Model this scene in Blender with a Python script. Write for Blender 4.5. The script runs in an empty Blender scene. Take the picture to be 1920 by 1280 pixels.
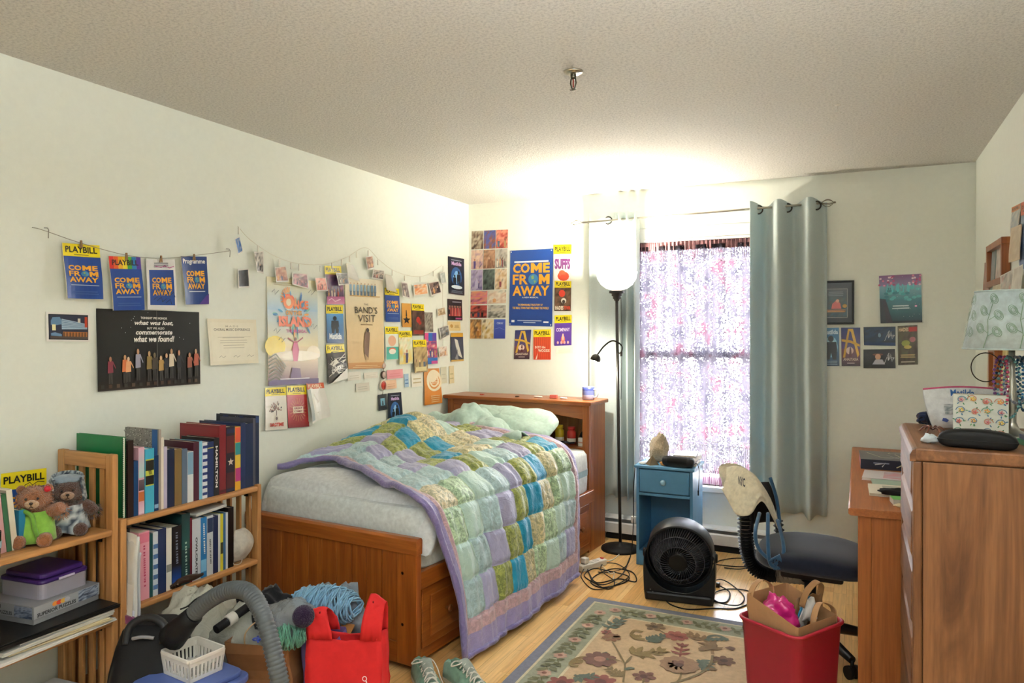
import bpy, math, random
from mathutils import Vector, Matrix, noise
R_ = random.Random(7)
PI = math.pi
col = bpy.context.scene.collection
sc = bpy.context.scene

# ------------------------------------------------------------------ camera, world, lights, exposure
TH = math.atan(650/1370.0)                       # the camera looks this far to one side of the room's long axis
CAM_H = 1.457
cd = bpy.data.cameras.new('camera'); cam = bpy.data.objects.new('camera', cd); col.objects.link(cam)
cd.sensor_width = 36; cd.lens = 1370/1920*36; cd.shift_y = -20/1920; cd.clip_start = .02
cam.location = (0, 0, CAM_H); cam.rotation_euler = (PI/2, 0, TH)
sc.camera = cam
vs = sc.view_settings
sc.display_settings.display_device = 'sRGB'
vs.view_transform = 'Standard'; vs.look = 'None'; vs.gamma = 1; vs.use_curve_mapping = False
vs.exposure = 0.85
w = bpy.data.worlds.new('world'); sc.world = w; w.use_nodes = True
bg = w.node_tree.nodes['Background']; bg.inputs[1].default_value = 80
_n, _l = w.node_tree.nodes, w.node_tree.links                     # bright overcast sky over paler ground
_tc = _n.new('ShaderNodeTexCoord'); _sx = _n.new('ShaderNodeSeparateXYZ'); _l.new(_tc.outputs['Generated'], _sx.inputs[0])
_mr = _n.new('ShaderNodeMapRange'); _mr.inputs[1].default_value = -1; _l.new(_sx.outputs[2], _mr.inputs[0])
_cr = _n.new('ShaderNodeValToRGB'); _l.new(_mr.outputs[0], _cr.inputs[0]); _e = _cr.color_ramp.elements
_e[0].position = .40; _e[0].color = (.62, .66, .66, 1); _e[1].position = 1; _e[1].color = (.72, .85, 1, 1)
_k = _e.new(.53); _k.color = (.90, .95, 1, 1); _l.new(_cr.outputs[0], bg.inputs[0])

def lamp(name, kind, loc, power, color, rot=(0, 0, 0), **k):
    l = bpy.data.lights.new(name, kind); l.energy = power; l.color = color
    for a, b in k.items(): setattr(l, a, b)
    o = bpy.data.objects.new(name, l); o.location = loc; o.rotation_euler = rot; col.objects.link(o); return o
_pt = lamp('window_portal', 'AREA', (-1.0, 5.11, 1.295), 1, (1, 1, 1), (-PI/2, 0, 0), shape='RECTANGLE', size=.88, size_y=1.75); _pt.data.cycles.is_portal = True   # guides sky sampling, emits nothing
# added fill lights, out of view: one overhead, one behind the camera
lamp('overhead_fill', 'AREA', (-.8, .2, 2.36), 5, (.88, .95, 1), (0, 0, 0), shape='DISK', size=.9)
lamp('rear_fill', 'AREA', (-.9, -1.3, 1.5), 4, (.84, .94, 1), (PI/2, 0, 0), shape='RECTANGLE', size=1.4, size_y=1.9)

lamp('bounce_fill', 'AREA', (-.05, .7, 2.02), 54, (.92, .96, 1), (PI, 0, 0), shape='DISK', size=.4)  # added unseen fill, aimed up so the ceiling bounce brightens the room
# ------------------------------------------------------------------ photo geometry -> room coordinates (real planes of the room)
F_, CX, HY = 1370., 960., 620.
fx = (-math.sin(TH), math.cos(TH)); rx_ = (math.cos(TH), math.sin(TH))
XL, XR, YB, ZC = -2.745, .614, 5.0, 2.44
def ray(px, py):
    u = (px-CX)/F_; return (fx[0]+u*rx_[0], fx[1]+u*rx_[1], -(py-HY)/F_)
def onX(px, py, X=XL):
    d = ray(px, py); t = X/d[0]; return Vector((X, t*d[1], CAM_H+t*d[2]))
def onY(px, py, Y=YB):
    d = ray(px, py); t = Y/d[1]; return Vector((t*d[0], Y, CAM_H+t*d[2]))
def onZ(px, py, Z=0):
    d = ray(px, py); t = (Z-CAM_H)/d[2]; return Vector((t*d[0], t*d[1], Z))
def onD(px, py, t):
    d = ray(px, py); return Vector((t*d[0], t*d[1], CAM_H+t*d[2]))

# ------------------------------------------------------------------ colours and materials
def lin(c):
    if isinstance(c, str):
        c = tuple(int(c[i:i+2], 16) for i in (0, 2, 4))
    o = []
    for x in c[:3]:
        x /= 255.
        o.append(x/12.92 if x <= .04045 else ((x+.055)/1.055)**2.4)
    return tuple(o)
M = {}
def nodes(name):
    m = bpy.data.materials.new(name); m.use_nodes = True; nt = m.node_tree
    return m, nt, nt.nodes['Principled BSDF'], nt.nodes, nt.links
def tex_noise(nt, scale, detail=4, rough=.55, vec=None, dist=0):
    n = nt.nodes.new('ShaderNodeTexNoise'); n.inputs['Scale'].default_value = scale
    n.inputs['Detail'].default_value = detail; n.inputs['Roughness'].default_value = rough; n.inputs['Distortion'].default_value = dist
    if vec is None:
        tc = nt.nodes.new('ShaderNodeTexCoord'); vec = tc.outputs['Object']
    nt.links.new(vec, n.inputs['Vector']); return n
def ramp(nt, fac, stops):
    r = nt.nodes.new('ShaderNodeValToRGB'); nt.links.new(fac, r.inputs[0])
    e = r.color_ramp.elements
    while len(e) < len(stops): e.new(.5)
    for i, (p, c) in enumerate(stops):
        e[i].position = p; e[i].color = (*c, 1) if len(c) == 3 else c
    return r
def mix(nt, fac, a, b, mode='MIX'):
    m = nt.nodes.new('ShaderNodeMix'); m.data_type = 'RGBA'; m.blend_type = mode
    for s, v in ((0, fac), (6, a), (7, b)):
        if hasattr(v, 'is_linked'): nt.links.new(v, m.inputs[s])
        elif s == 0: m.inputs[0].default_value = v
        else: m.inputs[s].default_value = (*v, 1)
    return m.outputs[2]
def bump(nt, b, h, strength, dist=.01):
    n = nt.nodes.new('ShaderNodeBump'); n.inputs['Strength'].default_value = strength; n.inputs['Distance'].default_value = dist
    nt.links.new(h, n.inputs['Height']); nt.links.new(n.outputs[0], b.inputs['Normal'])
def attr_mat(name, rough=.6, metal=0, var=.08, vscale=30, bs=0, bscale=200, spec=.5, sheen=0, coat=0, sub=0):
    """surface that takes its own colour per face (printed, dyed or moulded colour) with slight grain"""
    m, nt, b, N, L = nodes(name)
    a = N.new('ShaderNodeAttribute'); a.attribute_name = 'Col'
    n = tex_noise(nt, vscale, 5)
    r = ramp(nt, n.outputs[0], [(.3, (1-var,)*3), (.7, (1+var*.3,)*3)])
    L.new(mix(nt, 1, a.outputs['Color'], r.outputs[0], 'MULTIPLY'), b.inputs['Base Color'])
    b.inputs['Roughness'].default_value = rough; b.inputs['Metallic'].default_value = metal
    b.inputs['Specular IOR Level'].default_value = spec
    b.inputs['Sheen Weight'].default_value = sheen; b.inputs['Coat Weight'].default_value = coat
    if bs:
        n2 = tex_noise(nt, bscale, 3); bump(nt, b, n2.outputs[0], bs)
    M[name] = m; return m
attr_mat('paper', .5, var=.04)
attr_mat('gloss', .28, var=.04, coat=.15)
attr_mat('plastic', .38, var=.05, spec=.35)
attr_mat('matte', .75, var=.1, spec=.25)
attr_mat('rubber', .55, var=.12, vscale=60, spec=.22)
attr_mat('fabric', .95, var=.18, vscale=50, bs=.25, bscale=500, sheen=.25, spec=.2)
attr_mat('plush', 1.0, var=.35, vscale=130, bs=.9, bscale=260, sheen=.5, spec=.1)
attr_mat('metal', .3, metal=1, var=.1)
attr_mat('paint', .45, var=.06)

def quilt_mat():
    m, nt, b, N, L = nodes('quilt')
    a = N.new('ShaderNodeAttribute'); a.attribute_name = 'Col'
    v = tex_noise(nt, 42, 4, .65, dist=1.2)
    r = ramp(nt, v.outputs[0], [(.40, (.50, .58, .46)), (.5, (.95, 1, .88)), (.6, (1.5, 1.45, 1.3))])
    pat = mix(nt, 1, a.outputs['Color'], r.outputs[0], 'MULTIPLY')
    L.new(mix(nt, a.outputs['Alpha'], a.outputs['Color'], pat), b.inputs['Base Color'])
    b.inputs['Roughness'].default_value = .40; b.inputs['Sheen Weight'].default_value = .3
    n2 = tex_noise(nt, 25, 4, .6, dist=.8); bump(nt, b, n2.outputs[0], .55, .02)
    M['quilt'] = m
quilt_mat()

def wood(name, c1, c2, axis='x', scale=1., rough=.4, contrast=1.0, coat=0):
    m, nt, b, N, L = nodes(name)
    tc = N.new('ShaderNodeTexCoord'); mp = N.new('ShaderNodeMapping'); L.new(tc.outputs['Object'], mp.inputs[0])
    oi = N.new('ShaderNodeObjectInfo')
    ad = N.new('ShaderNodeVectorMath'); ad.operation = 'ADD'
    L.new(tc.outputs['Object'], ad.inputs[0])
    mu = N.new('ShaderNodeMath'); mu.operation = 'MULTIPLY'; mu.inputs[1].default_value = 37
    L.new(oi.outputs['Random'], mu.inputs[0]); L.new(mu.outputs[0], ad.inputs[1]); L.new(ad.outputs[0], mp.inputs[0])
    s = {'x': (1.2, 14, 14), 'y': (14, 1.2, 14), 'z': (14, 14, 1.2)}[axis]
    mp.inputs['Scale'].default_value = tuple(k*scale for k in s)
    n = tex_noise(nt, 1.0, 5, .6, mp.outputs[0], 1.4)
    r = ramp(nt, n.outputs[0], [(.5-.22/contrast, lin(c2)), (.5, tuple((p+q)/2 for p, q in zip(lin(c1), lin(c2)))), (.5+.2/contrast, lin(c1))])
    mp2 = N.new('ShaderNodeMapping'); L.new(ad.outputs[0], mp2.inputs[0]); mp2.inputs['Scale'].default_value = tuple(k*scale*9 if k > 2 else 5 for k in s)
    f = tex_noise(nt, 1.0, 3, .6, mp2.outputs[0])
    r2 = ramp(nt, f.outputs[0], [(.35, (.82,)*3), (.6, (1.03,)*3)])
    L.new(mix(nt, 1, r.outputs[0], r2.outputs[0], 'MULTIPLY'), b.inputs['Base Color'])
    b.inputs['Roughness'].default_value = rough; b.inputs['Coat Weight'].default_value = coat
    bump(nt, b, f.outputs[0], .08, .002)
    M[name] = m
for ax in 'xyz':
    wood('pine_'+ax, (172, 98, 38), (132, 62, 18), ax, rough=.33, coat=.15)
    wood('birch_'+ax, (198, 146, 90), (168, 114, 62), ax, rough=.45)
    wood('oak_'+ax, (140, 94, 58), (92, 54, 29), ax, rough=.5, contrast=1.5, scale=.8)
    wood('maple_'+ax, (178, 108, 54), (156, 86, 38), ax, rough=.4)

def simple(name, c, rough=.5, metal=0, **k):
    m, nt, b, N, L = nodes(name)
    n = tex_noise(nt, 40, 4); r = ramp(nt, n.outputs[0], [(.3, tuple(x*.97 for x in lin(c))), (.7, lin(c))])
    L.new(r.outputs[0], b.inputs['Base Color']); b.inputs['Roughness'].default_value = rough; b.inputs['Metallic'].default_value = metal
    for a, v in k.items(): b.inputs[a.replace('_', ' ')].default_value = v
    M[name] = m; return m, nt, b
def wall_mat():
    m, nt, b = simple('wall_paint', (234, 238, 228), .6)
    n = tex_noise(nt, 160, 3); bump(nt, b, n.outputs[0], .12, .002)
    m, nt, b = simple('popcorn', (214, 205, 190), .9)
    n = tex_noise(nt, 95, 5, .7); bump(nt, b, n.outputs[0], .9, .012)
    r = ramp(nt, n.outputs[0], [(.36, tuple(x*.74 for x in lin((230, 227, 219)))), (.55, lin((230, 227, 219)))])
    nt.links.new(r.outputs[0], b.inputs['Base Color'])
    simple('white_paint', (238, 238, 234), .4)
wall_mat()
def plank_mat():
    m, nt, b, N, L = nodes('laminate')
    tc = N.new('ShaderNodeTexCoord'); oi = N.new('ShaderNodeObjectInfo')
    # three narrow strips per board, each of cut lengths (the printed decor of the laminate)
    br = N.new('ShaderNodeTexBrick'); mp = N.new('ShaderNodeMapping'); L.new(tc.outputs['Object'], mp.inputs[0])
    mp.inputs['Rotation'].default_value = (0, 0, PI/2)
    ad = N.new('ShaderNodeVectorMath'); ad.operation = 'ADD'; L.new(mp.outputs[0], ad.inputs[0])
    mu = N.new('ShaderNodeVectorMath'); mu.operation = 'SCALE'; mu.inputs[0].default_value = (5.13, 0, 0); L.new(oi.outputs['Random'], mu.inputs['Scale']); L.new(mu.outputs[0], ad.inputs[1])
    L.new(ad.outputs[0], br.inputs['Vector'])
    br.inputs['Scale'].default_value = 1; br.inputs['Brick Width'].default_value = .42; br.inputs['Row Height'].default_value = .0647
    br.inputs['Mortar Size'].default_value = .0006; br.offset = .37
    br.inputs['Color1'].default_value = (*lin((250, 208, 140)), 1); br.inputs['Color2'].default_value = (*lin((232, 178, 106)), 1); br.inputs['Mortar'].default_value = (*lin((150, 100, 52)), 1)
    mp2 = N.new('ShaderNodeMapping'); L.new(ad.outputs[0], mp2.inputs[0]); mp2.inputs['Scale'].default_value = (4, 70, 1)
    n = tex_noise(nt, 1, 5, .6, mp2.outputs[0], .6)
    r = ramp(nt, n.outputs[0], [(.3, (.8,)*3), (.65, (1.06,)*3)])
    L.new(mix(nt, 1, br.outputs[0], r.outputs[0], 'MULTIPLY'), b.inputs['Base Color'])
    b.inputs['Roughness'].default_value = .3
    M['laminate'] = m
plank_mat()
def glassy():
    m, nt, b = simple('glass', (240, 248, 250), .04); b.inputs['Transmission Weight'].default_value = 1; b.inputs['IOR'].default_value = 1.45
    m, nt, b, N, L = nodes('pane')
    tp = N.new('ShaderNodeBsdfTransparent'); fr = N.new('ShaderNodeFresnel'); ms = N.new('ShaderNodeMixShader'); b.inputs['Roughness'].default_value = .02
    L.new(fr.outputs[0], ms.inputs[0]); L.new(tp.outputs[0], ms.inputs[1]); L.new(b.outputs[0], ms.inputs[2]); L.new(ms.outputs[0], N['Material Output'].inputs['Surface']); M['pane'] = m
    # frosted lamp bowl, lit from inside
    m, nt, b = simple('opal', (250, 244, 236), .35); b.inputs['Emission Color'].default_value = (1, .94, .86, 1); b.inputs['Emission Strength'].default_value = .7
    m, nt, b = simple('bulb', (255, 250, 240), .4); b.inputs['Emission Color'].default_value = (1, .86, .66, 1); b.inputs['Emission Strength'].default_value = 30
    # thin milky plastic bag
    m, nt, b, N, L = nodes('bag_film')
    a = N.new('ShaderNodeAttribute'); a.attribute_name = 'Col'; L.new(a.outputs[0], b.inputs['Base Color'])
    b.inputs['Roughness'].default_value = .25; b.inputs['Alpha'].default_value = .82
    n = tex_noise(nt, 18, 5, .6, dist=1.5); bump(nt, b, n.outputs[0], .5, .03); M['bag_film'] = m
    m, nt, b, N, L = nodes('clear_film')
    a = N.new('ShaderNodeAttribute'); a.attribute_name = 'Col'; L.new(a.outputs[0], b.inputs['Base Color'])
    b.inputs['Roughness'].default_value = .15; b.inputs['Alpha'].default_value = .42
    n = tex_noise(nt, 22, 5, .6, dist=1.5); bump(nt, b, n.outputs[0], .6, .03); M['clear_film'] = m
    # lace panel hanging in the window: threads that block, net that lets the daylight through
    m, nt, b, N, L = nodes('lace')
    tr = N.new('ShaderNodeBsdfTranslucent'); tp = N.new('ShaderNodeBsdfTransparent'); df = N.new('ShaderNodeBsdfDiffuse')
    tc = N.new('ShaderNodeTexCoord')
    n1 = tex_noise(nt, 40, 3, .6, dist=2.6); n2 = tex_noise(nt, 9, 3, .6)
    colr = ramp(nt, n2.outputs[0], [(.36, (.020, .0175, .0225)), (.54, (.034, .0285, .034)), (.62, (.034, .0165, .022))])
    L.new(colr.outputs[0], tr.inputs[0]); L.new(colr.outputs[0], df.inputs[0])
    ms = N.new('ShaderNodeMixShader'); ms.inputs[0].default_value = .35; L.new(tr.outputs[0], ms.inputs[1]); L.new(df.outputs[0], ms.inputs[2])
    mp = N.new('ShaderNodeMapping'); L.new(tc.outputs['Object'], mp.inputs[0]); mp.inputs['Scale'].default_value = (26, 1, .6)
    n3 = tex_noise(nt, 1, 3, .6, mp.outputs[0])
    sb = N.new('ShaderNodeMath'); sb.operation = 'MULTIPLY_ADD'; sb.inputs[1].default_value = -.45; L.new(n3.outputs[0], sb.inputs[0]); L.new(n1.outputs[0], sb.inputs[2])
    hole = ramp(nt, sb.outputs[0], [(.392, (0, 0, 0)), (.42, (1, 1, 1))]).outputs[0]
    m2 = N.new('ShaderNodeMixShader'); L.new(hole, m2.inputs[0]); L.new(ms.outputs[0], m2.inputs[1]); L.new(tp.outputs[0], m2.inputs[2])
    L.new(m2.outputs[0], N['Material Output'].inputs['Surface']); N.remove(b); M['lace'] = m
    # lined curtain cloth, lets a little daylight through
    m, nt, b, N, L = nodes('curtain_cloth')
    tr = N.new('ShaderNodeBsdfTranslucent'); ms = N.new('ShaderNodeMixShader'); ms.inputs[0].default_value = .3
    n = tex_noise(nt, 220, 3); r = ramp(nt, n.outputs[0], [(.3, lin((204, 217, 217))), (.7, lin((220, 230, 226)))])
    L.new(r.outputs[0], b.inputs['Base Color']); b.inputs['Roughness'].default_value = .8; b.inputs['Sheen Weight'].default_value = .2; tr.inputs[0].default_value = (*lin((135, 178, 192)), 1)
    L.new(b.outputs[0], ms.inputs[1]); L.new(tr.outputs[0], ms.inputs[2]); L.new(ms.outputs[0], N['Material Output'].inputs['Surface']); M['curtain_cloth'] = m
glassy()

# ------------------------------------------------------------------ mesh builder
class MB:
    def __init__(s): s.v = []; s.f = []; s.c = []; s.s = []; s.k = (.8, .8, .8, 0); s.T = None
    def col(s, c, a=0.): s.k = (*lin(c), a); return s
    def at(s, loc=(0, 0, 0), rz=0, rx=0, ry=0):
        s.T = Matrix.Translation(loc) @ Matrix.Rotation(rz, 4, 'Z') @ Matrix.Rotation(ry, 4, 'Y') @ Matrix.Rotation(rx, 4, 'X'); return s
    def P(s, p):
        if s.T is not None: p = s.T @ Vector(p)
        s.v.append(tuple(p)); return len(s.v)-1
    def F(s, idx, c=None, sm=False): s.f.append(tuple(idx)); s.c.append(c if c is not None else s.k); s.s.append(sm)
    def box(s, c, d):
        x, y, z = c; a, b, e = d[0]/2, d[1]/2, d[2]/2
        i = [s.P((x+sx*a, y+sy*b, z+sz*e)) for sz in (-1, 1) for sy in (-1, 1) for sx in (-1, 1)]
        for q in ((0, 2, 3, 1), (4, 5, 7, 6), (0, 1, 5, 4), (2, 6, 7, 3), (0, 4, 6, 2), (1, 3, 7, 5)): s.F([i[j] for j in q])
        return s
    def bx(s, a, b): return s.box([(p+q)/2 for p, q in zip(a, b)], [abs(q-p) for p, q in zip(a, b)])
    def prism(s, pts, h0, h1, plane='xy', sm=False):
        f = {'xy': lambda p, h: (p[0], p[1], h), 'xz': lambda p, h: (p[0], h, p[1]), 'yz': lambda p, h: (h, p[0], p[1])}[plane]
        a = [s.P(f(p, h0)) for p in pts]; b = [s.P(f(p, h1)) for p in pts]; n = len(pts)
        s.F(a[::-1]); s.F(b)
        for i in range(n): s.F([a[i], a[(i+1) % n], b[(i+1) % n], b[i]], sm=sm)
        return s
    def tube(s, pts, r, n=8, closed=False, cap=True, sm=True, flat=1.0):
        pts = [Vector(p) for p in pts]; m = len(pts); rr = r if hasattr(r, '__len__') else [r]*m
        up = Vector((0, 0, 1)); rings = []; prev = None
        for i, p in enumerate(pts):
            t = (pts[(i+1) % m]-pts[i-1]) if closed else (pts[min(i+1, m-1)]-pts[max(i-1, 0)])
            t.normalize()
            if prev is None:
                a = t.cross(up if abs(t.z) < .9 else Vector((1, 0, 0))).normalized()
            else:
                a = (prev-t*prev.dot(t)); a = a.normalized() if a.length > 1e-6 else t.cross(up).normalized()
            prev = a; b = t.cross(a)
            rings.append([s.P(p+(a*math.cos(q)+b*math.sin(q)*flat)*rr[i]) for q in [2*PI*j/n for j in range(n)]])
        for i in range(m if closed else m-1):
            A, B = rings[i], rings[(i+1) % m]
            for j in range(n): s.F([A[j], A[(j+1) % n], B[(j+1) % n], B[j]], sm=sm)
        if cap and not closed: s.F(rings[0][::-1]); s.F(rings[-1])
        return s
    def lathe(s, prof, n=24, c=(0, 0, 0), sm=True, cols=None, sx=1, sy=1):
        rings = []
        for r, z in prof:
            rings.append([s.P((c[0]+r*sx*math.cos(2*PI*j/n), c[1]+r*sy*math.sin(2*PI*j/n), c[2]+z)) for j in range(n)] if r > 1e-6 else [s.P((c[0], c[1], c[2]+z))])
        for i in range(len(rings)-1):
            A, B = rings[i], rings[i+1]; k = (*lin(cols[i]), 0) if cols else None
            for j in range(n):
                jj = (j+1) % n
                if len(A) == 1 and len(B) == 1: continue
                if len(A) == 1: s.F([A[0], B[jj], B[j]], k, sm)
                elif len(B) == 1: s.F([A[j], A[jj], B[0]], k, sm)
                else: s.F([A[j], A[jj], B[jj], B[j]], k, sm)
        return s
    def grid(s, fn, nu, nv, cf=None, sm=True, flip=False):
        """fn(u,v)->point; cf(u,v)->rgba linear per corner"""
        I = [[s.P(fn(i/nu, j/nv)) for j in range(nv+1)] for i in range(nu+1)]
        for i in range(nu):
            for j in range(nv):
                q = [(i, j), (i+1, j), (i+1, j+1), (i, j+1)]
                if flip: q = q[::-1]
                k = [cf(a/nu, b/nv) for a, b in q] if cf else None
                s.F([I[a][b] for a, b in q], k, sm)
        return s
    def ball(s, c, r, nu=14, nv=9, jit=0, seed=0):
        r = r if hasattr(r, '__len__') else (r,)*3
        prof = []
        def fn(u, v):
            a, b = 2*PI*u, PI*(v-.5)
            d = Vector((math.cos(a)*math.cos(b), math.sin(a)*math.cos(b), math.sin(b)))
            k = 1+jit*noise.noise(d*2.2+Vector((seed*3.1, 0, 0))) if jit else 1
            return (c[0]+d.x*r[0]*k, c[1]+d.y*r[1]*k, c[2]+d.z*r[2]*k)
        return s.grid(fn, nu, nv)
    def mesh(s, name):
        me = bpy.data.meshes.new(name); me.from_pydata(s.v, [], s.f)
        at = me.color_attributes.new('Col', 'FLOAT_COLOR', 'CORNER')
        flat = []
        for f, c in zip(s.f, s.c):
            if isinstance(c, list):
                for k in c: flat.extend(k if len(k) == 4 else (*k, 0))
            else:
                k = c if len(c) == 4 else (*c, 0); flat.extend(k*len(f))
        at.data.foreach_set('color', flat)
        me.polygons.foreach_set('use_smooth', s.s); me.update(); return me
    def build(s, name, mat, parent=None, bevel=0, solid=0, sub=0, world=False, weld=False, base='bottom', segs=2):
        loc = None
        if parent is None:
            xs, ys, zs = zip(*s.v); o0 = Vector(((min(xs)+max(xs))/2, (min(ys)+max(ys))/2, min(zs)))
            s.v = [tuple(Vector(p)-o0) for p in s.v]; loc = o0
        elif world:
            mi = (Matrix.Translation(parent.location) @ parent.rotation_euler.to_matrix().to_4x4()).inverted()
            if parent.parent is not None:
                g = parent.parent; mi = mi @ (Matrix.Translation(g.location) @ g.rotation_euler.to_matrix().to_4x4()).inverted()
            s.v = [tuple(mi @ Vector(p)) for p in s.v]
        o = bpy.data.objects.new(name, s.mesh(name)); col.objects.link(o)
        o.data.materials.append(M[mat] if isinstance(mat, str) else mat)
        if loc is not None: o.location = loc
        if parent is not None: o.parent = parent
        if weld: k = o.modifiers.new('weld', 'WELD'); k.merge_threshold = .0004
        if solid: k = o.modifiers.new('solid', 'SOLIDIFY'); k.thickness = abs(solid); k.offset = -1 if solid > 0 else 1
        if bevel: k = o.modifiers.new('bevel', 'BEVEL'); k.width = bevel; k.segments = segs; k.limit_method = 'ANGLE'; k.angle_limit = .6
        if sub: k = o.modifiers.new('sub', 'SUBSURF'); k.levels = sub; k.render_levels = sub
        return o
def tag(o, label, cat, group=None, kind=None):
    o['label'] = label; o['category'] = cat
    if group: o['group'] = group
    if kind: o['kind'] = kind
    return o
def thing(name, label, cat, loc=(0, 0, 0), rz=0, group=None):
    o = bpy.data.objects.new(name, None); col.objects.link(o); o.location = loc; o.rotation_euler = (0, 0, rz); o.empty_display_size = .05
    return tag(o, label, cat, group)
def struct(o): o['kind'] = 'structure'; return o
def spline(pts, n=8, closed=False):
    pts = [Vector(p) for p in pts]; out = []; m = len(pts)
    for i in range(m if closed else m-1):
        g = (lambda k: pts[k % m]) if closed else (lambda k: pts[min(max(k, 0), m-1)])
        a, b, c, d = g(i-1), g(i), g(i+1), g(i+2)
        for j in range(n):
            t = j/n; out.append(.5*((2*b)+(c-a)*t+(2*a-5*b+4*c-d)*t*t+(3*b-a-3*c+d)*t**3))
    if not closed: out.append(pts[-1])
    return out
def rect_pts(w, d, r, n=4):
    o = []
    for cx, cy, a0 in ((w/2-r, d/2-r, 0), (-w/2+r, d/2-r, 90), (-w/2+r, -d/2+r, 180), (w/2-r, -d/2+r, 270)):
        for i in range(n+1):
            a = math.radians(a0+90*i/n); o.append((cx+r*math.cos(a), cy+r*math.sin(a)))
    return o

# ------------------------------------------------------------------ lettering: flat triangulated glyphs fitted to a box
_tx = {}
def text_tris(t, bold=0, shear=0, sp=1):
    k = (t, bold, shear, sp)
    if k in _tx: return _tx[k]
    cu = bpy.data.curves.new('lettering_curve', 'FONT'); cu.body = t; cu.offset = bold; cu.resolution_u = 2; cu.shear = shear; cu.space_character = sp; cu.align_x = 'CENTER'; cu.space_line = .8
    ob = bpy.data.objects.new('lettering_curve', cu); me = ob.to_mesh()
    V = [(v.co.x, v.co.y) for v in me.vertices]; Fc = [tuple(p.vertices) for p in me.polygons]
    ob.to_mesh_clear(); bpy.data.objects.remove(ob); bpy.data.curves.remove(cu)
    xs = [p[0] for p in V]; ys = [p[1] for p in V]; x0, x1, y0, y1 = min(xs), max(xs), min(ys), max(ys)
    V = [((x-x0)/(x1-x0), (y-y0)/(y1-y0)) for x, y in V]
    _tx[k] = (V, Fc); return V, Fc

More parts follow.
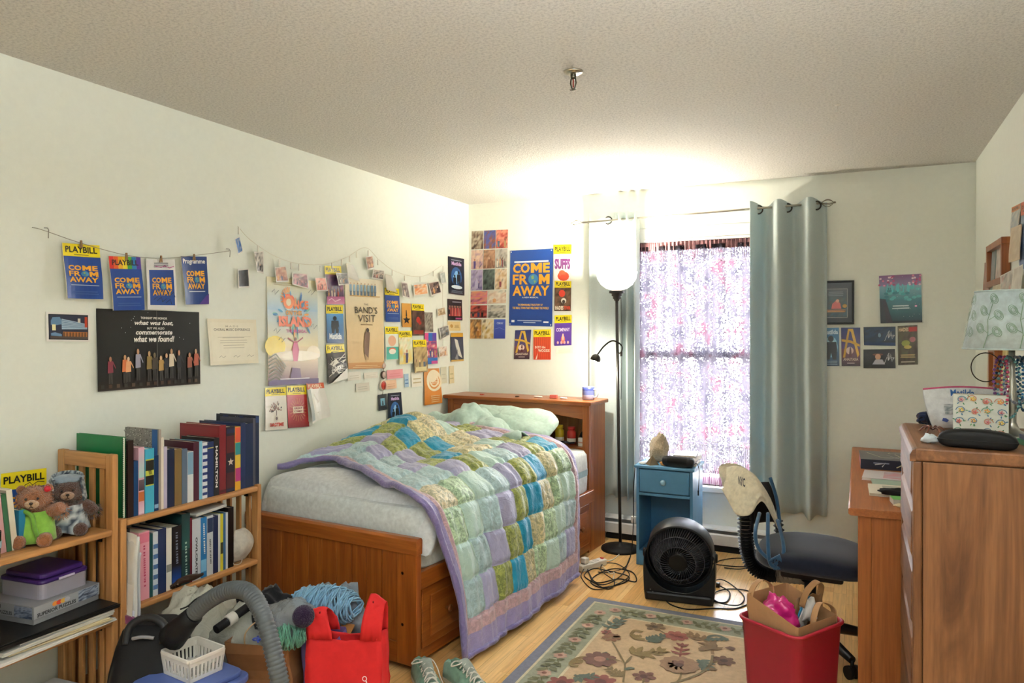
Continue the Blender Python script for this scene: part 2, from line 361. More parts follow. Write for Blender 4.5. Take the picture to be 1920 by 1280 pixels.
class Print:
    """flat print laid on a surface S(u,v,d): layers a fraction of a millimetre apart"""
    def __init__(s, S, step=.00025, aspect=1.0): s.mb = MB(); s.S = S; s.d = 0; s.n = 0; s.step = step; s.asp = aspect
    def up(s): s.n += 1; s.d = s.step*(s.n if s.n < 14 else 14+(s.n-14) % 10)
    def rect(s, u0, v0, u1, v1, c, c2=None, n=None):
        s.up(); d = s.d; a = (*lin(c), 0); b = (*lin(c2), 0) if c2 else a
        nu = n or max(1, int(8*abs(u1-u0)+.5)); nv = n or max(1, int(8*abs(v1-v0)+.5))
        if c2: nv = max(nv, 4)
        s.mb.grid(lambda u, v: s.S(u0+(u1-u0)*u, v0+(v1-v0)*v, d), nu, nv, lambda u, v: tuple(p+(q-p)*v for p, q in zip(a, b)), sm=False); return s
    def poly(s, pts, c):
        s.up(); I = [s.mb.P(s.S(u, v, s.d)) for u, v in pts]
        ar = sum(pts[i-1][0]*pts[i][1]-pts[i][0]*pts[i-1][1] for i in range(len(pts)))
        s.mb.F(I if ar > 0 else I[::-1], (*lin(c), 0)); return s
    def ell(s, cx, cy, rx, ry, c, n=14, a0=0, rot=0):
        return s.poly([(cx+rx*math.cos(2*PI*i/n+a0)*math.cos(rot)-ry*math.sin(2*PI*i/n+a0)*math.sin(rot), cy+rx*math.cos(2*PI*i/n+a0)*math.sin(rot)+ry*math.sin(2*PI*i/n+a0)*math.cos(rot)) for i in range(n)], c)
    def line(s, pts, wd, c):
        """stroke of width wd (in v units; u corrected by the aspect)"""
        s.up(); A = s.asp; pts = [(p[0]*A, p[1]) for p in pts]; L, Rr = [], []
        for i, p in enumerate(pts):
            a = pts[max(i-1, 0)]; b = pts[min(i+1, len(pts)-1)]; dx, dy = b[0]-a[0], b[1]-a[1]; l = math.hypot(dx, dy) or 1; nx, ny = -dy/l*wd/2, dx/l*wd/2
            L.append(s.mb.P(s.S((p[0]+nx)/A, p[1]+ny, s.d))); Rr.append(s.mb.P(s.S((p[0]-nx)/A, p[1]-ny, s.d)))
        for i in range(len(pts)-1): s.mb.F([Rr[i], Rr[i+1], L[i+1], L[i]], (*lin(c), 0))
        return s
    def text(s, t, u0, v0, u1, v1, c, bold=.02, shear=0, sp=1, rot=0):
        s.up(); V, Fc = text_tris(t, bold, shear, sp); o = len(s.mb.v); k = (*lin(c), 0)
        cu, cv = (u0+u1)/2, (v0+v1)/2; ca, sa = math.cos(rot), math.sin(rot); A = s.asp
        for x, y in V:
            a, b = (x-.5)*(u1-u0)*A, (y-.5)*(v1-v0); a, b = a*ca-b*sa, a*sa+b*ca
            s.mb.P(s.S(cu+a/A, cv+b, s.d))
        for f in Fc: s.mb.F([o+i for i in f], k)
        return s
    def lines(s, u0, v0, u1, v1, n, c, seed=0, frac=.45):
        """rows too small to read: short bars"""
        r = random.Random(seed); h = (v1-v0)/n
        for i in range(n):
            k = r.uniform(.0, .12)*(u1-u0); s.rect(u0+k, v0+i*h, u1-k, v0+i*h+h*frac, c, n=1)
        return s
    def photo(s, u0, v0, u1, v1, pal, seed, people=0, n=9, top=None, sharp=.5):
        """a picture: soft patches of the palette, lit figures in front"""
        r = random.Random(seed); P = [lin(c) for c in pal]; G = {}
        s.up(); d = s.d
        o = Vector((seed*7.13 % 50, seed*3.7 % 50, 0))
        def cf(u, v):
            a = noise.noise(Vector((u*3.2, v*4.2, 0))+o)*.6+noise.noise(Vector((u*9, v*11, 3))+o)*sharp
            t = min(max(.5+a*.9+(v-.5)*.25, 0), .999)*(len(P)-1); i = int(t); f = t-i
            return (*[p+(q-p)*f for p, q in zip(P[i], P[i+1])], 0)
        nv = max(3, int(n*1.2))
        s.mb.grid(lambda u, v: s.S(u0+(u1-u0)*u, v0+(v1-v0)*v, d), n, nv, cf, sm=False)
        W, Hh = u1-u0, v1-v0
        for i in range(people):
            x = u0+W*(.1+.8*(i+.5+r.uniform(-.3, .3))/people); h = Hh*r.uniform(.3, .5); y = v0+Hh*r.uniform(.03, .12); b = W*.28/max(people, 2.2)
            cc = pal[r.randrange(len(pal))] if r.random() < .4 else r.choice(['c8553c', 'e0d2c0', '3a3f62', 'b08a60', '7a2d3a', 'd9a06a', '4a5a70'])
            s.poly([(x-b*.6, y), (x+b*.6, y), (x+b*.75, y+h*.45), (x+b*.8, y+h*.8), (x-b*.8, y+h*.8), (x-b*.7, y+h*.45)], cc)
            s.ell(x, y+h*.95, b*.5, h*.15, r.choice(['d9a98a', 'b98062', 'e6c0a2', '7a5340']), 8)
        return s
# ================================================================== room shell
YF = -1.5
WX0, WX1, WZ0, WZ1 = -1.44, -.56, .42, 2.17
def shell():
    m = MB().bx((XL-.12, YF, 0), (XL, YB+.12, ZC)); struct(m.build('wall_left', 'wall_paint'))
    m = MB().bx((XR, YF, 0), (XR+.12, YB+.12, ZC)); struct(m.build('wall_right', 'wall_paint'))
    m = MB().bx((XL-.12, YF-.12, 0), (XR+.12, YF, ZC)); struct(m.build('wall_front', 'wall_paint'))
    m = MB(); m.bx((XL, YB, 0), (WX0, YB+.12, ZC)); m.bx((WX1, YB, 0), (XR, YB+.12, ZC)); m.bx((WX0, YB, WZ1), (WX1, YB+.12, ZC)); m.bx((WX0, YB, 0), (WX1, YB+.12, WZ0))
    struct(m.build('wall_back', 'wall_paint'))
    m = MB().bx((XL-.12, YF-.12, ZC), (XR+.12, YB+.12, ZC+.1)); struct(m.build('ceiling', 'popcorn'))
    fl = MB().bx((XL-.12, YF-.12, -.12), (XR+.12, YB+.12, -.014)); M['subfloor'] = simple('subfloor', (90, 62, 36), .9)[0]
    floor = struct(fl.build('floor', 'subfloor'))
    W, Ln = .194, 1.285; me = None; row = 0; x = XL
    r = random.Random(3)
    while x < XR:
        y = YF-r.uniform(0, 1.0)
        while y < YB:
            y0, y1 = max(y, YF), min(y+Ln, YB); x1 = min(x+W, XR)
            if y1-y0 > .05:
                full = abs(y1-y0-Ln) < 1e-6 and abs(x1-x-W) < 1e-6
                if full and me:
                    o = bpy.data.objects.new('plank', me); col.objects.link(o)
                else:
                    q = MB().box((0, 0, -.005), (x1-x-.0007, y1-y0-.0007, .01)); o = bpy.data.objects.new('plank', q.mesh('plank')); col.objects.link(o); o.data.materials.append(M['laminate'])
                    if full: me = o.data
                o.parent = floor; o.location = Vector(((x+x1)/2, (y0+y1)/2, 0))-floor.location
            y += Ln
        x += W
    # skirting along the walls
    for n, a, b in (('baseboard_left', (XL, YF, 0), (XL+.012, YB, .09)), ('baseboard_back', (-.17, YB-.012, 0), (XR, YB, .09)), ('baseboard_right', (XR-.012, YF, 0), (XR, YB-.02, .09))):
        struct(MB().bx(a, b).build(n, 'white_paint', bevel=.004))
shell()

def window():
    wn = thing('window_1', 'tall white framed window behind the lace panel', 'window', ((WX0+WX1)/2, YB+.06, WZ0)); wn['kind'] = 'structure'
    w_ = WX1-WX0; h = WZ1-WZ0
    m = MB()
    for a, b in (((-w_/2, -.02, 0), (-w_/2+.05, .05, h)), ((w_/2-.05, -.02, 0), (w_/2, .05, h)), ((-w_/2+.05, -.02, h-.05), (w_/2-.05, .05, h)), ((-w_/2+.05, -.02, 0), (w_/2-.05, .05, .05))): m.bx(a, b)
    m.build('window_frame', 'white_paint', wn, bevel=.003)
    m = MB().bx((-w_/2+.05, -.005, h*.5-.02), (w_/2-.05, .03, h*.5+.02)); m.build('meeting_rail', 'white_paint', wn, bevel=.003)
    for z0, z1 in ((.05, h*.5-.02), (h*.5+.02, h-.05)):
        MB().bx((-w_/2+.05, .012, z0), (w_/2-.05, .016, z1)).build('window_pane', 'pane', wn)
    MB().bx((-w_/2-.03, -.115, -.035), (w_/2+.03, -.02, 0)).build('window_sill', 'white_paint', wn, bevel=.005)
    # pull-down shade box at the head of the opening
    MB().bx((-w_/2+.001, -.062, h-.082), (w_/2-.001, -.021, h-.001)).build('shade_box', 'white_paint', wn, bevel=.006)
    MB().bx((-w_/2+.001, -.068, h-.10), (w_/2-.001, -.021, h-.083)).build('shade_rail', 'white_paint', wn, bevel=.003)
window()

def heater():
    x0, x1 = -1.62, -.18; t = thing('baseboard_heater', 'long low white baseboard heater under the window', 'heater', ((x0+x1)/2, YB-.035, 0)); L = x1-x0
    MB().col('d8dad8').bx((-L/2, .028, .012), (L/2, .034, .16)).build('back_plate', 'paint', t)
    MB().col('e4e6e4').prism([(-.034, .045), (-.036, .11), (-.028, .118), (-.024, .118), (-.03, .108), (-.03, .045)], -L/2, L/2, 'yz').build('front_panel', 'paint', t)
    MB().col('dfe1df').prism([(.03, .16), (-.026, .15), (-.03, .142), (-.022, .144), (.03, .154)], -L/2, L/2, 'yz').build('hood', 'paint', t)
    m = MB().col('2c2c2c')
    m.bx((-L/2+.02, -.012, .058), (L/2-.02, .02, .10)); m.build('heating_element', 'metal', t)
    MB().col('1c1c1c').bx((-L/2+.01, -.022, .0), (L/2-.01, .027, .035)).build('lower_gap_shade', 'matte', t)  # near-black bar: shade of the gap below the panel, put in as colour
    for s in (-1, 1):
        MB().col('e8eae8').box((s*(L/2+.012), -.001, .082), (.03, .07, .164)).build('end_cap', 'paint', t, bevel=.004)
heater()

def rod_and_curtains():
    a, b = onY(1092, 422, 4.9), onY(1538, 388, 4.9)
    a.z, b.z = 2.225, 2.245
    t = thing('curtain_rod', 'thin silver curtain rod with wire cage finials above the window', 'curtain rod', (a+b)/2)
    l = (b-a).length/2
    MB().col('b9b4a8').tube([(-l, 0, -.01), (l, 0, .01)], .007, 10).build('rod', 'metal', t)
    for s in (-1, 1):
        m = MB().col('8f897c')
        for k in range(5):
            q = 2*PI*k/5
            m.tube([(s*(l+.004+.075*i/8), .024*math.sin(PI*i/8)*math.cos(q), s*.01+.024*math.sin(PI*i/8)*math.sin(q)) for i in range(9)], .0022, 5)
        m.ball((s*(l+.082), 0, s*.01), .007, 8, 6); m.build('finial', 'metal', t)
        m = MB().col('8f897c').tube([(s*(l-.03), 0, s*.01), (s*(l-.03), .09, s*.01)], .005, 6); m.box((s*(l-.03), .095, s*.01), (.03, .006, .06)); m.build('bracket', 'metal', t)
    def curtain(x0, x1, y_of, ztop, zbot, label, gx, n):
        cx = (x0+x1)/2
        c = MB().grid(lambda u, v: (x0+(x1-x0)*u+(.012*math.sin(u*9+2)+.02*(u-.5))*(1-v), y_of(u, v), zbot+(ztop(u)-zbot)*v+(.012*math.sin(u*31) if v < .02 else 0)), n, 26).build('curtain', 'curtain_cloth', solid=.0016)
        tag(c, label, 'curtain', 'curtains beside the window')
        for u in gx:
            p = Vector((x0+(x1-x0)*u, y_of(u, 1)-.003, 2.232)); q = MB().col('3c3a36')
            q.tube([(p.x+.026*math.cos(2*PI*i/18), p.y-.0, p.z+.026*math.sin(2*PI*i/18)) for i in range(18)], .005, 6, closed=True); q.build('grommet', 'metal', c, world=True)
    def yl(u, v):
        if u < .52: return 4.925+.012*math.cos(u*14)*(1.4-v*.5)
        k = (u-.52)/.48; return 4.905+.034*math.sin(k*2*PI*3.1)*(1.25-.3*v)
    curtain(-1.735, -1.362, yl, lambda u: 2.295-.02*u, .30, 'pale blue-grey curtain behind the torchiere lamp', (.39,), 110)
    def yr(u, v):
        return 4.9-.058*math.cos(u*2*PI*2.55+.2)*(1.2-.2*v)+.006*math.sin(u*23+v*3)
    curtain(-.625, -.178, yr, lambda u: 2.27+.012*math.cos(u*2*PI*2.55), .305, 'pale blue-grey curtain beside the theatre cards above the desk', (.1, .49, .87), 130)
rod_and_curtains()

def lace():
    # hung on a tension rod in the window recess
    x0, x1, zt, zb = WX0+.02, WX1-.02, 2.04, .50
    def y(x): return 5.01+.010*math.sin(x*47)+.006*math.sin(x*110+1)+.006*math.sin(x*23)
    t = MB().grid(lambda u, v: (x0+(x1-x0)*u, y(x0+(x1-x0)*u)-.004, zb+(zt-zb)*v), 150, 20).build('lace_panel', 'lace')
    tag(t, 'sheer lace panel with dark gathered header filling the window', 'lace curtain')
    m = MB().col((140, 100, 104))
    m.grid(lambda u, v: (x0+(x1-x0)*u, 5.008+.006*math.sin(u*190)+.004*math.sin(u*400), zt-.03+.062*v), 300, 3); m.build('header', 'fabric', t, world=True, solid=.003)
    m = MB().col((96, 70, 76)); r = random.Random(5); x = x0+.01
    while x < x1-.02:
        w_ = r.choice([.002, .016, .022]); h = r.uniform(.05, .085); d = 4.992
        m.tube([(x, d, zt-.03), (x+.1*w_, d, zt-.03-h*.7), (x+.5*w_, d-.002, zt-.03-h), (x+.9*w_, d, zt-.03-h*.7), (x+w_, d, zt-.03)] if w_ > .004 else [(x, d, zt-.03), (x, d, zt-.03-h)], .0018, 4); x += w_+r.uniform(.008, .016)
    o = m.build('loop_fringe', 'fabric', t, world=True); o['kind'] = 'stuff'
    m = MB().col((176, 120, 150)); x = x0+.01
    while x < x1-.01:
        m.tube([(x, 5.0, zb+.02), (x+r.uniform(-.004, .004), 4.997, zb-.03), (x+r.uniform(-.006, .006), 4.995, zb-.065-r.uniform(0, .02))], .0022, 4); x += r.uniform(.006, .017)
    o = m.build('bottom_fringe', 'fabric', t, world=True); o['kind'] = 'stuff'
    m = MB().col((226, 222, 232)); x = x0+.01
    while x < x1-.01:
        m.tube([(x, 4.992, zb+.02), (x, 4.992, zb+.19)], .0016, 4); x += .0125
    for z in (zb+.19, zb+.215): m.tube([(x0+(x1-x0)*i/40, 4.992, z) for i in range(41)], .0016, 4)
    m.tube([(x0+(x1-x0)*i/40, 4.993, zt-.115) for i in range(41)], .002, 4)
    o = m.build('knotted_hem', 'fabric', t, world=True); o['kind'] = 'stuff'
    MB().col('e8e8e6').tube([(WX0+.001, 5.026, zt), (WX1-.001, 5.026, zt)], .006, 8).build('tension_rod', 'metal', t, world=True)
lace()

def sprinkler():
    p = onZ(1075, 134, ZC); t = thing('sprinkler_head', 'chrome fire sprinkler head on the popcorn ceiling', 'sprinkler', p)
    MB().col('cfcabb').lathe([(0, -.012), (.02, -.012), (.034, -.006), (.038, 0), (0, 0)], 28).build('escutcheon', 'metal', t)
    m = MB().col('6a6558').lathe([(.0, -.03), (.009, -.03), (.011, -.02), (.011, -.012)], 12)
    for s in (-1, 1): m.tube([(s*.009, 0, -.028), (s*.011, 0, -.045), (s*.006, 0, -.062), (0, 0, -.068)], .0028, 6)
    m.build('body', 'metal', t)
    MB().col('a33a2a').tube([(0, 0, -.03), (0, 0, -.06)], .003, 8).build('glass_bulb', 'gloss', t)
    m = MB().col('7a7466').lathe([(0, -.072), (.006, -.072), (.006, -.068), (0, -.068)], 12)
    for k in range(10): m.at((0, 0, -.07), 2*PI*k/10); m.box((.009, 0, 0), (.009, .0028, .0012))
    m.T = None; m.build('deflector', 'metal', t)
    p = onZ(1571, 197, ZC)
    o = MB().col('d8d2c6').tube([p+Vector(q) for q in ((0, 0, 0), (0, 0, -.012), (.004, 0, -.024), (.002, 0, -.034), (-.008, 0, -.032), (-.010, 0, -.024))], .0022, 6)
    o.lathe([(.012, 0), (.012, -.003), (0, -.004)], 14, p); tag(o.build('ceiling_hook', 'plastic'), 'small white hook screwed into the ceiling near the right wall corner', 'hook')
sprinkler()

def torchiere():
    b = Vector((-1.435, 4.708, 0)); t = thing('floor_lamp', 'black torchiere floor lamp with white bowl and bent reading arm', 'lamp', b)
    MB().col('1b1a19').lathe([(0, .0), (.125, .0), (.128, .006), (.124, .018), (.06, .028), (.018, .034), (.012, .05), (0, .05)], 36).build('base', 'rubber', t)
    dx, dy = -.022, -.009
    MB().col('23211e').tube([(0, 0, .04), (dx*.5, dy*.5, .85), (dx, dy, 1.665)], .0105, 12).build('pole', 'paint', t)
    MB().col('24211e').lathe([(.0, 1.655), (.014, 1.655), (.02, 1.668), (.026, 1.672), (.026, 1.686), (.034, 1.69), (.034, 1.704), (.05, 1.708), (.05, 1.724), (0, 1.726)], 28, (dx, dy, 0)).build('socket_collar', 'paint', t)
    MB().lathe([(.03, 1.726), (.07, 1.738), (.105, 1.764), (.128, 1.802), (.138, 1.848), (.134, 1.848), (.124, 1.804), (.101, 1.768), (.068, 1.743), (.03, 1.732)], 40, (dx, dy, 0)).build('lamp_bowl', 'opal', t)
    MB().ball((dx, dy, 1.752), (.018, .018, .012), 12, 8).build('light_bulb', 'bulb', t)
    k = onD(1117, 672, 4.80)-b
    s = onD(1165, 662, 4.84)-b
    arm = spline([s, s+Vector((.002, 0, .05)), (s+k)/2+Vector((.03, 0, .10)), (s+k)/2+Vector((-.03, 0, .065)), k+Vector((.008, 0, .02))], 7)
    MB().col('26231f').tube(arm, .005, 8).build('reading_arm', 'rubber', t)
    MB().col('26231f').tube([(s.x, s.y, s.z-.02), s+Vector((0, 0, .01))], .008, 8).tube([(dx*.75, dy*.75, s.z), s], .006, 6).build('arm_joint', 'rubber', t)
    MB().at(k, 0, 0, .35).col('2b2620').lathe([(0, .03), (.012, .028), (.026, .018), (.033, 0), (.033, -.012), (.030, -.012), (.028, 0), (0, .012)], 22).build('reading_head', 'plastic', t)
    MB().at(k, 0, 0, .35).ball((0, 0, -.004), .016, 10, 7).build('reading_bulb', 'bulb', t)
    MB().col('1a1a1a').tube(spline([s+Vector((.004, .0, -.02)), (.004, 0, 1.0), (.012, .0, 1.4), (.004, 0, 1.68)], 6), .002, 5).build('cord', 'rubber', t)
    lamp('torchiere_light', 'POINT', b+Vector((dx, dy, 1.822)), 40, (1, .91, .76), shadow_soft_size=.04)
    lamp('torchiere_reflector', 'SPOT', b+Vector((dx, dy, 1.80)), 24, (1, .91, .76), (PI, 0, 0), shadow_soft_size=.04, spot_size=math.radians(165), spot_blend=1)
    lamp('reading_light', 'POINT', b+k+Vector((-.004, 0, -.028)), 9, (1, .91, .76), shadow_soft_size=.014)
torchiere()
# ================================================================== posters, programmes, photographs
def wall_map(wall, p, off=0):
    if wall == 'L': return onX(*p, XL+off)
    if wall == 'R': return onX(*p, XR-off)
    return onY(*p, YB-off)
ROT = {'L': PI/2, 'B': 0, 'R': -PI/2}
UV = {'L': Vector((0, 1, 0)), 'B': Vector((1, 0, 0)), 'R': Vector((0, -1, 0))}
def sheet(wall, quad, name, label, cat, paint=None, base='f2eee2', group=None, off=.004, curl=.004, thick=.0008, mat='gloss', curlv=None, seed=0, mode='bottom', block=0):
    """a sheet or booklet on a wall: quad = TL, TR, BR, BL corners as seen in the photo, taken to the wall's plane"""
    q = [wall_map(wall, p, off) for p in quad]; u_ = UV[wall]
    o0 = (q[2]+q[3])/2
    loc = [((p-o0).dot(u_), p.z-o0.z) for p in q]            # TL TR BR BL in local x,z
    r = random.Random(seed or len(label)*7+int(quad[0][0])); a, b2, c2 = r.uniform(.3, 1), r.uniform(.3, 1), r.uniform(-.4, .6)
    def S(u, v, d):
        x = (loc[3][0]*(1-u)+loc[2][0]*u)*(1-v)+(loc[0][0]*(1-u)+loc[1][0]*u)*v
        z = (loc[3][1]*(1-u)+loc[2][1]*u)*(1-v)+(loc[0][1]*(1-u)+loc[1][1]*u)*v
        k = curl*(a*(1-v)**2+b2*(2*u-1)**2*(1-v*.5)+c2*(1-v)*u+.3*math.sin(v*5+seed))
        return Vector((x, -(max(k, -.002)+d), z))
    W = abs(loc[2][0]-loc[3][0]); Hh = abs(loc[0][1]-loc[3][1])
    m = MB().col(base); nu, nv = 8, 8
    th = max(thick, block)
    F = [[m.P(S(i/nu, j/nv, 0)) for j in range(nv+1)] for i in range(nu+1)]
    Bk = [[m.P(S(i/nu, j/nv, -th)) for j in range(nv+1)] for i in range(nu+1)]
    for i in range(nu):
        for j in range(nv):
            m.F([F[i][j], F[i+1][j], F[i+1][j+1], F[i][j+1]]); m.F([Bk[i][j], Bk[i][j+1], Bk[i+1][j+1], Bk[i+1][j]])
    for i in range(nu):
        m.F([Bk[i][0], Bk[i+1][0], F[i+1][0], F[i][0]]); m.F([F[i][nv], F[i+1][nv], Bk[i+1][nv], Bk[i][nv]])
    for j in range(nv):
        m.F([F[0][j], F[0][j+1], Bk[0][j+1], Bk[0][j]]); m.F([F[nu][j+1], F[nu][j], Bk[nu][j], Bk[nu][j+1]])
    o = bpy.data.objects.new(name, m.mesh(name)); col.objects.link(o); o.data.materials.append(M[mat])
    n = {'L': Vector((1, 0, 0)), 'B': Vector((0, -1, 0)), 'R': Vector((-1, 0, 0))}[wall]
    o.location = o0; o.rotation_euler = (0, 0, ROT[wall]); tag(o, label, cat, group)
    if paint:
        pr = Print(S, aspect=W/max(Hh, 1e-3)); paint(pr)
        pm = pr.mb.mesh('print'); po = bpy.data.objects.new('print', pm); col.objects.link(po); po.data.materials.append(M[mat]); po.parent = o
    o['_s'] = 0; del o['_s']
    return o
def sheet_rect(wall, x0, y0, x1, y1, *a, **k):
    """axis-aligned box of the photo; slopes the edges to the wall's vanishing direction"""
    vx = 1610. if wall in 'LR' else -1900.
    def yy(x, y): return y+(HY-y)*(x-x0)/(vx-x0)
    return sheet(wall, [(x0, y0), (x1, yy(x1, y0)), (x1, yy(x1, y1)), (x0, y1)], *a, **k)
YEL, INK, BLU, GOLD = 'f2dc1e', '17160f', '1d4593', 'f0a92a'
def pb_header(p, v0=.79, c=YEL, txt='PLAYBILL', sub=True):
    p.rect(0, v0, 1, 1, c); p.text(txt, .07, v0+(1-v0)*.30, .93, v0+(1-v0)*.80, INK, .03)
    if sub: p.rect(.3, v0+(1-v0)*.12, .7, v0+(1-v0)*.17, '5a541a', n=1)
def cfa_logo(p, u0, v0, u1, v1, gold=GOLD):
    h = v1-v0
    w_ = u1-u0
    def blockM(a, b, c, d): p.poly([(a+(b-a)*x, c+(d-c)*y) for x, y in ((0, 0), (.30, 0), (.30, .42), (.5, .14), (.70, .42), (.70, 0), (1, 0), (1, 1), (.74, 1), (.5, .62), (.26, 1), (0, 1))], gold)
    p.text('CO', u0, v0+h*.70, u0+w_*.46, v1, gold, .04); blockM(u0+w_*.49, u0+w_*.79, v0+h*.70, v1); p.text('E', u0+w_*.82, v0+h*.70, u1, v1, gold, .04); p.text('AWAY', u0, v0, u1, v0+h*.31, gold, .035)
    p.text('FR', u0, v0+h*.35, u0+w_*.42, v0+h*.66, gold, .025); blockM(u0+w_*.71, u1, v0+h*.35, v0+h*.66)
    p.ell(u0+w_*.56, v0+h*.505, w_*.135, h*.165, '3f86b8', 16); p.poly([(u0+w_*.50, v0+h*.60), (u0+w_*.57, v0+h*.63), (u0+w_*.58, v0+h*.52), (u0+w_*.52, v0+h*.5)], '8fae6a'); p.poly([(u0+w_*.57, v0+h*.47), (u0+w_*.64, v0+h*.46), (u0+w_*.60, v0+h*.37)], '8fae6a')
def cfa_body(p, top=.79):
    p.rect(0, 0, 1, top, BLU); cfa_logo(p, .1, .30, .9, top-.16); p.rect(.12, .24, .9, .255, '9fb0d0', n=1); p.lines(.1, .08, .9, .16, 2, '3a5ba0', 3)
def sil(p, cx, y0, h, w_, c):
    """plain standing figure silhouette"""
    p.poly([(cx-w_*.28, y0), (cx-w_*.08, y0), (cx, y0+h*.28), (cx+w_*.08, y0), (cx+w_*.28, y0), (cx+w_*.34, y0+h*.4), (cx+w_*.3, y0+h*.72), (cx-w_*.3, y0+h*.72), (cx-w_*.34, y0+h*.4)], c)
    p.ell(cx, y0+h*.85, w_*.16, h*.13, c, 12)
ST = (XL, )

def left_wall():
    # -- the four programmes pegged to the first string
    def pA(p): pb_header(p, .77); cfa_body(p, .77)
    sheet('L', [(116, 455), (186, 460), (190, 561), (122, 559)], 'theatre_programme', 'blue programme with yellow header, first on the string above the theatre postcard', 'programme', pA, 'e8e0d0', 'programmes pegged to the string', off=.022, curl=.010, block=.004)
    def pB(p):
        cs = ['d9302c', 'e8662a', 'f2b42a', 'f0d832', '4fa83c', '2f7fb4', '56369a']
        for i, c in enumerate(cs): p.rect(i/7, .77, (i+1)/7, 1, c)
        p.text('PLAYBILL', .08, .84, .92, .94, '3a1a1a', .03); cfa_body(p, .77)
    sheet('L', [(204, 480), (263, 482), (267, 581), (210, 582)], 'theatre_programme', 'blue programme with rainbow striped header pegged to the string', 'programme', pB, 'e8e0d0', 'programmes pegged to the string', off=.022, curl=.010, block=.004)
    def pC(p):
        p.rect(.09, .09, .93, .79, BLU); cfa_logo(p, .18, .28, .84, .64); p.lines(.2, .84, .8, .95, 3, '6a6a72', 5)
        p.line([(.3, .86), (.5, .84), (.62, .87), (.78, .83), (.94, .86)], .016, 'b84a8a')
        for s in ((.2, .2), (.5, .16), (.62, .3), (.25, .34)): p.line([(s[0], s[1]), (s[0]+.12, s[1]+.06), (s[0]+.1, s[1]-.03), (s[0]+.26, s[1]+.05), (s[0]+.3, s[1]-.05)], .012, '0e1020')
    sheet('L', [(274, 486), (328, 486), (330, 581), (275, 580)], 'theatre_programme', 'white bordered blue programme covered in black signatures, pegged to the string', 'programme', pC, 'e4e2e0', 'programmes pegged to the string', off=.020, curl=.006)
    def pD(p):
        p.rect(0, 0, 1, 1, '22407f'); p.text('Programme', .06, .82, .93, .95, 'f2f2ee', .02); cfa_logo(p, .16, .32, .88, .70); p.rect(.2, .26, .86, .28, 'c8d0e0', n=1); p.poly([(.62, 0), (1, 0), (1, .22), (.9, .18)], '5a3f92')
    sheet('L', [(339, 480), (387, 481), (387, 570), (345, 571)], 'theatre_programme', 'blue programme with white title on top, last on the string before the certificate', 'programme', pD, 'e8e0d0', 'programmes pegged to the string', off=.022, curl=.008, block=.003)
    X = XL+.026
    pts = spline([onX(60, 426, XL+.004), onX(83, 432, X), onX(150, 455, X), onX(236, 478, X), onX(302, 484, X), onX(362, 479, X), onX(425, 471, X), onX(428, 470, XL+.002)], 8)
    tag(MB().col('9a9488').tube(pts, .0013, 5).build('hanging_string', 'matte'), 'thin string with four programmes pegged along the white wall', 'string')
    for (x, y), d in (((152, 455), 'yellow headed programme'), ((237, 478), 'rainbow headed programme'), ((302, 483), 'signed programme'), ((364, 480), 'blue white-titled programme')):
        o = onX(x, y, XL+.028); t = thing('clothes_peg', 'tiny wooden peg clipping the '+d, 'clothes peg', o, PI/2, 'pegs on the string')
        for s in (-1, 1): MB().at((0, 0, 0), 0, s*.16).col('9c7b58').box((0, s*.003, -.006), (.006, .003, .03)).build('prong', 'matte', t, bevel=.0006)
        MB().col('7a7a78').tube([(-.004, 0, 0), (.004, 0, 0)], .0026, 8).build('spring', 'metal', t)
    for (x, y), d in (((83, 437), 'at the free end of the programme string'), ((424, 476), 'at the certificate end of the programme string')):
        p = onX(x, y-8, XL); m = MB().col('8a8880').tube([p+Vector((0, 0, .004)), p+Vector((.02, 0, .002)), p+Vector((.026, 0, -.006)), p+Vector((.024, 0, -.036))], .0016, 6)
        tag(m.build('wire_hook', 'metal'), 'small bent wire hook '+d, 'hook')
    # -- postcard, big dark poster, certificate
    def pcard(p):
        p.rect(.05, .07, .95, .93, '20222e'); p.rect(.07, .10, .93, .90, '2c3148')
        p.poly([(.10, .2), (.34, .18), (.34, .72), (.30, .84), (.14, .82), (.10, .7)], '6a8fb2'); p.poly([(.34, .42), (.92, .44), (.92, .62), (.34, .78)], 'a9c0d2')
        for i in range(5): p.poly([(.34, .48+i*.06), (.92, .47+i*.03), (.92, .48+i*.03), (.34, .495+i*.06)], '51708e')
        p.rect(.12, .38, .2, .58, 'f0e6b0'); p.rect(.36, .16, .92, .34, 'a86a3c'); p.rect(.86, .5, .92, .86, 'c4452a'); p.rect(.7, .66, .76, .8, 'd8d0c0')
        for i in range(8): p.rect(.37+i*.068, .16, .39+i*.068, .32, '3a2a20', n=1)
        p.poly([(.07, .1), (.93, .1), (.93, .17), (.07, .19)], '584a44')
    sheet('L', [(86, 584), (169, 587), (168, 641), (86, 640)], 'postcard', 'white bordered postcard of a theatre building at night', 'postcard', pcard, 'eceae4', off=.002, curl=.003)
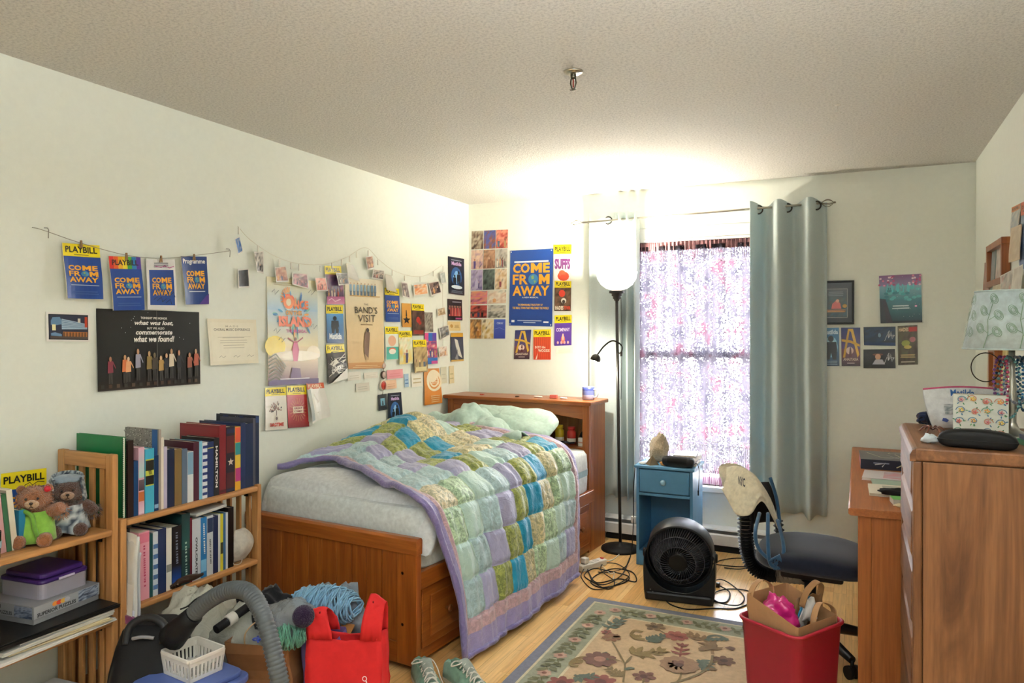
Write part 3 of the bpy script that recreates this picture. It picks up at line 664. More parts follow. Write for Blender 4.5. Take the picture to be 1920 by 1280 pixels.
    def big(p):
        p.rect(0, 0, 1, 1, '14130f', '1b1a18'); p.rect(0, 0, 1, .13, '2a201a', '17130f')
        p.text('TONIGHT WE HONOR', .40, .885, .66, .915, 'e6e2d8', .03); p.text('what was lost,', .34, .80, .72, .865, 'f2eee6', .03, .25)
        p.text('BUT WE ALSO', .46, .752, .63, .782, 'e6e2d8', .03); p.text('commemorate', .35, .685, .71, .74, 'f2eee6', .03, .25); p.text('what we found!', .33, .59, .73, .67, 'f2eee6', .03, .25)
        r = random.Random(4)
        xs = [(.11, '7a2f3e', '9a6a4a'), (.24, 'd97a4a', 'c99a70'), (.27, 'e0a070', 'd2b090'), (.36, '9a98a8', 'b88a6a'), (.47, '8a7440', 'b08a60'), (.52, '4a4034', '7a6a50'), (.585, 'b08a50', 'd2a882'), (.64, '26262c', 'caa080'), (.69, 'd8c8b0', 'd0a078'), (.77, '2a2a30', 'c89070'), (.88, '9a5a48', 'c08a68'), (.95, 'b8604a', 'c89a78')]
        for x, c, sk in xs:
            h = r.uniform(.3, .4); y = .09+r.uniform(-.01, .02); b = .024
            p.poly([(x-b*.7, y), (x-b*.1, y), (x, y+h*.4), (x+b*.2, y), (x+b*.8, y), (x+b*.7, y+h*.45), (x-b*.7, y+h*.45)], '3c3834')
            p.poly([(x-b*1.1, y+h*.40), (x+b, y+h*.42), (x+b*.9, y+h*.85), (x-b*.9, y+h*.85)], c); p.poly([(x+b*.7, y+h*.8), (x+b*1.9, y+h*.55), (x+b*2, y+h*.6), (x+b*.9, y+h*.86)], c)
            p.ell(x, y+h*.93, b*.5, h*.1, sk, 9)
        for i in range(14): p.rect(.02+i*.07, .03, .05+i*.07, .075, r.choice(['4a3226', '33302c', '5a4636']), n=1)
        for i in range(16): p.ell(r.uniform(.03, .97), r.uniform(.62, .97), .003, .005, 'cfcfd2', 6)
        p.rect(.548, .0, .552, 1, '6a665e', n=6)
    sheet('L', [(180, 578), (373, 585), (372, 719), (181, 734)], 'stage_poster', 'large dark poster of actors lined up on stage under white script lettering', 'poster', big, '1a1916', off=.003, curl=.005)
    def cert(p):
        p.rect(.06, .08, .94, .92, 'efe8d2'); p.text('M A D E', .36, .82, .62, .86, 'b8b09a', .01); p.text('CHORAL MUSIC EXPERIENCE', .12, .74, .86, .795, '77705e', .015)
        p.lines(.22, .36, .78, .64, 5, 'b4ab94', 2, .16); p.line([(.18, .6), (.86, .605)], .006, 'a8a08a')
        for x in (.18, .48, .76): p.line([(x, .16), (x+.05, .2), (x+.08, .15), (x+.14, .19)], .008, '8f8876')
    sheet('L', [(388, 597), (480, 599), (480, 680), (391, 685)], 'certificate', 'cream paper certificate with faded print, taped beside the dark poster', 'certificate', cert, 'ece4cc', off=.006, curl=.008, mat='paper')
    # -- island poster
    def isl(p):
        p.rect(0, 0, 1, .36, '8a6f86', 'e6d2a0'); p.rect(0, .36, 1, .7, 'e8d9a4', 'b8cfdc'); p.rect(0, .7, 1, 1, 'a9c8dc', 'e9dfae')
        p.ell(.14, .36, .2, .1, 'f2d84a'); p.ell(.9, .3, .14, .07, 'f6ead0'); p.ell(.55, .27, .5, .05, 'f5ecd8')
        r = random.Random(9)
        for i in range(9):
            q = math.radians(80+i*14); p.line([(.40+.10*math.cos(q)*.8, .80+.07*math.sin(q)), (.40+.19*math.cos(q)*.8, .80+.12*math.sin(q))], .012, 'e89a4a')
        p.ell(.40, .80, .12, .055, 'e8663a'); p.text('NCE', .50, .715, .80, .80, 'e87a42', .05); p.ell(.40, .76, .10, .06, 'e4f0f0', 14)
        p.ell(.40, .775, .105, .062, 'f08a4a'); p.ell(.40, .775, .05, .035, 'f2e2c0')
        p.text('ON THIS', .34, .655, .66, .70, 'e8a23a', .04); p.text('ISLAND', .20, .545, .86, .645, 'ea7f58', .06); p.text('THE MUSICAL', .34, .49, .76, .52, 'c2528a', .03)
        for i in range(26):
            a = r.uniform(0, 2*PI); d = r.uniform(.2, .36); x, y = .52+d*math.cos(a)*1.1, .66+d*math.sin(a)*.55
            p.ell(x, y, .05, .012, r.choice(['3f86b8', '5aa0c8', '2f6fa8', '7cb6a0', 'e8a04a']), 8, rot=a)
        for s in ((.08, .86), (.8, .88), (.1, .5), (.84, .55), (.2, .42)): p.line([(s[0], s[1]), (s[0]+.05, s[1]+.03), (s[0]+.06, s[1]-.02), (s[0]+.13, s[1]+.02)], .006, '4a5a50')
        p.poly([(.49, .22), (.57, .22), (.60, .33), (.56, .41), (.50, .41), (.46, .33)], 'c24a78'); p.line([(.38, .44), (.50, .40), (.56, .40), (.68, .445)], .012, '9a4a52'); p.ell(.53, .43, .022, .016, '7a4a3a', 10)
        p.poly([(.40, 0), (.66, 0), (.62, .15), (.46, .16)], '6a5078'); p.rect(0, 0, 1, .05, '5d4a78'); p.lines(.12, .05, .9, .075, 1, 'e0d8e0', 2)
        for i in range(7): p.line([(0, .04+i*.035), (.14, .08+i*.035), (.22+.02*i, .05+i*.02)], .01, '4f5a3a')
        p.lines(.1, .93, .7, .97, 2, 'b8ae80', 4)
    sheet('L', [(500, 518), (595, 527), (594, 718), (501, 723)], 'musical_poster', 'tall bright poster of an island scene with a figure in pink', 'poster', isl, 'e8dcb8', off=.004, curl=.006)
    # -- three programmes below it
    def q1(p):
        pb_header(p, .80); p.rect(0, 0, 1, .80, 'eee8da'); r = random.Random(2)
        for i in range(34):
            a = r.uniform(-.2, PI+.2); d = r.uniform(.05, .3); p.ell(.5+d*math.cos(a)*1.0, .46+d*math.sin(a)*.7, .04, .018, r.choice(['8a6a5a', '6a5a50', 'a07a6a', '4a4a4a']), 7, rot=a)
        p.line([(.5, .2), (.5, .46)], .02, '5a4a40'); p.ell(.5, .27, .09, .07, 'e4dccb'); p.ell(.5, .27, .05, .04, '6a5a50')
        p.text('RAGTIME', .2, .08, .82, .17, 'c8402c', .05)
    sheet('L', [(497, 727), (536, 725), (536, 804), (495, 807)], 'theatre_programme', 'cream programme with a tree drawing under the island poster', 'programme', q1, 'eee8da', 'programmes under the island poster', off=.005, curl=.006)
    def q2(p):
        pb_header(p, .78); p.rect(0, 0, 1, .78, '9a2626', 'b83a34')
        for i in range(20):
            a = 2*PI*i/20; p.line([(.5+.2*math.cos(a), .42+.14*math.sin(a)), (.5+.42*math.cos(a), .42+.28*math.sin(a))], .012, 'c98a4a')
        p.rect(.26, .34, .76, .5, 'e8d2b0'); p.text('GREAT', .3, .43, .72, .48, '8a2a26', .04); p.text('COMET', .3, .36, .72, .41, '8a2a26', .04); p.rect(0, 0, 1, .12, '7a1d22', '9a2626')
    sheet('L', [(537, 723), (574, 722), (576, 799), (538, 802)], 'theatre_programme', 'dark red programme under the island poster, between two pale ones', 'programme', q2, '9a2626', 'programmes under the island poster', off=.006, curl=.005)
    def q3(p):
        p.rect(0, .84, 1, 1, 'd8603a'); p.rect(0, 0, 1, .84, 'f0ece4'); p.rect(0, .05, .24, .84, 'b8c2c4'); p.line([(.45, .2), (.55, .5), (.4, .7)], .05, 'd0c8bc'); p.text('PLAYBILL', .1, .87, .9, .96, 'f2d8b0', .03)
    sheet('L', [(574, 718), (606, 717), (611, 780), (578, 794)], 'theatre_programme', 'glossy white programme with an orange strip, curling off the wall', 'programme', q3, 'ece8de', 'programmes under the island poster', off=.012, curl=.02)
    # -- programmes between the two tall posters
    def r1(p): pb_header(p, .78); p.photo(0, 0, 1, .78, ['1d1a2c', '3a3052', '6a4a6a', 'b0708a'], 3, 5); p.rect(0, 0, 1, .2, 'd890b0', 'b85a8c'); p.line([(.1, .1), (.3, .15), (.5, .07), (.8, .13)], .03, 'f0c8da')
    sheet('L', [(608, 498), (639, 499), (643, 570), (610, 570)], 'theatre_programme', 'programme with a crowd in black and a pink bottom edge', 'programme', r1, 'eeeeee', 'programmes between the tall posters', off=.006, curl=.008)
    def r2(p): pb_header(p, .78); p.rect(0, 0, 1, .78, '1f4f86', '5a9ad0'); sil(p, .5, .26, .46, .7, '14202e'); p.text('Matilda', .14, .10, .88, .26, 'e4ecf2', .04)
    sheet('L', [(611, 572), (643, 572), (643, 643), (612, 643)], 'theatre_programme', 'bright blue programme with a dark figure and white title, yellow header', 'programme', r2, '2a5a90', 'programmes between the tall posters', off=.005, curl=.004)
    def r3(p):
        pb_header(p, .78); p.rect(0, 0, 1, .78, '2a2a2a', '3c3a38'); r = random.Random(6)
        for i in range(16): p.line([(r.uniform(0, .3), r.uniform(.1, .75)), (r.uniform(.4, .7), r.uniform(.1, .75)), (1, r.uniform(.1, .75))], r.uniform(.01, .03), r.choice(['e8e4da', '9a9690', 'c8c4bc', '141414']))
        p.poly([(.1, .5), (.5, .62), (.6, .5), (.3, .42)], 'e6e2d8'); p.text('BAND\'S VISIT', .18, .3, .9, .42, 'eceae4', .03, rot=.3)
        p.poly([(.2, 0), (1, 0), (1, .3)], 'e8e4dc')
    sheet('L', [(611, 646), (645, 645), (648, 709), (612, 720)], 'theatre_programme', 'black and white programme with yellow header, lowest beside the desert poster', 'programme', r3, '333333', 'programmes between the tall posters', off=.006, curl=.012)
    def band(p):
        p.rect(0, 0, 1, .5, 'd8b078', 'e6cfa4'); p.rect(0, .5, 1, 1, 'e6cfa4', 'ece2cc'); r = random.Random(11)
        for i in range(8):
            x = .14+i*.09; p.poly([(x-.03, .85), (x+.035, .85), (x+.03, .93), (x-.025, .93)], r.choice(['5f7f9c', '7a98b0', '86a2b6'])); p.poly([(x-.02, .81), (x+.025, .81), (x+.03, .86), (x-.025, .86)], '4a6076'); p.ell(x, .942, .014, .011, 'c29a78', 8)
        p.rect(.1, .80, .9, .812, 'cda468')
        p.text('THE', .46, .705, .58, .725, '5a4a36', .0); p.text('BAND\'S', .22, .615, .82, .69, '33281c', .0); p.text('VISIT', .30, .52, .76, .60, '33281c', .0); p.rect(.36, .485, .68, .492, '9a7a50', n=1)
        p.poly([(.44, .17), (.55, .12), (.58, .28), (.60, .40), (.54, .43), (.47, .40), (.44, .30)], '7a5a46'); p.ell(.54, .43, .04, .025, '3a2a20', 10); p.poly([(.47, .10), (.57, .10), (.56, .18), (.46, .18)], 'c8a070')
        p.rect(0, 0, 1, .07, 'b8793a', 'c98f4e'); p.lines(.1, .015, .9, .05, 2, 'e8c890', 8, .3)
    sheet('L', [(646, 520), (718, 525), (718, 690), (650, 692)], 'musical_poster', 'tall sand coloured poster of a desert with a walking woman', 'poster', band, 'e4cca0', off=.004, curl=.006)
    # -- the cluster near the corner
    P_ = 'programme'; G_ = 'programmes near the wall corner'
    def s1(p): pb_header(p, .79); cfa_body(p, .79)
    sheet_rect('L', 721, 539, 748, 603, 'theatre_programme', 'small blue programme with yellow header and gold title, beside the desert poster', P_, s1, BLU, G_, off=.006, curl=.006)
    def star(p):
        p.rect(0, 0, 1, 1, 'c98a2c', 'dba24a'); pts = []
        for i in range(10):
            a = PI/2+i*PI/5; d = (.36, .16)[i % 2]; pts.append((.5+d*math.cos(a)*1.2, .30+d*math.sin(a)*.52))
        p.poly(pts, '17130d'); p.poly([(.42, .46), (.58, .46), (.54, .72), (.46, .72)], '17130d')
    sheet_rect('L', 753, 568, 770, 613, 'theatre_card', 'narrow golden card with a black star', 'card', star, 'cc9030', off=.005)
    def s2(p): pb_header(p, .79); p.photo(0, 0, 1, .79, ['17120f', '3a2a20', '6a4a38', '2a2420'], 8, 0); p.ell(.5, .5, .16, .1, 'b83424', 10); p.ell(.62, .4, .12, .06, 'a82c20', 9); p.rect(.08, .05, .9, .17, '8a2a20')
    sheet_rect('L', 772, 569, 795, 629, 'theatre_programme', 'dark brown programme with red flower and yellow header', P_, s2, '2a2018', G_, off=.006, curl=.006)
    def s3(p): p.photo(0, 0, 1, 1, ['5a5248', '8a8274', 'b0a898', '6a6254'], 12, 0, sharp=1.2)
    sheet_rect('L', 795, 585, 811, 622, 'bookmark', 'narrow grey patterned bookmark beside a dark brown programme', 'card', s3, '8a8274', off=.006)
    def s4(p): pb_header(p, .78); p.rect(0, 0, 1, .78, 'e6ece0'); p.ell(.5, .58, .3, .16, 'e8b898'); p.rect(.05, .03, .95, .4, '3fb0a4'); p.ell(.5, .3, .26, .08, 'e87a5a'); p.ell(.5, .26, .26, .08, 'f2ede0')
    sheet_rect('L', 722, 612, 747, 676, 'theatre_programme', 'programme with turquoise lower half and pale face, yellow header', P_, s4, 'e6ece0', G_, off=.006, curl=.006)
    def s5(p): pb_header(p, .8); p.photo(0, 0, 1, .8, ['f0e2a0', 'e8c860', 'd8e0c0', 'f4ecd0', 'c8a050'], 15, 2)
    sheet_rect('L', 747, 620, 772, 683, 'theatre_programme', 'pale yellow programme overlapping the turquoise one', P_, s5, 'f0e2a0', G_, off=.010, curl=.006)
    def s6(p): pb_header(p, .78); p.photo(0, 0, 1, .78, ['5a4a36', '8a7350', 'c8b080', 'a08a60'], 18, 3); p.rect(.1, .04, .9, .17, 'd8cc9a')
    sheet_rect('L', 774, 637, 799, 699, 'theatre_programme', 'brownish group portrait programme with yellow header above the orange leaflet', P_, s6, '7a6a4a', G_, off=.010, curl=.008)
    def s7(p):
        p.rect(0, .74, .33, 1, 'd84a8a'); p.rect(.33, .74, .66, 1, '2a6cc0'); p.rect(.66, .74, 1, 1, '5a3fa4'); p.photo(0, .2, 1, .74, ['2a4a8a', '6a3a7a', 'd0586a', 'e8d0c0'], 21, 4); p.rect(0, 0, 1, .2, '2a6ab8'); p.rect(.5, 0, 1, .1, 'c03a8a')
    sheet_rect('L', 796, 624, 818, 683, 'theatre_programme', 'blue and magenta programme with dancers', P_, s7, '2a4a8a', G_, off=.007, curl=.004)
    def mat2(p, t=True):
        p.rect(0, 0, 1, 1, '0f1c30', '12203a'); p.ell(.5, .48, .34, .26, '2c62a4'); p.ell(.5, .46, .22, .18, '7fb2e0'); sil(p, .38, .24, .3, .3, '0a1018'); sil(p, .64, .27, .38, .34, '0a1018')
        p.text('Matilda', .2, .78, .82, .88, 'c8a8d8', .04); p.ell(.5, .2, .36, .05, 'd8e8f4', 12); p.lines(.1, .04, .9, .12, 3, '8fa8c0', 3, .3); p.lines(.15, .91, .85, .95, 1, 'a8b8cc', 4)
    sheet('L', [(840, 480), (870, 485), (869, 554), (841, 550)], 'theatre_card', 'dark blue glossy poster card high beside the wall corner', 'poster', mat2, '101c30', off=.004, curl=.004)
    def red(p): p.rect(0, 0, 1, 1, '17151c', '1c1c26'); [p.poly([(.06+i*.11, .2), (.14+i*.11, .2), (.13+i*.11, .6), (.07+i*.11, .6)], 'c04a4a' if i % 2 else 'd87a70') for i in range(8)]; [p.ell(.1+i*.11, .65, .025, .05, 'd8a890', 7) for i in range(8)]; p.rect(.3, .85, .9, .9, '8a90a0', n=1); p.rect(.5, .05, .9, .12, 'b04a8a', n=1)
    sheet_rect('L', 839, 560, 866, 600, 'photograph', 'photograph of a red dressed chorus line on black', 'photograph', red, '18161c', off=.003)
    def tanc(p): p.rect(.03, .05, .97, .95, 'e0c890'); p.ell(.3, .5, .12, .2, 'c09040', 8); p.lines(.5, .3, .9, .7, 3, 'b08a4a', 1)
    sheet_rect('L', 839, 602, 863, 620, 'ticket_card', 'small tan ticket under the chorus line photograph', 'card', tanc, 'ecd8a4', off=.003)
    def s8(p): p.rect(0, .86, 1, 1, 'd9a83c'); p.rect(0, 0, 1, .86, '2e3248', '3a3e58'); p.poly([(.3, .8), (.55, .75), (.75, .35), (.9, .1), (.6, .2), (.4, .5)], 'd8d4cc'); p.poly([(.3, .1), (.6, .05), (.5, .3)], '8a8a94'); p.rect(0, 0, 1, .06, 'd0a850')
    sheet_rect('L', 845, 624, 868, 678, 'theatre_programme', 'navy programme with a white diagonal figure next to the wall corner', P_, s8, '2e3248', G_, off=.006, curl=.004)
    def wave(p):
        p.rect(0, 0, 1, 1, 'd6863a', 'de9348')
        for r1, c in ((.42, 'f4e6c8'), (.33, 'de9348'), (.26, 'f4e6c8'), (.19, 'd98a40')): p.ell(.62, .66, r1*1.1, r1*.72, c, 26)
        p.lines(.35, .58, .95, .72, 3, 'f4e6c8', 4, .3); p.lines(.35, .06, .9, .28, 4, 'f0dcb4', 6, .3)
    sheet('L', [(795, 691), (823, 690), (827, 755), (794, 760)], 'leaflet', 'orange leaflet with white concentric rings above the headboard', 'leaflet', wave, 'd6863a', off=.006, curl=.008)
    sheet('L', [(728, 737), (752, 735), (754, 797), (726, 803)], 'theatre_card', 'dark blue glossy card hanging lowest on the wall over the bed', 'poster', mat2, '101c30', off=.008, curl=.006, block=.003)
    def idc(p): p.rect(.1, .1, .9, .9, '1c2630'); p.rect(.25, .3, .75, .75, '6fa8c0'); p.poly([(.4, .32), (.6, .32), (.55, .6), (.45, .6)], '1a222c')
    sheet_rect('L', 709, 740, 725, 770, 'pass_card', 'small dark pass card hanging below the round charms', 'card', idc, '2a3038', off=.008, block=.002)
    for i, (x0, y0, x1, y1, c, d) in enumerate(((712, 679, 726, 692, 'b8988a', 'pink square'), (714, 695, 724, 710, '4a3430', 'dark round'), (713, 712, 723, 732, 'd8c8ba', 'pale round')) ):
        a = onX((x0+x1)/2, (y0+y1)/2, XL+.012); rr = (y1-y0)/2/1370*4.9
        m = MB().at(a, 0, 0, PI/2).col(c).lathe([(0, -.006), (rr*.9, -.006), (rr, 0), (rr*.9, .006), (0, .006)], 18 if i else 4)
        o = tag(m.build('keyring_charm', 'gloss'), d+' charm on the cord of charms beside the pink card', 'charm', 'charms on the cord')
        MB().at(a, 0, 0, PI/2).col('c0392b' if i == 2 else 'e0c8c0').lathe([(rr*.55, .0075), (rr*.75, .007), (rr*.75, .006)], 16).lathe([(0, .0075), (rr*.5, .007), (rr*.5, .006)], 12).build('face', 'gloss', o, world=True)
    p0 = onX(719, 676, XL+.012)
    tag(MB().col('2c2a2a').tube([p0+Vector((0, 0, .0)), onX(719, 695, XL+.010), onX(718, 735, XL+.010), onX(717, 741, XL+.012)], .0016, 5).build('lanyard_cord', 'matte'), 'short dark cord carrying three charms and a pass card', 'cord')
    def plain(c2, n=2):
        def f(p): p.lines(.12, .25, .88, .75, n, c2, 3, .3)
        return f
    for x0, y0, x1, y1, c, c2, lab in ((725, 694, 755, 711, 'e89aa0', 'e0868e', 'pink note card beside the round charms'), (723, 713, 743, 730, 'ecc4a4', 'd8a888', 'peach note card under the pink one'), (758, 701, 766, 726, 'a8c4dc', '4a78b0', 'narrow pale blue ticket stub'),
                                       (651, 698, 676, 714, 'ece8dc', 'd4cebe', 'white note card directly under the desert poster'), (682, 699, 708, 710, 'ece8dc', 'd8d2c2', 'small white strip of paper near the charms'), (667, 719, 692, 735, 'd8d2c4', 'c2bcae', 'grey note card lowest under the desert poster'),
                                       (771, 698, 792, 726, 'f0eadc', 'c8b48a', 'white square card beside the orange leaflet'), (826, 688, 837, 719, 'd4d2bc', 'c6c4ae', 'narrow greenish grey paper strip beside the orange leaflet'), (842, 686, 851, 719, 'ddd0a8', 'b8b080', 'narrow yellowish paper strip closest to the headboard')):
        sheet_rect('L', x0, y0, x1, y1, 'note_card', lab, 'card', plain(c2), c, off=.004, curl=.003, mat='paper')
    # -- second garland with clip-on photographs
    X2 = XL+.016
    pts = spline([onX(446, 424, X2), onX(470, 450, X2), onX(515, 480, X2), onX(560, 494, X2), onX(610, 495, X2), onX(650, 482, X2), onX(685, 464, X2), onX(712, 488, X2), onX(740, 508, X2), onX(775, 518, X2), onX(800, 515, X2), onX(829, 497, X2)], 8)
    g = thing('photo_garland', 'pale clip garland strung across the wall over the tall posters', 'garland', onX(640, 495, XL+.016))
    MB().col('d8d2c0').tube(pts, .0013, 5).build('garland_wire', 'plastic', g, world=True)
    for x, y in ((447, 428), (483, 462), (523, 488), (560, 497), (600, 500), (622, 494), (655, 482), (690, 471), (708, 488), (735, 508), (758, 518), (787, 520), (812, 510), (830, 500), (668, 474), (545, 494), (640, 488)):
        p = onX(x, y, X2); MB().at(p, 0, 0, 0).col('e9e6da').box((.003, 0, -.012), (.006, .008, .035)).build('clip', 'plastic', g, world=True, bevel=.0015)
    ps = [('white and blue postcard turned sideways at the garland end', [(440, 447), (449, 443), (455, 472), (446, 478)], ['e8e8e8', '4a80c0', '2a5a9a', 'f0f0ee'], 0, .05),
          ('black instant photograph hanging below the garland end', [(446, 505), (466, 503), (467, 539), (446, 540)], ['0e0e12', '1a1a20', '3a3a40'], 0, .012),
          ('dark narrow photograph, second along the garland', [(476, 472), (494, 470), (493, 513), (481, 510)], ['18161a', '4a4440', 'd8d0c8', '2a2624'], 1, .02),
          ('snapshot of three friends above the island poster', [(515, 501), (536, 498), (541, 528), (517, 529)], ['4a3430', 'a87060', 'e0b8a0', '6a4a52'], 3, .018),
          ('pinkish snapshot of a big group above the island poster', [(548, 511), (577, 513), (579, 542), (547, 533)], ['8a5a6a', 'd8a0a8', '3a3448', 'e8d0d0'], 6, .018),
          ('snapshot of people in red and pink', [(590, 520), (611, 520), (614, 545), (593, 546)], ['a83a3a', 'e07a6a', 'f0c0b0', '5a3030'], 4, .018),
          ('snapshot of a crowd dressed in black over the pink edged programme', [(630, 511), (652, 512), (654, 533), (634, 535)], ['141418', '3a3438', '8a7a78', '26242c'], 5, .03),
          ('grey photograph turned edge-on, over the desert poster', [(649, 493), (662, 496), (674, 528), (651, 519)], ['c8c4ba', 'd4d0c6'], 0, .03),
          ('upright brown snapshot at the garland peak', [(685, 481), (699, 479), (701, 503), (688, 506)], ['3a2018', '8a5038', 'c8a088'], 2, .02),
          ('snapshot of a row of people in black beside the peak', [(700, 504), (721, 507), (719, 525), (697, 521)], ['17161a', '2c2a30', 'b8a8a0', '3a383c'], 5, .02),
          ('grey photograph turned edge-on, beside the desert poster', [(722, 513), (734, 516), (743, 548), (724, 543)], ['c4c0b6', 'd0ccc2'], 0, .03),
          ('narrow twisted photograph over the golden card', [(752, 528), (764, 530), (768, 560), (754, 556)], ['b8b4ac', '6a5a60', 'e0d8d0'], 1, .025),
          ('white bordered orange snapshot near the corner', [(775, 533), (801, 531), (802, 551), (776, 555)], ['d8542c', 'e8a060', 'f0e0c8', '8a3a20'], 0, .016),
          ('dark snapshot of a couple near the corner', [(803, 530), (823, 526), (827, 549), (808, 555)], ['141216', '3a3034', '9a8078', '1c1a20'], 2, .016),
          ('pale photograph at the last clip of the garland', [(824, 511), (834, 509), (836, 531), (827, 532)], ['d8dcd8', 'a8b4b0', 'eceae4'], 0, .016),
          ('small landscape snapshot on the hanging strand', [(820, 579), (834, 575), (836, 590), (820, 593)], ['c8a060', '8a6a40', 'e0d0b0', '5a4a40'], 0, .012),
          ('tilted black and white snapshot on the hanging strand', [(823, 614), (841, 609), (843, 628), (826, 638)], ['2a2a2a', '7a7a78', 'd8d8d4'], 1, .014),
          ('lowest small group snapshot on the hanging strand', [(822, 650), (838, 648), (839, 667), (823, 670)], ['6a4a40', 'c8a890', 'e8e0d8', '4a4248'], 3, .012)]
    for i, (lab, q, pal, ppl, off) in enumerate(ps):
        def f(p, pal=pal, ppl=ppl, i=i):
            p.photo(.06, .08, .94, .94, pal, 40+i, ppl, n=6)
        sheet('L', q, 'photograph', lab, 'photograph', f, 'e6e2da' if len(pal) > 2 else 'c6c2b8', 'photographs clipped to the garland', off=off, curl=.003)
    st = MB().col('cfc8b4').tube([onX(830, 500, XL+.010), onX(830, 560, XL+.009), onX(831, 610, XL+.009), onX(830, 665, XL+.009)], .0012, 5)
    tag(st.build('photo_strand', 'plastic'), 'thin vertical strand holding three small snapshots near the corner', 'string')
left_wall()

def back_wall():
    # -- collage of sixteen prints in the corner
    C = [(884, 433), (953, 430)]
    bands = [(430.5, 3, 'a'), (0, 0, '')]
    desc = ['dark shop front at night', 'orange lit street with blue sky', 'red lit stage', 'two smiling faces in violet light', 'brown group portrait', 'grey crowd on steps', 'violet hall with white gown', 'dark green doorway', 'sunlit standing person',
            'blue and pink sunset', 'couple on a pale beach', 'dark party with red centre', 'tilted grey street sign', 'orange doorway', 'golden gallery', 'plain blue screen with white title']
    pals = [['17120f', '5a3a2c', 'c8b8a0', '3a2a24'], ['b8662c', '7a4428', '3a5ab0', '5a3420'], ['2a1414', 'b83a30', 'e89a80', '3a2020'], ['5a4a8a', 'c8a0a0', 'e8c8b0', '2a2a4a'], ['3a2a20', '8a5a40', 'c89a78', '2a201a'], ['5a524a', '9a9288', 'c8c0b4', '3a3632'],
            ['4a3f7a', '8a7ab0', 'c8bcd8', '2c2448'], ['14181a', '2a3230', '6a7a70', '1c2020'], ['7a6a5a', 'c8a070', 'e8d8c0', '4a3a30'], ['1c2438', 'd0708a', 'e8a070', '4a68b8'], ['e8d8c0', 'c8a890', 'f0e8d8', '7a8a7a'], ['140f12', '6a2a2a', 'd05a4a', '241a20'],
            ['2c2c28', '7a7870', 'd0ccc0', '3c3a34'], ['a86a30', 'd8a058', '5a3a20', 'e8c890'], ['8a6a30', 'c8a860', 'e8e0c8', '4a3a24'], ['2a3a9a', '3a50b0', '5a70c8', '24308a']]
    ppl = [0, 0, 2, 2, 3, 4, 1, 0, 1, 0, 1, 3, 0, 1, 0, 0]
    rows = [(433, 468, 3), (469, 505, 3), (506, 545, 3), (546, 571, 2), (572, 596, 2), (598, 635, 3)]
    k = 0
    for y0, y1, n in rows:
        x0 = 884-(y0-433)*.016; x1 = 953-(y0-433)*.028
        cuts = [x0+(x1-x0)*i/n for i in range(n+1)] if n == 3 else [x0, x0+(x1-x0)*.48, x1]
        for i in range(n):
            a, b = cuts[i]+.3, cuts[i+1]-.3; s = -.045*(1 if y0 < 560 else 0)
            def f(p, k=k):
                p.photo(.01, .01, .99, .99, pals[k], 80+k, ppl[k], n=8)
                if k == 15: p.rect(.01, .01, .99, .99, '2e3f9c', '4a62c0'); p.text('COMPANY', .25, .74, .8, .84, 'c8d0e8', .02); p.line([(.05, .5), (.5, .56), (.95, .45)], .02, '7a8ad0')
                if k == 6: p.poly([(.4, .1), (.62, .1), (.66, .4), (.5, .62), (.36, .4)], 'c8c0dc')
                if k == 12: p.poly([(.2, .5), (.85, .6), (.82, .8), (.2, .72)], 'c8c4b4')
                if k == 9: p.rect(.01, .5, .99, .62, 'e8907a', 'd87a90')
            sheet('B', [(a, y0+s*(a-884)), (b, y0+s*(b-884)), (b-.5, y1+s*(b-884)), (a-.5, y1+s*(a-884))], 'photo_print', 'print of '+desc[k]+' in the corner collage', 'photograph', f, 'e8e4dc', 'prints of the corner collage', off=.002, curl=.0012, thick=.0006)
            k += 1
    def cfa(p):
        p.rect(0, 0, 1, 1, '1d4390', '1f4a9c'); p.rect(.1, .835, .9, .855, 'e8ecf4', n=1); cfa_logo(p, .07, .395, .93, .825); p.text('A NEW MUSICAL', .3, .365, .68, .385, 'e8ecf4', .02)
        p.text('THE REMARKABLE TRUE STORY OF', .2, .265, .78, .29, 'f0bc50', .03); p.text('THE SMALL TOWN THAT WELCOMED THE WORLD', .08, .22, .92, .25, 'f0bc50', .03)
        p.rect(.06, .045, .13, .075, 'e8ecf4'); p.rect(.80, .045, .92, .065, 'e8ecf4', n=1); p.rect(.2, .065, .76, .075, 'b8c4dc', n=1); p.rect(.34, .04, .62, .05, 'b8c4dc', n=1)
        for u, v in ((.03, .98), (.97, .98), (.03, .02), (.97, .02)): p.ell(u, v, .014, .009, 'e8ecf0', 8)
    sheet('B', [(957, 470), (1037, 466), (1036, 612), (955, 610)], 'musical_poster', 'large blue poster with golden block title beside the corner collage', 'poster', cfa, '1d4390', off=.003, curl=.003)
    G = 'programmes around the blue poster'
    def sf(p):
        pb_header(p, .74); p.rect(0, 0, 1, .74, 'efe6e0'); p.text('SUFFS', .05, .32, .95, .62, '7a3a7a', .06); p.ell(.55, .13, .34, .13, 'e0543a', 12); p.ell(.48, .2, .2, .1, 'e86a4a', 10)
    sheet('B', [(1038, 459), (1072, 458), (1071, 527), (1039, 526)], 'theatre_programme', 'white programme with purple wobbly title, top beside the blue poster', 'programme', sf, 'efe6e0', G, off=.005)
    def hd(p):
        pb_header(p, .77); p.photo(0, 0, 1, .77, ['241c18', '4a362a', '7a5a44', '2c2420'], 31); p.ell(.45, .58, .2, .12, 'd8402c', 10); p.ell(.56, .34, .16, .09, 'd8d4c8', 10); p.ell(.56, .31, .1, .06, '3a302a', 9); p.text('HADES', .06, .04, .55, .17, 'e8dcc8', .04); p.text('TOWN', .57, .04, .96, .17, 'd84a30', .04)
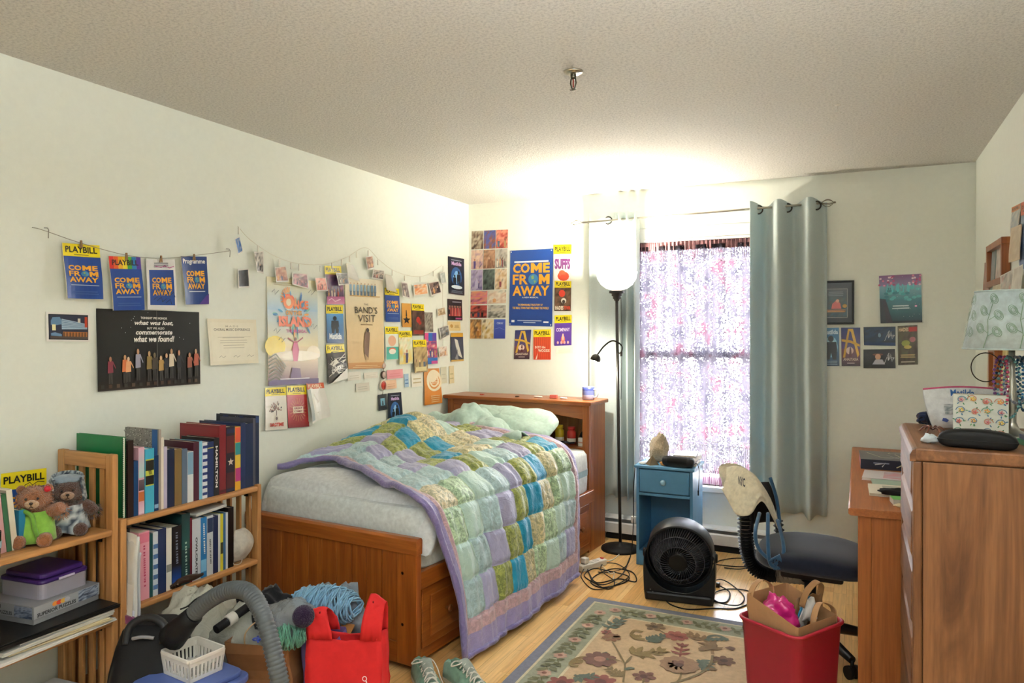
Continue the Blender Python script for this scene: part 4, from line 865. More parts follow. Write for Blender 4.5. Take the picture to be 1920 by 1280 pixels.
    sheet('B', [(1040, 526), (1071, 526), (1071, 583), (1040, 583)], 'theatre_programme', 'dark programme with red flower, middle of the column beside the blue poster', 'programme', hd, '2c2420', G, off=.004)
    def cp(p):
        pb_header(p, .74); p.rect(0, 0, 1, .74, '5a3a9a', '6a48a8'); p.text('COMPANY', .1, .46, .9, .58, 'e8d8f0', .03); p.ell(.5, .2, .12, .14, 'e07a6a', 10); p.ell(.5, .28, .06, .12, 'f0c8b0', 9); [p.ell(.2+i*.2, .1, .06, .05, 'e8b0a8', 8) for i in range(4)]
    sheet('B', [(1040, 591), (1072, 590), (1072, 647), (1040, 648)], 'theatre_programme', 'purple programme with yellow header, lowest of the column beside the blue poster', 'programme', cp, '5a3a9a', G, off=.004)
    def pl(p): p.lines(.1, .2, .9, .8, 4, 'e0d8c4', 3, .3)
    sheet('B', [(1043, 652), (1074, 651), (1074, 662), (1043, 664)], 'note_card', 'blank white slip below the purple programme', 'card', pl, 'f4eedc', off=.003, mat='paper')
    def an(p):
        p.rect(0, 0, 1, .45, '3a2a3a', '7a4a5a'); p.rect(0, .45, 1, 1, '5a4a7a', '2a3a7a')
        p.poly([(.08, .22), (.2, .22), (.46, .97), (.36, .97)], 'd8ab40'); p.poly([(.36, .97), (.62, .97), (.95, .3), (.86, .22), (.52, .88)], 'e0b84a'); p.poly([(.02, .64), (.5, .6), (.98, .5), (.98, .56), (.5, .67), (.02, .7)], 'd8ab40')
        p.ell(.45, .4, .2, .1, 'e8d0c8', 12); p.poly([(.4, .24), (.56, .24), (.52, .44), (.44, .44)], '5a2430'); p.ell(.48, .46, .04, .03, '4a3028', 8); p.text('ANASTASIA', .1, .14, .9, .21, 'e8d8c8', .02); p.rect(.3, .06, .7, .09, 'b8a8a8', n=1)
    sheet('B', [(966, 619), (996, 618), (993, 673), (964, 673)], 'theatre_programme', 'purple programme with big golden letter below the blue poster', 'programme', an, '4a3a6a', G, off=.004)
    def iw(p):
        pb_header(p, .75); p.rect(0, 0, 1, .75, 'd8492c', 'e05a34'); [p.rect(.05+i*.12, .02, .08+i*.12, .74, 'b83a24', n=3) for i in range(8)]
        p.text('INTO the', .1, .37, .7, .46, 'f4dcc8', .03); p.text('WOODS', .28, .25, .95, .35, 'f4dcc8', .04); p.poly([(.12, .02), (.2, .02), (.26, .22)], 'f0e0d0')
    sheet('B', [(1000, 618), (1033, 617), (1033, 674), (1001, 674)], 'theatre_programme', 'orange red programme of tree trunks below the blue poster', 'programme', iw, 'd8492c', G, off=.004)
    # -- to the right of the window
    q = [(1540, 528), (1600, 526), (1601, 607), (1542, 609)]; a, b, c_, d = [onY(*p, YB-.001) for p in q]
    t = thing('framed_picture', 'black framed small stage picture beside the curtain', 'picture frame', (c_+d)/2)
    W, Hh = (b-a).length, a.z-d.z
    m = MB().col('17191c')
    for x0, x1, z0, z1 in ((-W/2, W/2, Hh-.012, Hh), (-W/2, W/2, 0, .012), (-W/2, -W/2+.012, .012, Hh-.012), (W/2-.012, W/2, .012, Hh-.012)): m.bx((x0, -.022, z0), (x1, 0, z1))
    m.build('frame', 'plastic', t, bevel=.002)
    MB().col('2b2f33').bx((-W/2+.012, -.012, .012), (W/2-.012, -.004, Hh-.012)).build('mount', 'gloss', t)
    def S(u, v, dd): return Vector((-W/2+W*(.08+.70*u), -.0125-dd, Hh*(.165+.64*v)))
    p = Print(S, aspect=.75); p.rect(-.03, -.02, 1.03, 1.02, '9a9a96'); p.photo(0, 0, 1, 1, ['2a3a40', '3a5a66', '4a4a40', '5a7a80'], 55, 0); p.rect(0, .7, 1, 1, '3c4a50', '4a5054'); p.lines(.15, .76, .85, .95, 3, '8a949a', 4, .3)
    p.poly([(.3, .3), (.75, .3), (.7, .5), (.55, .62), (.35, .48)], 'c8605a'); p.ell(.58, .58, .08, .06, 'd89a80', 9); p.lines(.1, .18, .95, .29, 2, 'd09050', 4, .6); p.ell(.9, .4, .1, .07, 'c8a050', 10)
    o = bpy.data.objects.new('print', p.mb.mesh('print')); col.objects.link(o); o.data.materials.append(M['gloss']); o.parent = t
    def tl(p):
        p.rect(0, 0, 1, .5, '12323e', '3a7f8a'); p.rect(0, .5, 1, .78, '3a8a94', '7fa8bc'); p.rect(0, .78, 1, 1, '8a7aa8', '7a4a7a'); r = random.Random(3)
        for i in range(30): p.ell(r.uniform(.62, 1) if i % 2 else r.uniform(0, .4), r.uniform(.78, .97), .03, .022, r.choice(['c04a7a', 'a03a6a', 'd87a9a', 'e8c8d8']), 7)
        for i in range(24): p.ell(r.uniform(.15, .95), r.uniform(.45, .72), .06, .03, r.choice(['3fa0a8', '5ab8bc', '2a7a86']), 8)
        p.poly([(0, 0), (.12, 0), (.16, .3), (.12, .5), (0, .52)], '16202e'); p.poly([(.08, .5), (.14, .5), (.3, 0), (.14, 0)], '221a2c')
        [p.line([(.18+i*.13, .64), (.20+i*.13, .82-(i%2)*.05), (.27+i*.13, .66+(i%3)*.03), (.30+i*.13, .80)], .028, '5fc8d0') for i in range(5)]; p.lines(.28, .29, .72, .39, 2, 'c8dce0', 3, .5)
        for i in range(20): p.ell(r.uniform(.02, .98), r.uniform(.1, .97), .006, .005, 'e8f0f4', 5)
        p.ell(.86, .34, .03, .02, 'f0b0d8', 8); p.rect(0, 0, 1, .04, '0c1a24')
    sheet('B', [(1648, 517), (1727, 513), (1729, 604), (1651, 606)], 'concert_poster', 'teal and magenta concert poster above the signed photographs', 'poster', tl, '1a4a56', off=.003, curl=.003)
    def ma(p): p.rect(0, 0, 1, 1, '1a3a5a', '3f7fae'); p.ell(.5, .5, .42, .28, '8fc4dc'); p.ell(.5, .5, .3, .2, 'b8dce8'); sil(p, .5, .17, .64, 1.1, '10181e'); p.text('Matilda', .06, .83, .94, .95, 'd0e8f4', .04); p.lines(.1, .04, .9, .16, 3, 'a8c4d4', 3, .3)
    sheet('B', [(1542, 615), (1573, 614), (1574, 686), (1544, 686)], 'theatre_card', 'blue card with a dark figure directly under the black frame', 'card', ma, '2a5a80', off=.003, curl=.002)
    sheet('B', [(1577, 614), (1613, 614), (1613, 686), (1578, 686)], 'theatre_card', 'dark card with big golden letter A next to the signed photographs', 'card', an, '2a2a5a', off=.003, curl=.002)
    def sg(pal, seed, k):
        def f(p):
            p.photo(.01, .02, .99, .98, pal, seed, 0)
            if k: p.ell(.46, .72, .17, .06, '7a4a38', 12); p.ell(.46, .6, .09, .16, 'd8a888', 12); p.poly([(.28, .2), (.68, .2), (.6, .46), (.38, .46)], 'b8b8c4')
            else: p.ell(.5, .55, .05, .12, '7a98b0', 8); p.rect(.0, .0, 1, .16, '1c3a6a')
            for j in range(3): p.line([(.66+j*.05, .25+j*.2), (.75+j*.03, .6+j*.1), (.78, .4), (.86, .75-j*.1), (.9, .35+j*.1), (.97, .55)], .02, 'e6e8ea')
        return f
    sheet('B', [(1619, 613), (1679, 612), (1679, 648), (1620, 647)], 'signed_photograph', 'upper dark photograph signed in white ink', 'photograph', sg(['0b1018', '14283e', '1f3f66', '0e141c'], 61, 0), '10161c', off=.003, curl=.002)
    sheet('B', [(1619, 655), (1678, 654), (1679, 690), (1619, 690)], 'signed_photograph', 'lower dark photograph of a hatted woman signed in white ink', 'photograph', sg(['0c0c10', '17161c', '26242a', '101014'], 62, 1), '101014', off=.003, curl=.002)
    def hb(p):
        p.photo(0, 0, 1, 1, ['3a3430', '5a5048', '6a6a50', '4a3a38'], 66, 0); p.text('HADES', .06, .85, .55, .95, 'e8d0b0', .04); p.rect(.56, .84, .98, .96, 'b83a34'); p.ell(.4, .55, .22, .08, 'a8b060', 10); p.ell(.75, .64, .16, .07, 'b87a80', 9); p.ell(.5, .45, .2, .05, 'c8b86a', 9); p.lines(.1, .18, .9, .28, 3, 'd8c090', 3); p.rect(.15, .06, .85, .09, 'c8c0b0', n=1)
    sheet('B', [(1683, 611), (1720, 609), (1721, 683), (1684, 684)], 'theatre_card', 'brown floral card with a red corner, beside the signed photographs', 'card', hb, '4a4038', off=.003, curl=.002)
back_wall()
# ================================================================== the bed
BA = math.radians(4); BO = Vector((-1.69, 2.62, 0))
def bw(p, q, z): return Vector((BO.x+p*math.sin(BA)-q*math.cos(BA), BO.y+p*math.cos(BA)+q*math.sin(BA), z))
def bed():
    t = thing('captains_bed', 'honey brown wooden bed with board footboard, drawers below and bookcase headboard', 'bed', BO, -BA)
    W = 1.04
    # footboard: frame, tongue-and-groove boards, cap
    fb = MB(); fb.bx((-.105, 0, .03), (0, .034, .545)); fb.build('foot_post', 'pine_z', t, bevel=.003)
    MB().bx((-W, 0, .03), (-W+.06, .034, .545)).build('foot_post', 'pine_z', t, bevel=.003)
    MB().prism([(-.004, .505), (.036, .505), (.038, .565), (.03, .575), (.004, .575), (-.006, .565)], -W-.004, .004, 'yz').build('foot_top_rail', 'pine_x', t, bevel=.002)
    MB().bx((-W+.06, .0, .03), (-.105, .032, .12)).build('foot_bottom_rail', 'pine_x', t, bevel=.003)
    n = 10; w = (W-.165)/n
    for i in range(n):
        x = -W+.06+i*w
        MB().bx((x+.0012, .005, .12), (x+w-.0012, .026, .506)).build('plank', 'pine_z', t, bevel=.003)
    for z in (.20, .42):
        MB().at((-.075, -.001, z), 0, PI/2).col('3a2414').lathe([(0, .002), (.006, .001), (.007, 0)], 12).build('bolt_cap', 'metal', t)
    # side with drawers
    MB().bx((-.034, .034, .345), (-.008, 1.935, .42)).build('side_rail', 'pine_y', t, bevel=.003)
    MB().bx((-.06, .034, .02), (-.04, 1.93, .07)).build('plinth', 'pine_y', t)
    MB().col('1a0e06').bx((-.052, .034, .07), (-.046, 1.93, .345)).build('drawer_gap_shade', 'matte', t)  # near-black sheet: shade in the gaps between drawers, put in as colour
    for i in range(3):
        y0 = .075+i*.615; y1 = y0+.59
        d = MB(); d.bx((-.046, y0, .075), (-.026, y1, .335)); d = d.build('drawer_front', 'pine_y', t, bevel=.004)
        MB().prism([(y0+.055, .115), (y1-.055, .115), (y1-.055, .295), (y0+.055, .295)], -.026, -.018, 'yz').build('raised_panel', 'pine_y', d, bevel=.006)
        for yy in (y0+.17, y1-.17):
            MB().at((-.018, yy, .205), 0, 0, PI/2).col('7a4a22').lathe([(.006, 0), (.006, .012), (.016, .02), (.016, .026), (.008, .032), (0, .033)], 16).build('knob', 'plastic', d)
    MB().bx((-W+.008, .034, .345), (-W+.034, 1.935, .42)).build('side_rail', 'pine_y', t, bevel=.003)
    MB().bx((-W+.034, .036, .385), (-.036, 1.93, .41)).build('mattress_board', 'pine_y', t)
    # bookcase headboard
    X0, X1, Y0, Y1 = -1.165, -.042, 1.935, 2.205
    for x in (X0, X1-.03): MB().bx((x, Y0+.018, 0), (x+.03, Y1, .966)).build('side_panel', 'pine_z', t, bevel=.002)
    for x in (X0, X1-.05): MB().bx((x, Y0-.004, 0), (x+.05, Y0+.018, .966)).build('front_stile', 'pine_z', t, bevel=.003)
    MB().prism([(X0-.022, Y0-.035), (X1+.022, Y0-.035), (X1+.022, Y1+.01), (X0-.022, Y1+.01)], .966, .992).build('top_board', 'pine_x', t, bevel=.006)
    a0, a1 = X0+.05, X1-.05; L = a1-a0
    pts = [(a0, .966), (a0, .872)]+[(a0+L*i/16, .872+.036*math.sin(PI*i/16)) for i in range(1, 16)]+[(a1, .872), (a1, .966)]
    MB().prism(pts[::-1], Y0, Y0+.018, 'xz').build('arched_apron', 'pine_x', t, bevel=.002)
    for k in (1, 2): MB().bx((X0+.03+(X1-X0-.06)*k/3-.01, Y0+.01, .686), (X0+.03+(X1-X0-.06)*k/3+.01, Y1-.012, .966)).build('divider', 'pine_z', t)
    MB().bx((X0+.03, Y0-.002, .664), (X1-.03, Y1-.012, .686)).build('shelf', 'pine_x', t, bevel=.003)
    nb = 13; wv = (X1-X0-.06)/nb
    for i in range(nb): MB().bx((X0+.03+i*wv+.001, Y1-.012, .05), (X0+.03+(i+1)*wv-.001, Y1-.003, .966)).build('back_board', 'birch_z', t, bevel=.002)
    MB().bx((X0+.05, Y0, .42), (X1-.05, Y0+.016, .664)).build('lower_panel', 'pine_x', t)
    MB().bx((X1-.26, Y0-.004, .05), (X1-.05, Y0+.014, .42)).build('lower_panel', 'pine_z', t, bevel=.004)
    MB().prism([(X1-.26, .42), (X1-.05, .42), (X1-.05, .46), (X1-.26, .46)], Y0-.01, Y0+.012, 'xz').build('moulding', 'pine_x', t, bevel=.006)
    return t
BED = bed()

def mattress():
    m = MB(); m.T = None
    def S(a, b, z): return bw(a, b, z)
    n = 6
    # rounded slab
    pts = rect_pts(1.87, .99, .09, 5); rings = []
    for z, k in ((.412, .97), (.43, .995), (.50, 1.0), (.6, 1.0), (.655, .995), (.68, .975)):
        rings.append([m.P(bw(.985+x*k, .515+y*k, z)) for x, y in pts])
    m.col('dfe6e6')
    for A, B in zip(rings, rings[1:]):
        for j in range(len(pts)): m.F([A[j], A[(j+1) % len(pts)], B[(j+1) % len(pts)], B[j]][::-1], sm=True)
    m.F(rings[0]); m.F(rings[-1][::-1])
    o = m.build('mattress', 'fabric'); tag(o, 'pale mattress in a white sheet lying on the wooden bed', 'mattress')
    b = MB().col('8fb0bc'); pts2 = [bw(.985+x*1.003, .515+y*1.003, .545) for x, y in pts]
    I0 = [b.P(p+Vector((0, 0, -.02))) for p in pts2]; I1 = [b.P(p+Vector((0, 0, .02))) for p in pts2]
    for j in range(len(pts)): b.F([I0[j], I1[j], I1[(j+1) % len(pts)], I0[(j+1) % len(pts)]], sm=True)
    b.build('border_band', 'fabric', o, world=True)
    # rumpled white blanket at the foot end
    def S(u, v):
        p = .048+1.0*u; q = 1.02-1.06*v
        nz = noise.noise(Vector((p*4, q*4, 0)))*.022+noise.noise(Vector((p*11, q*9, 3)))*.009
        hump = .055*math.exp(-((p-.36)**2/.05+(q-.74)**2/.12))+.035*math.exp(-((p-.25)**2/.02+(q-.28)**2/.03))
        z = .70+nz+hump
        e = min(u/.10, 1); z -= (1-e)**1.6*.19
        if q < .05: k = (.05-q)/.09; z -= .17*k**1.3
        z = max(z, .475+.02*math.sin(p*30))
        return bw(p+.0*nz, max(q, -.012-.006*(v-.95)) if v > .95 else q, z)
    o = MB().col('e2e6e8').grid(S, 46, 50, flip=True).build('blanket', 'fabric', solid=.008)
    tag(o, 'white waffle blanket rumpled over the foot end of the mattress', 'blanket')
mattress()

def quilt():
    foot = [(1.04, .20, .755), (.86, .40, .785), (.46, .21, .775), (.12, .075, .755), (-.005, .075, .70), (-.05, .11, .54), (-.085, .16, .36), (-.115, .175, .18), (-.14, .17, .03)]
    head = [(1.02, 1.42, .83), (.85, 1.44, .86), (.45, 1.44, .855), (.14, 1.50, .80), (.015, 1.55, .735), (-.035, 1.57, .56), (-.07, 1.51, .37), (-.105, 1.43, .18), (-.125, 1.37, .05)]
    def resample(pl, n):
        s = spline([Vector(p) for p in pl], 12); d = [0]
        for a, b in zip(s, s[1:]): d.append(d[-1]+(b-a).length)
        out = []; k = 0
        for i in range(n+1):
            x = d[-1]*i/n
            while k < len(d)-2 and d[k+1] < x: k += 1
            f = (x-d[k])/max(d[k+1]-d[k], 1e-9); out.append(s[k].lerp(s[k+1], f))
        return out
    NU, NV = 190, 220
    A, B = resample(foot, NV), resample(head, NV)
    NC, NR = 9, 10
    e0, e1 = .05, .955; r0, r1 = .02, .925
    def cell(u, v): return (u-e0)/(e1-e0)*NC, (v-r0)/(r1-r0)*NR
    G = [[None]*(NV+1) for _ in range(NU+1)]
    for i in range(NU+1):
        u = i/NU
        for j in range(NV+1):
            v = j/NV; a = A[j].lerp(B[j], u)
            top = max(0, 1-max(0, (v-.50))/.1)
            z = a.z+top*(.05*math.sin(PI*u)*(.6+.4*math.sin(3*v*PI+1))+.030*noise.noise(Vector((u*5, v*7, 1))))+top*.10*math.exp(-((u-.55)**2/.03+(v-.16)**2/.012))
            q = a.x-(1-top)*(.022*math.sin(PI*u)+.018*noise.noise(Vector((u*6, v*2, 5))))
            p = a.y+.012*noise.noise(Vector((u*3, v*9, 8)))
            G[i][j] = bw(p, q, z)
    D = [[None]*(NV+1) for _ in range(NU+1)]
    for i in range(NU+1):
        for j in range(NV+1):
            u, v = i/NU, j/NV
            du = G[min(i+1, NU)][j]-G[max(i-1, 0)][j]; dv = G[i][min(j+1, NV)]-G[i][max(j-1, 0)]
            n = du.cross(dv); n = n.normalized() if n.length else Vector((0, 0, 1))
            if n.z < -.2 or (abs(n.z) < .2 and n.x < 0): n = -n
            c, r = cell(u, v); hang = min(1, max(0, (v-.5)/.08))
            k = noise.noise(Vector((u*26, v*(7 if hang > .5 else 22), 2)))*.012+noise.noise(Vector((u*60, v*30, 7)))*.0035
            k += hang*.016*noise.noise(Vector((u*17+v*3, v*3.5, 4)))
            if 0 <= c <= NC and 0 <= r <= NR:
                dc = min(c-math.floor(c), math.ceil(c)-c)*.145; dr = min(r-math.floor(r), math.ceil(r)-r)*.165
                k -= .012*math.exp(-(dc/.014)**2)+.012*math.exp(-(dr/.014)**2)
                k += .008*noise.noise(Vector((u*80, v*8, 1)))*math.exp(-(dr/.05)**2)
            D[i][j] = G[i][j]+n*(k+.004)
    seq = [((210, 200, 176), .8), ((178, 204, 180), .9), ((190, 220, 212), 0), ((178, 206, 216), .35), ((172, 172, 208), 0), ((150, 158, 86), .9), ((16, 150, 192), 0), ((206, 196, 158), .8), ((178, 204, 176), .9), ((192, 220, 210), 0), ((176, 202, 214), .3), ((168, 168, 206), 0), ((154, 162, 90), .9)]
    top = [3, 4, 5, 6, 7, 0, 2, 1, 9]
    lav, mauve = (156, 148, 198), (196, 164, 176)
    def cc(u, v):
        if u < e0*.62 or u > 1-(1-e1)*.6 or v > .955: return (*lin(lav), .12)
        c, r = cell(u, v)
        if c < 0 or c >= NC or r >= NR: return (*lin(mauve), .35)
        c, r = int(c), int(max(r, 0))
        if r >= 6: k = c+(r-6)
        elif r == 5: k = top[max(0, min(8, c-1))] if c < 4 else [0, 0, 0, 7, 8, 9, 2, 3, 4, 5, 6][min(c+2, 10)]
        else: k = top[max(0, min(8, c-(r % 2)))] if c < 7 else (4 if r % 2 else 5)
        cl, a = seq[k % len(seq)]; j = random.Random(c*17+r*5).uniform(.94, 1.06)
        return (*[x*j for x in lin(cl)], a)
    m = MB()
    I = [[m.P(D[i][j]) for j in range(NV+1)] for i in range(NU+1)]
    for i in range(NU):
        for j in range(NV):
            k = cc((i+.5)/NU, (j+.5)/NV); m.F([I[i][j], I[i+1][j], I[i+1][j+1], I[i][j+1]][::-1], k, True)
    o = m.build('patchwork_quilt', 'quilt', solid=.014)
    tag(o, 'satin patchwork quilt in teal, green and lavender hanging off the bed side', 'quilt')
    # padded lavender edge
    e = MB().col((128, 118, 172), .1)
    e.tube([D[0][j]+Vector((0, 0, -.004)) for j in range(0, NV+1, 3)], [.015+.006*noise.noise(Vector((j*.08, 0, 0))) for j in range(0, NV+1, 3)], 8)
    e.build('padded_edge', 'quilt', o, world=True)
    e = MB().col((112, 104, 160), .1)
    e.tube([D[i][NV]+Vector((0, 0, .004)) for i in range(0, NU+1, 3)], [.012+.005*noise.noise(Vector((i*.1, 3, 0))) for i in range(0, NU+1, 3)], 8)
    e.build('padded_edge', 'quilt', o, world=True)
quilt()

def pillows():
    # plump pillow and the crumpled duvet end in front of it, both pale mint
    def pil(c, sx, sy, sz, tilt, sd, rz=0):
        T = Matrix.Translation(c) @ Matrix.Rotation(-BA+rz, 4, 'Z') @ Matrix.Rotation(tilt, 4, 'X')
        def fn(u, v):
            a, b = 2*PI*u, PI*(v-.5); f = lambda x, e: math.copysign(abs(x)**e, x)
            p = Vector((sx*f(math.cos(a), .55)*f(math.cos(b), .5), sy*f(math.sin(a), .55)*f(math.cos(b), .5), sz*f(math.sin(b), .9)*(1-.45*max(abs(f(math.cos(a), .55)), abs(f(math.sin(a), .55)))**3*abs(math.cos(b)))))
            w = noise.noise(p*9+Vector((sd, 0, 0)))*.022+noise.noise(p*22+Vector((0, sd, 0)))*.008
            return T @ (p*(1+w*2)+Vector((0, 0, w*.8)))
        return MB().col((186, 212, 200)).grid(fn, 44, 26)
    o = pil(bw(1.70, .56, .825), .37, .20, .10, .40, 2).build('pillow', 'fabric'); tag(o, 'plump mint green pillow leaning on the headboard', 'pillow')
    def S(u, v):
        # a long crumpled roll of sheet from the wall to the bed edge
        q = 1.02-.80*u; p = 1.50+.10*math.sin(u*5)+.05*math.sin(u*11); a = PI*(1.04*v-.02)
        r = .135*(.55+.45*math.sin(PI*min(1, u*1.15+.08)))*(1-.3*u)
        r *= 1+.38*noise.noise(Vector((u*7, v*3.0, 2)))+.18*noise.noise(Vector((u*17, v*7, 5)))
        return bw(p-r*1.5*math.cos(a), q+.02*noise.noise(Vector((u*9, v*5, 9))), .775+r*1.15*math.sin(a)+.07*math.exp(-((u-.40)/.16)**2)*math.sin(a))
    o = MB().col((180, 206, 196)).grid(S, 90, 26, flip=True).build('crumpled_sheet', 'fabric', solid=.006); tag(o, 'crumpled mint sheet bunched over the quilt in front of the pillow', 'sheet')
pillows()

def headboard_things():
    # in the cubbies (shelf top z = .686), headboard depth p 1.95 .. 2.19
    def bk(p, q, z, dp, dq, dz, c, name, label, rz=0, pages='e8e0cc', spine_text=None, flat=True, group=None, cat='book'):
        o0 = bw(p, q, z); t = thing(name, label, cat, o0, -BA+rz, group)
        if flat:
            for zz in (0, dz-.002): MB().col(c).bx((-dq/2, -dp/2, zz), (dq/2, dp/2, zz+.002)).build('cover', 'gloss', t)
            MB().col(c).bx((-dq/2, -dp/2-.002, 0), (dq/2, -dp/2, dz)).build('spine', 'gloss', t)
            MB().col(pages).bx((-dq/2+.003, -dp/2, .002), (dq/2-.003, dp/2-.004, dz-.002)).build('pages', 'paper', t)
        else:
            for xx in (-dq/2, dq/2-.002): MB().col(c).bx((xx, -dp/2, 0), (xx+.002, dp/2, dz)).build('cover', 'gloss', t)
            MB().col(c).bx((-dq/2, -dp/2-.002, 0), (dq/2, -dp/2, dz)).build('spine', 'gloss', t)
            MB().col(pages).bx((-dq/2+.002, -dp/2, .002), (dq/2-.002, dp/2-.004, dz-.004)).build('pages', 'paper', t)
        return t
    z = .687
    for i, (c, d, lab) in enumerate((('e6e0d4', .026, 'white spined book lowest in the middle headboard cubby'), ('c8603a', .016, 'thin orange book low in the middle headboard cubby stack'), ('b8c0c0', .022, 'grey book in the middle headboard cubby stack'), ('2a3a44', .024, 'dark slate book near the top of the headboard stack'), ('1c1c20', .02, 'black book topmost of the headboard cubby stack'))):
        bk(2.06, .59+(.004, -.006, .008, -.004, .003)[i], z, .15, .20, d, c, 'paperback', lab, 0, group='books in the headboard'); z += d+.0005
    bk(2.06, .465, .687, .15, .022, .17, '2f8fa0', 'paperback', 'turquoise book standing beside the stack in the headboard', 0, flat=False, group='books in the headboard')
    bk(2.07, .435, .687, .14, .016, .15, '6fa05a', 'paperback', 'thin green book standing against the headboard divider', 0, flat=False, group='books in the headboard')
    o = MB().col('1c1a1c').ball(bw(2.05, .92, .775), (.12, .06, .06), 16, 10, .4, 3)
    tag(o.build('dark_garment', 'fabric'), 'dark rumpled cloth in the headboard cubby nearest the wall', 'cloth')
    def jar(q, r, h, c, lid, name, lab):
        t = thing(name, lab, 'bottle', bw(2.04, q, .687), -BA, 'bottles in the headboard')
        MB().col(c).lathe([(0, 0), (r, 0), (r, h*.70), (r*.7, h*.78), (r*.7, h*.82), (0, h*.82)], 22).build('body', 'gloss', t)
        MB().col('f2ead8').lathe([(r*1.01, h*.14), (r*1.02, h*.15), (r*1.02, h*.34), (r*1.01, h*.35)], 22).build('label', 'paper', t)
        MB().col(lid).lathe([(0, h), (r*.8, h), (r*.84, h*.97), (r*.84, h*.83), (0, h*.83)], 22).build('lid', 'plastic', t)
    jar(.31, .031, .125, 'd8b82a', 'e8c83a', 'vitamin_bottle', 'yellow bottle with yellow lid in the headboard cubby'); jar(.22, .031, .118, 'c03a30', 'c83a34', 'vitamin_bottle', 'red bottle with red lid in the headboard cubby')
    t = thing('small_box', 'small white carton at the front edge of the headboard shelf', 'box', bw(1.99, .125, .687), -BA-.2); MB().col('efe9de').bx((-.018, -.012, 0), (.018, .012, .055)).build('carton', 'paper', t); MB().col('d8a890').bx((-.0185, -.0125, .02), (.0185, .0125, .03)).build('stripe', 'paper', t)
    m = MB().col('161616')
    for k in range(2): m.at(bw(2.06, .115, .735), .5+k*.3, PI/2-.2).tube([(.042*math.cos(a), .042*math.sin(a), k*.012) for a in [2*PI*i/22 for i in range(22)]], .011, 8, closed=True)
    m.T = None; tag(m.build('headphones', 'rubber'), 'black headphone cushions standing at the open end of the headboard shelf', 'headphones')
    r = random.Random(3); m = MB().col('24202a')
    m.tube(spline([bw(1.985+r.uniform(-.012, .02), .34-.02*i+r.uniform(-.01, .01), .697+r.uniform(-.003, .012)) for i in range(9)], 5), .007, 6)
    tag(m.build('hair_tie', 'fabric'), 'dark bunched hair tie in front of the yellow and red bottles', 'hair tie')
    # on top of the headboard (z=.992)
    t = thing('mug', 'blue and white ombre mug on top of the headboard under the reading lamp', 'mug', bw(2.05, .10, .9925), -BA)
    rr, h = .041, .088
    MB().lathe([(0, 0), (rr*.9, 0), (rr, .006), (rr, h*.4), (rr, h*.72), (rr, h), (rr-.004, h), (rr-.004, .008), (0, .006)], 28, cols=['8890b8', '8890b8', 'a0a6c4', '6a74ac', '3c4684', '3c4684', 'e8e6e4', 'e8e6e4']).build('cup', 'gloss', t)
    MB().col('b8bccc').tube(spline([(rr-.002, 0, h*.8), (rr+.02, 0, h*.78), (rr+.027, 0, h*.5), (rr+.016, 0, h*.24), (rr-.002, 0, h*.2)], 5), .0055, 8).build('handle', 'gloss', t)
    for q, p, d, c, lab, nm in ((.93, 2.03, (.03, .02, .006), 'c84a3a', 'tiny red trinket on the headboard top near the wall', 'trinket'), (.62, 2.0, (.025, .02, .008), '4a3a30', 'small dark trinket midway on the headboard top', 'trinket'), (.47, 2.03, (.06, .03, .012), 'f0ece4', 'small white tube lying on the headboard top', 'tube'), (.36, 2.05, (.05, .035, .022), 'b85a50', 'small reddish box on the headboard top', 'box'), (.27, 2.02, (.05, .012, .012), 'd0cfd4', 'silvery lip balm stick on the headboard top', 'tube')):
        if nm == 'tube': m = MB().at(bw(p, q, .9925+d[2]/2), -BA+.1, 0, PI/2).col(c).lathe([(0, -d[0]/2), (d[2]*.5, -d[0]/2), (d[2]*.5, d[0]*.2), (d[2]*.4, d[0]*.22), (d[2]*.4, d[0]/2), (0, d[0]/2)], 12); m.T = None
        else: m = MB().at(bw(p, q, .9925+d[2]/2), -BA+.2).col(c).box((0, 0, 0), d); m.T = None
        o = m.build('cosmetic_tube' if nm == 'tube' else nm.replace('box', 'little_box'), 'plastic', bevel=.002); tag(o, lab, nm)
headboard_things()
# ================================================================== bookcases and what stands on them
SX0, SX1 = XL+.02, -2.415                     # back and front of the shelves
def bookcase(y0, y1, ztop, shelves, label, name='bookcase'):
    t = thing(name, label, 'bookcase', ((SX0+SX1)/2, (y0+y1)/2, 0)); L = (y1-y0)/2; D = (SX1-SX0)/2
    for s in (-1, 1):
        y = s*(L-.012)
        for x in (-D+.019, D-.019): MB().bx((x-.019, y-.012, 0), (x+.019, y+.012, ztop)).build('post', 'birch_z', t, bevel=.004)
        MB().bx((-D+.038, y-.011, ztop-.055), (D-.038, y+.011, ztop-.002)).build('top_rail', 'birch_x', t, bevel=.003)
        MB().bx((-D+.038, y-.011, .05), (D-.038, y+.011, .10)).build('bottom_rail', 'birch_x', t, bevel=.003)
        for k in range(4):
            x = -D+.038+(2*D-.076)*(k+.5)/4; MB().bx((x-.012, y-.006, .10), (x+.012, y+.006, ztop-.055)).build('slat', 'birch_z', t, bevel=.002)
    for z in shelves:
        MB().bx((-D+.002, -L+.024, z-.022), (D+.004, L-.024, z)).build('shelf', 'birch_y', t, bevel=.007, segs=3)
        MB().bx((-D+.002, -L+.024, z-.075), (-D+.018, L-.024, z-.023)).build('shelf_rail', 'birch_y', t, bevel=.002)
        for s in (-1, 1): MB().col('3a342c').bx((D-.075, s*(L-.0265)-.0025, z-.05), (D-.055, s*(L-.0265)+.0025, z-.023)).build('hinge_plate', 'metal', t)
    return t
BY0, BY1, CY0, CY1 = .98, 1.775, 1.785, 2.475
bookcase(BY0, BY1, 1.012, (.745, .425, .13), 'taller birch bookcase with slatted end, cuddly bears on its top shelf')
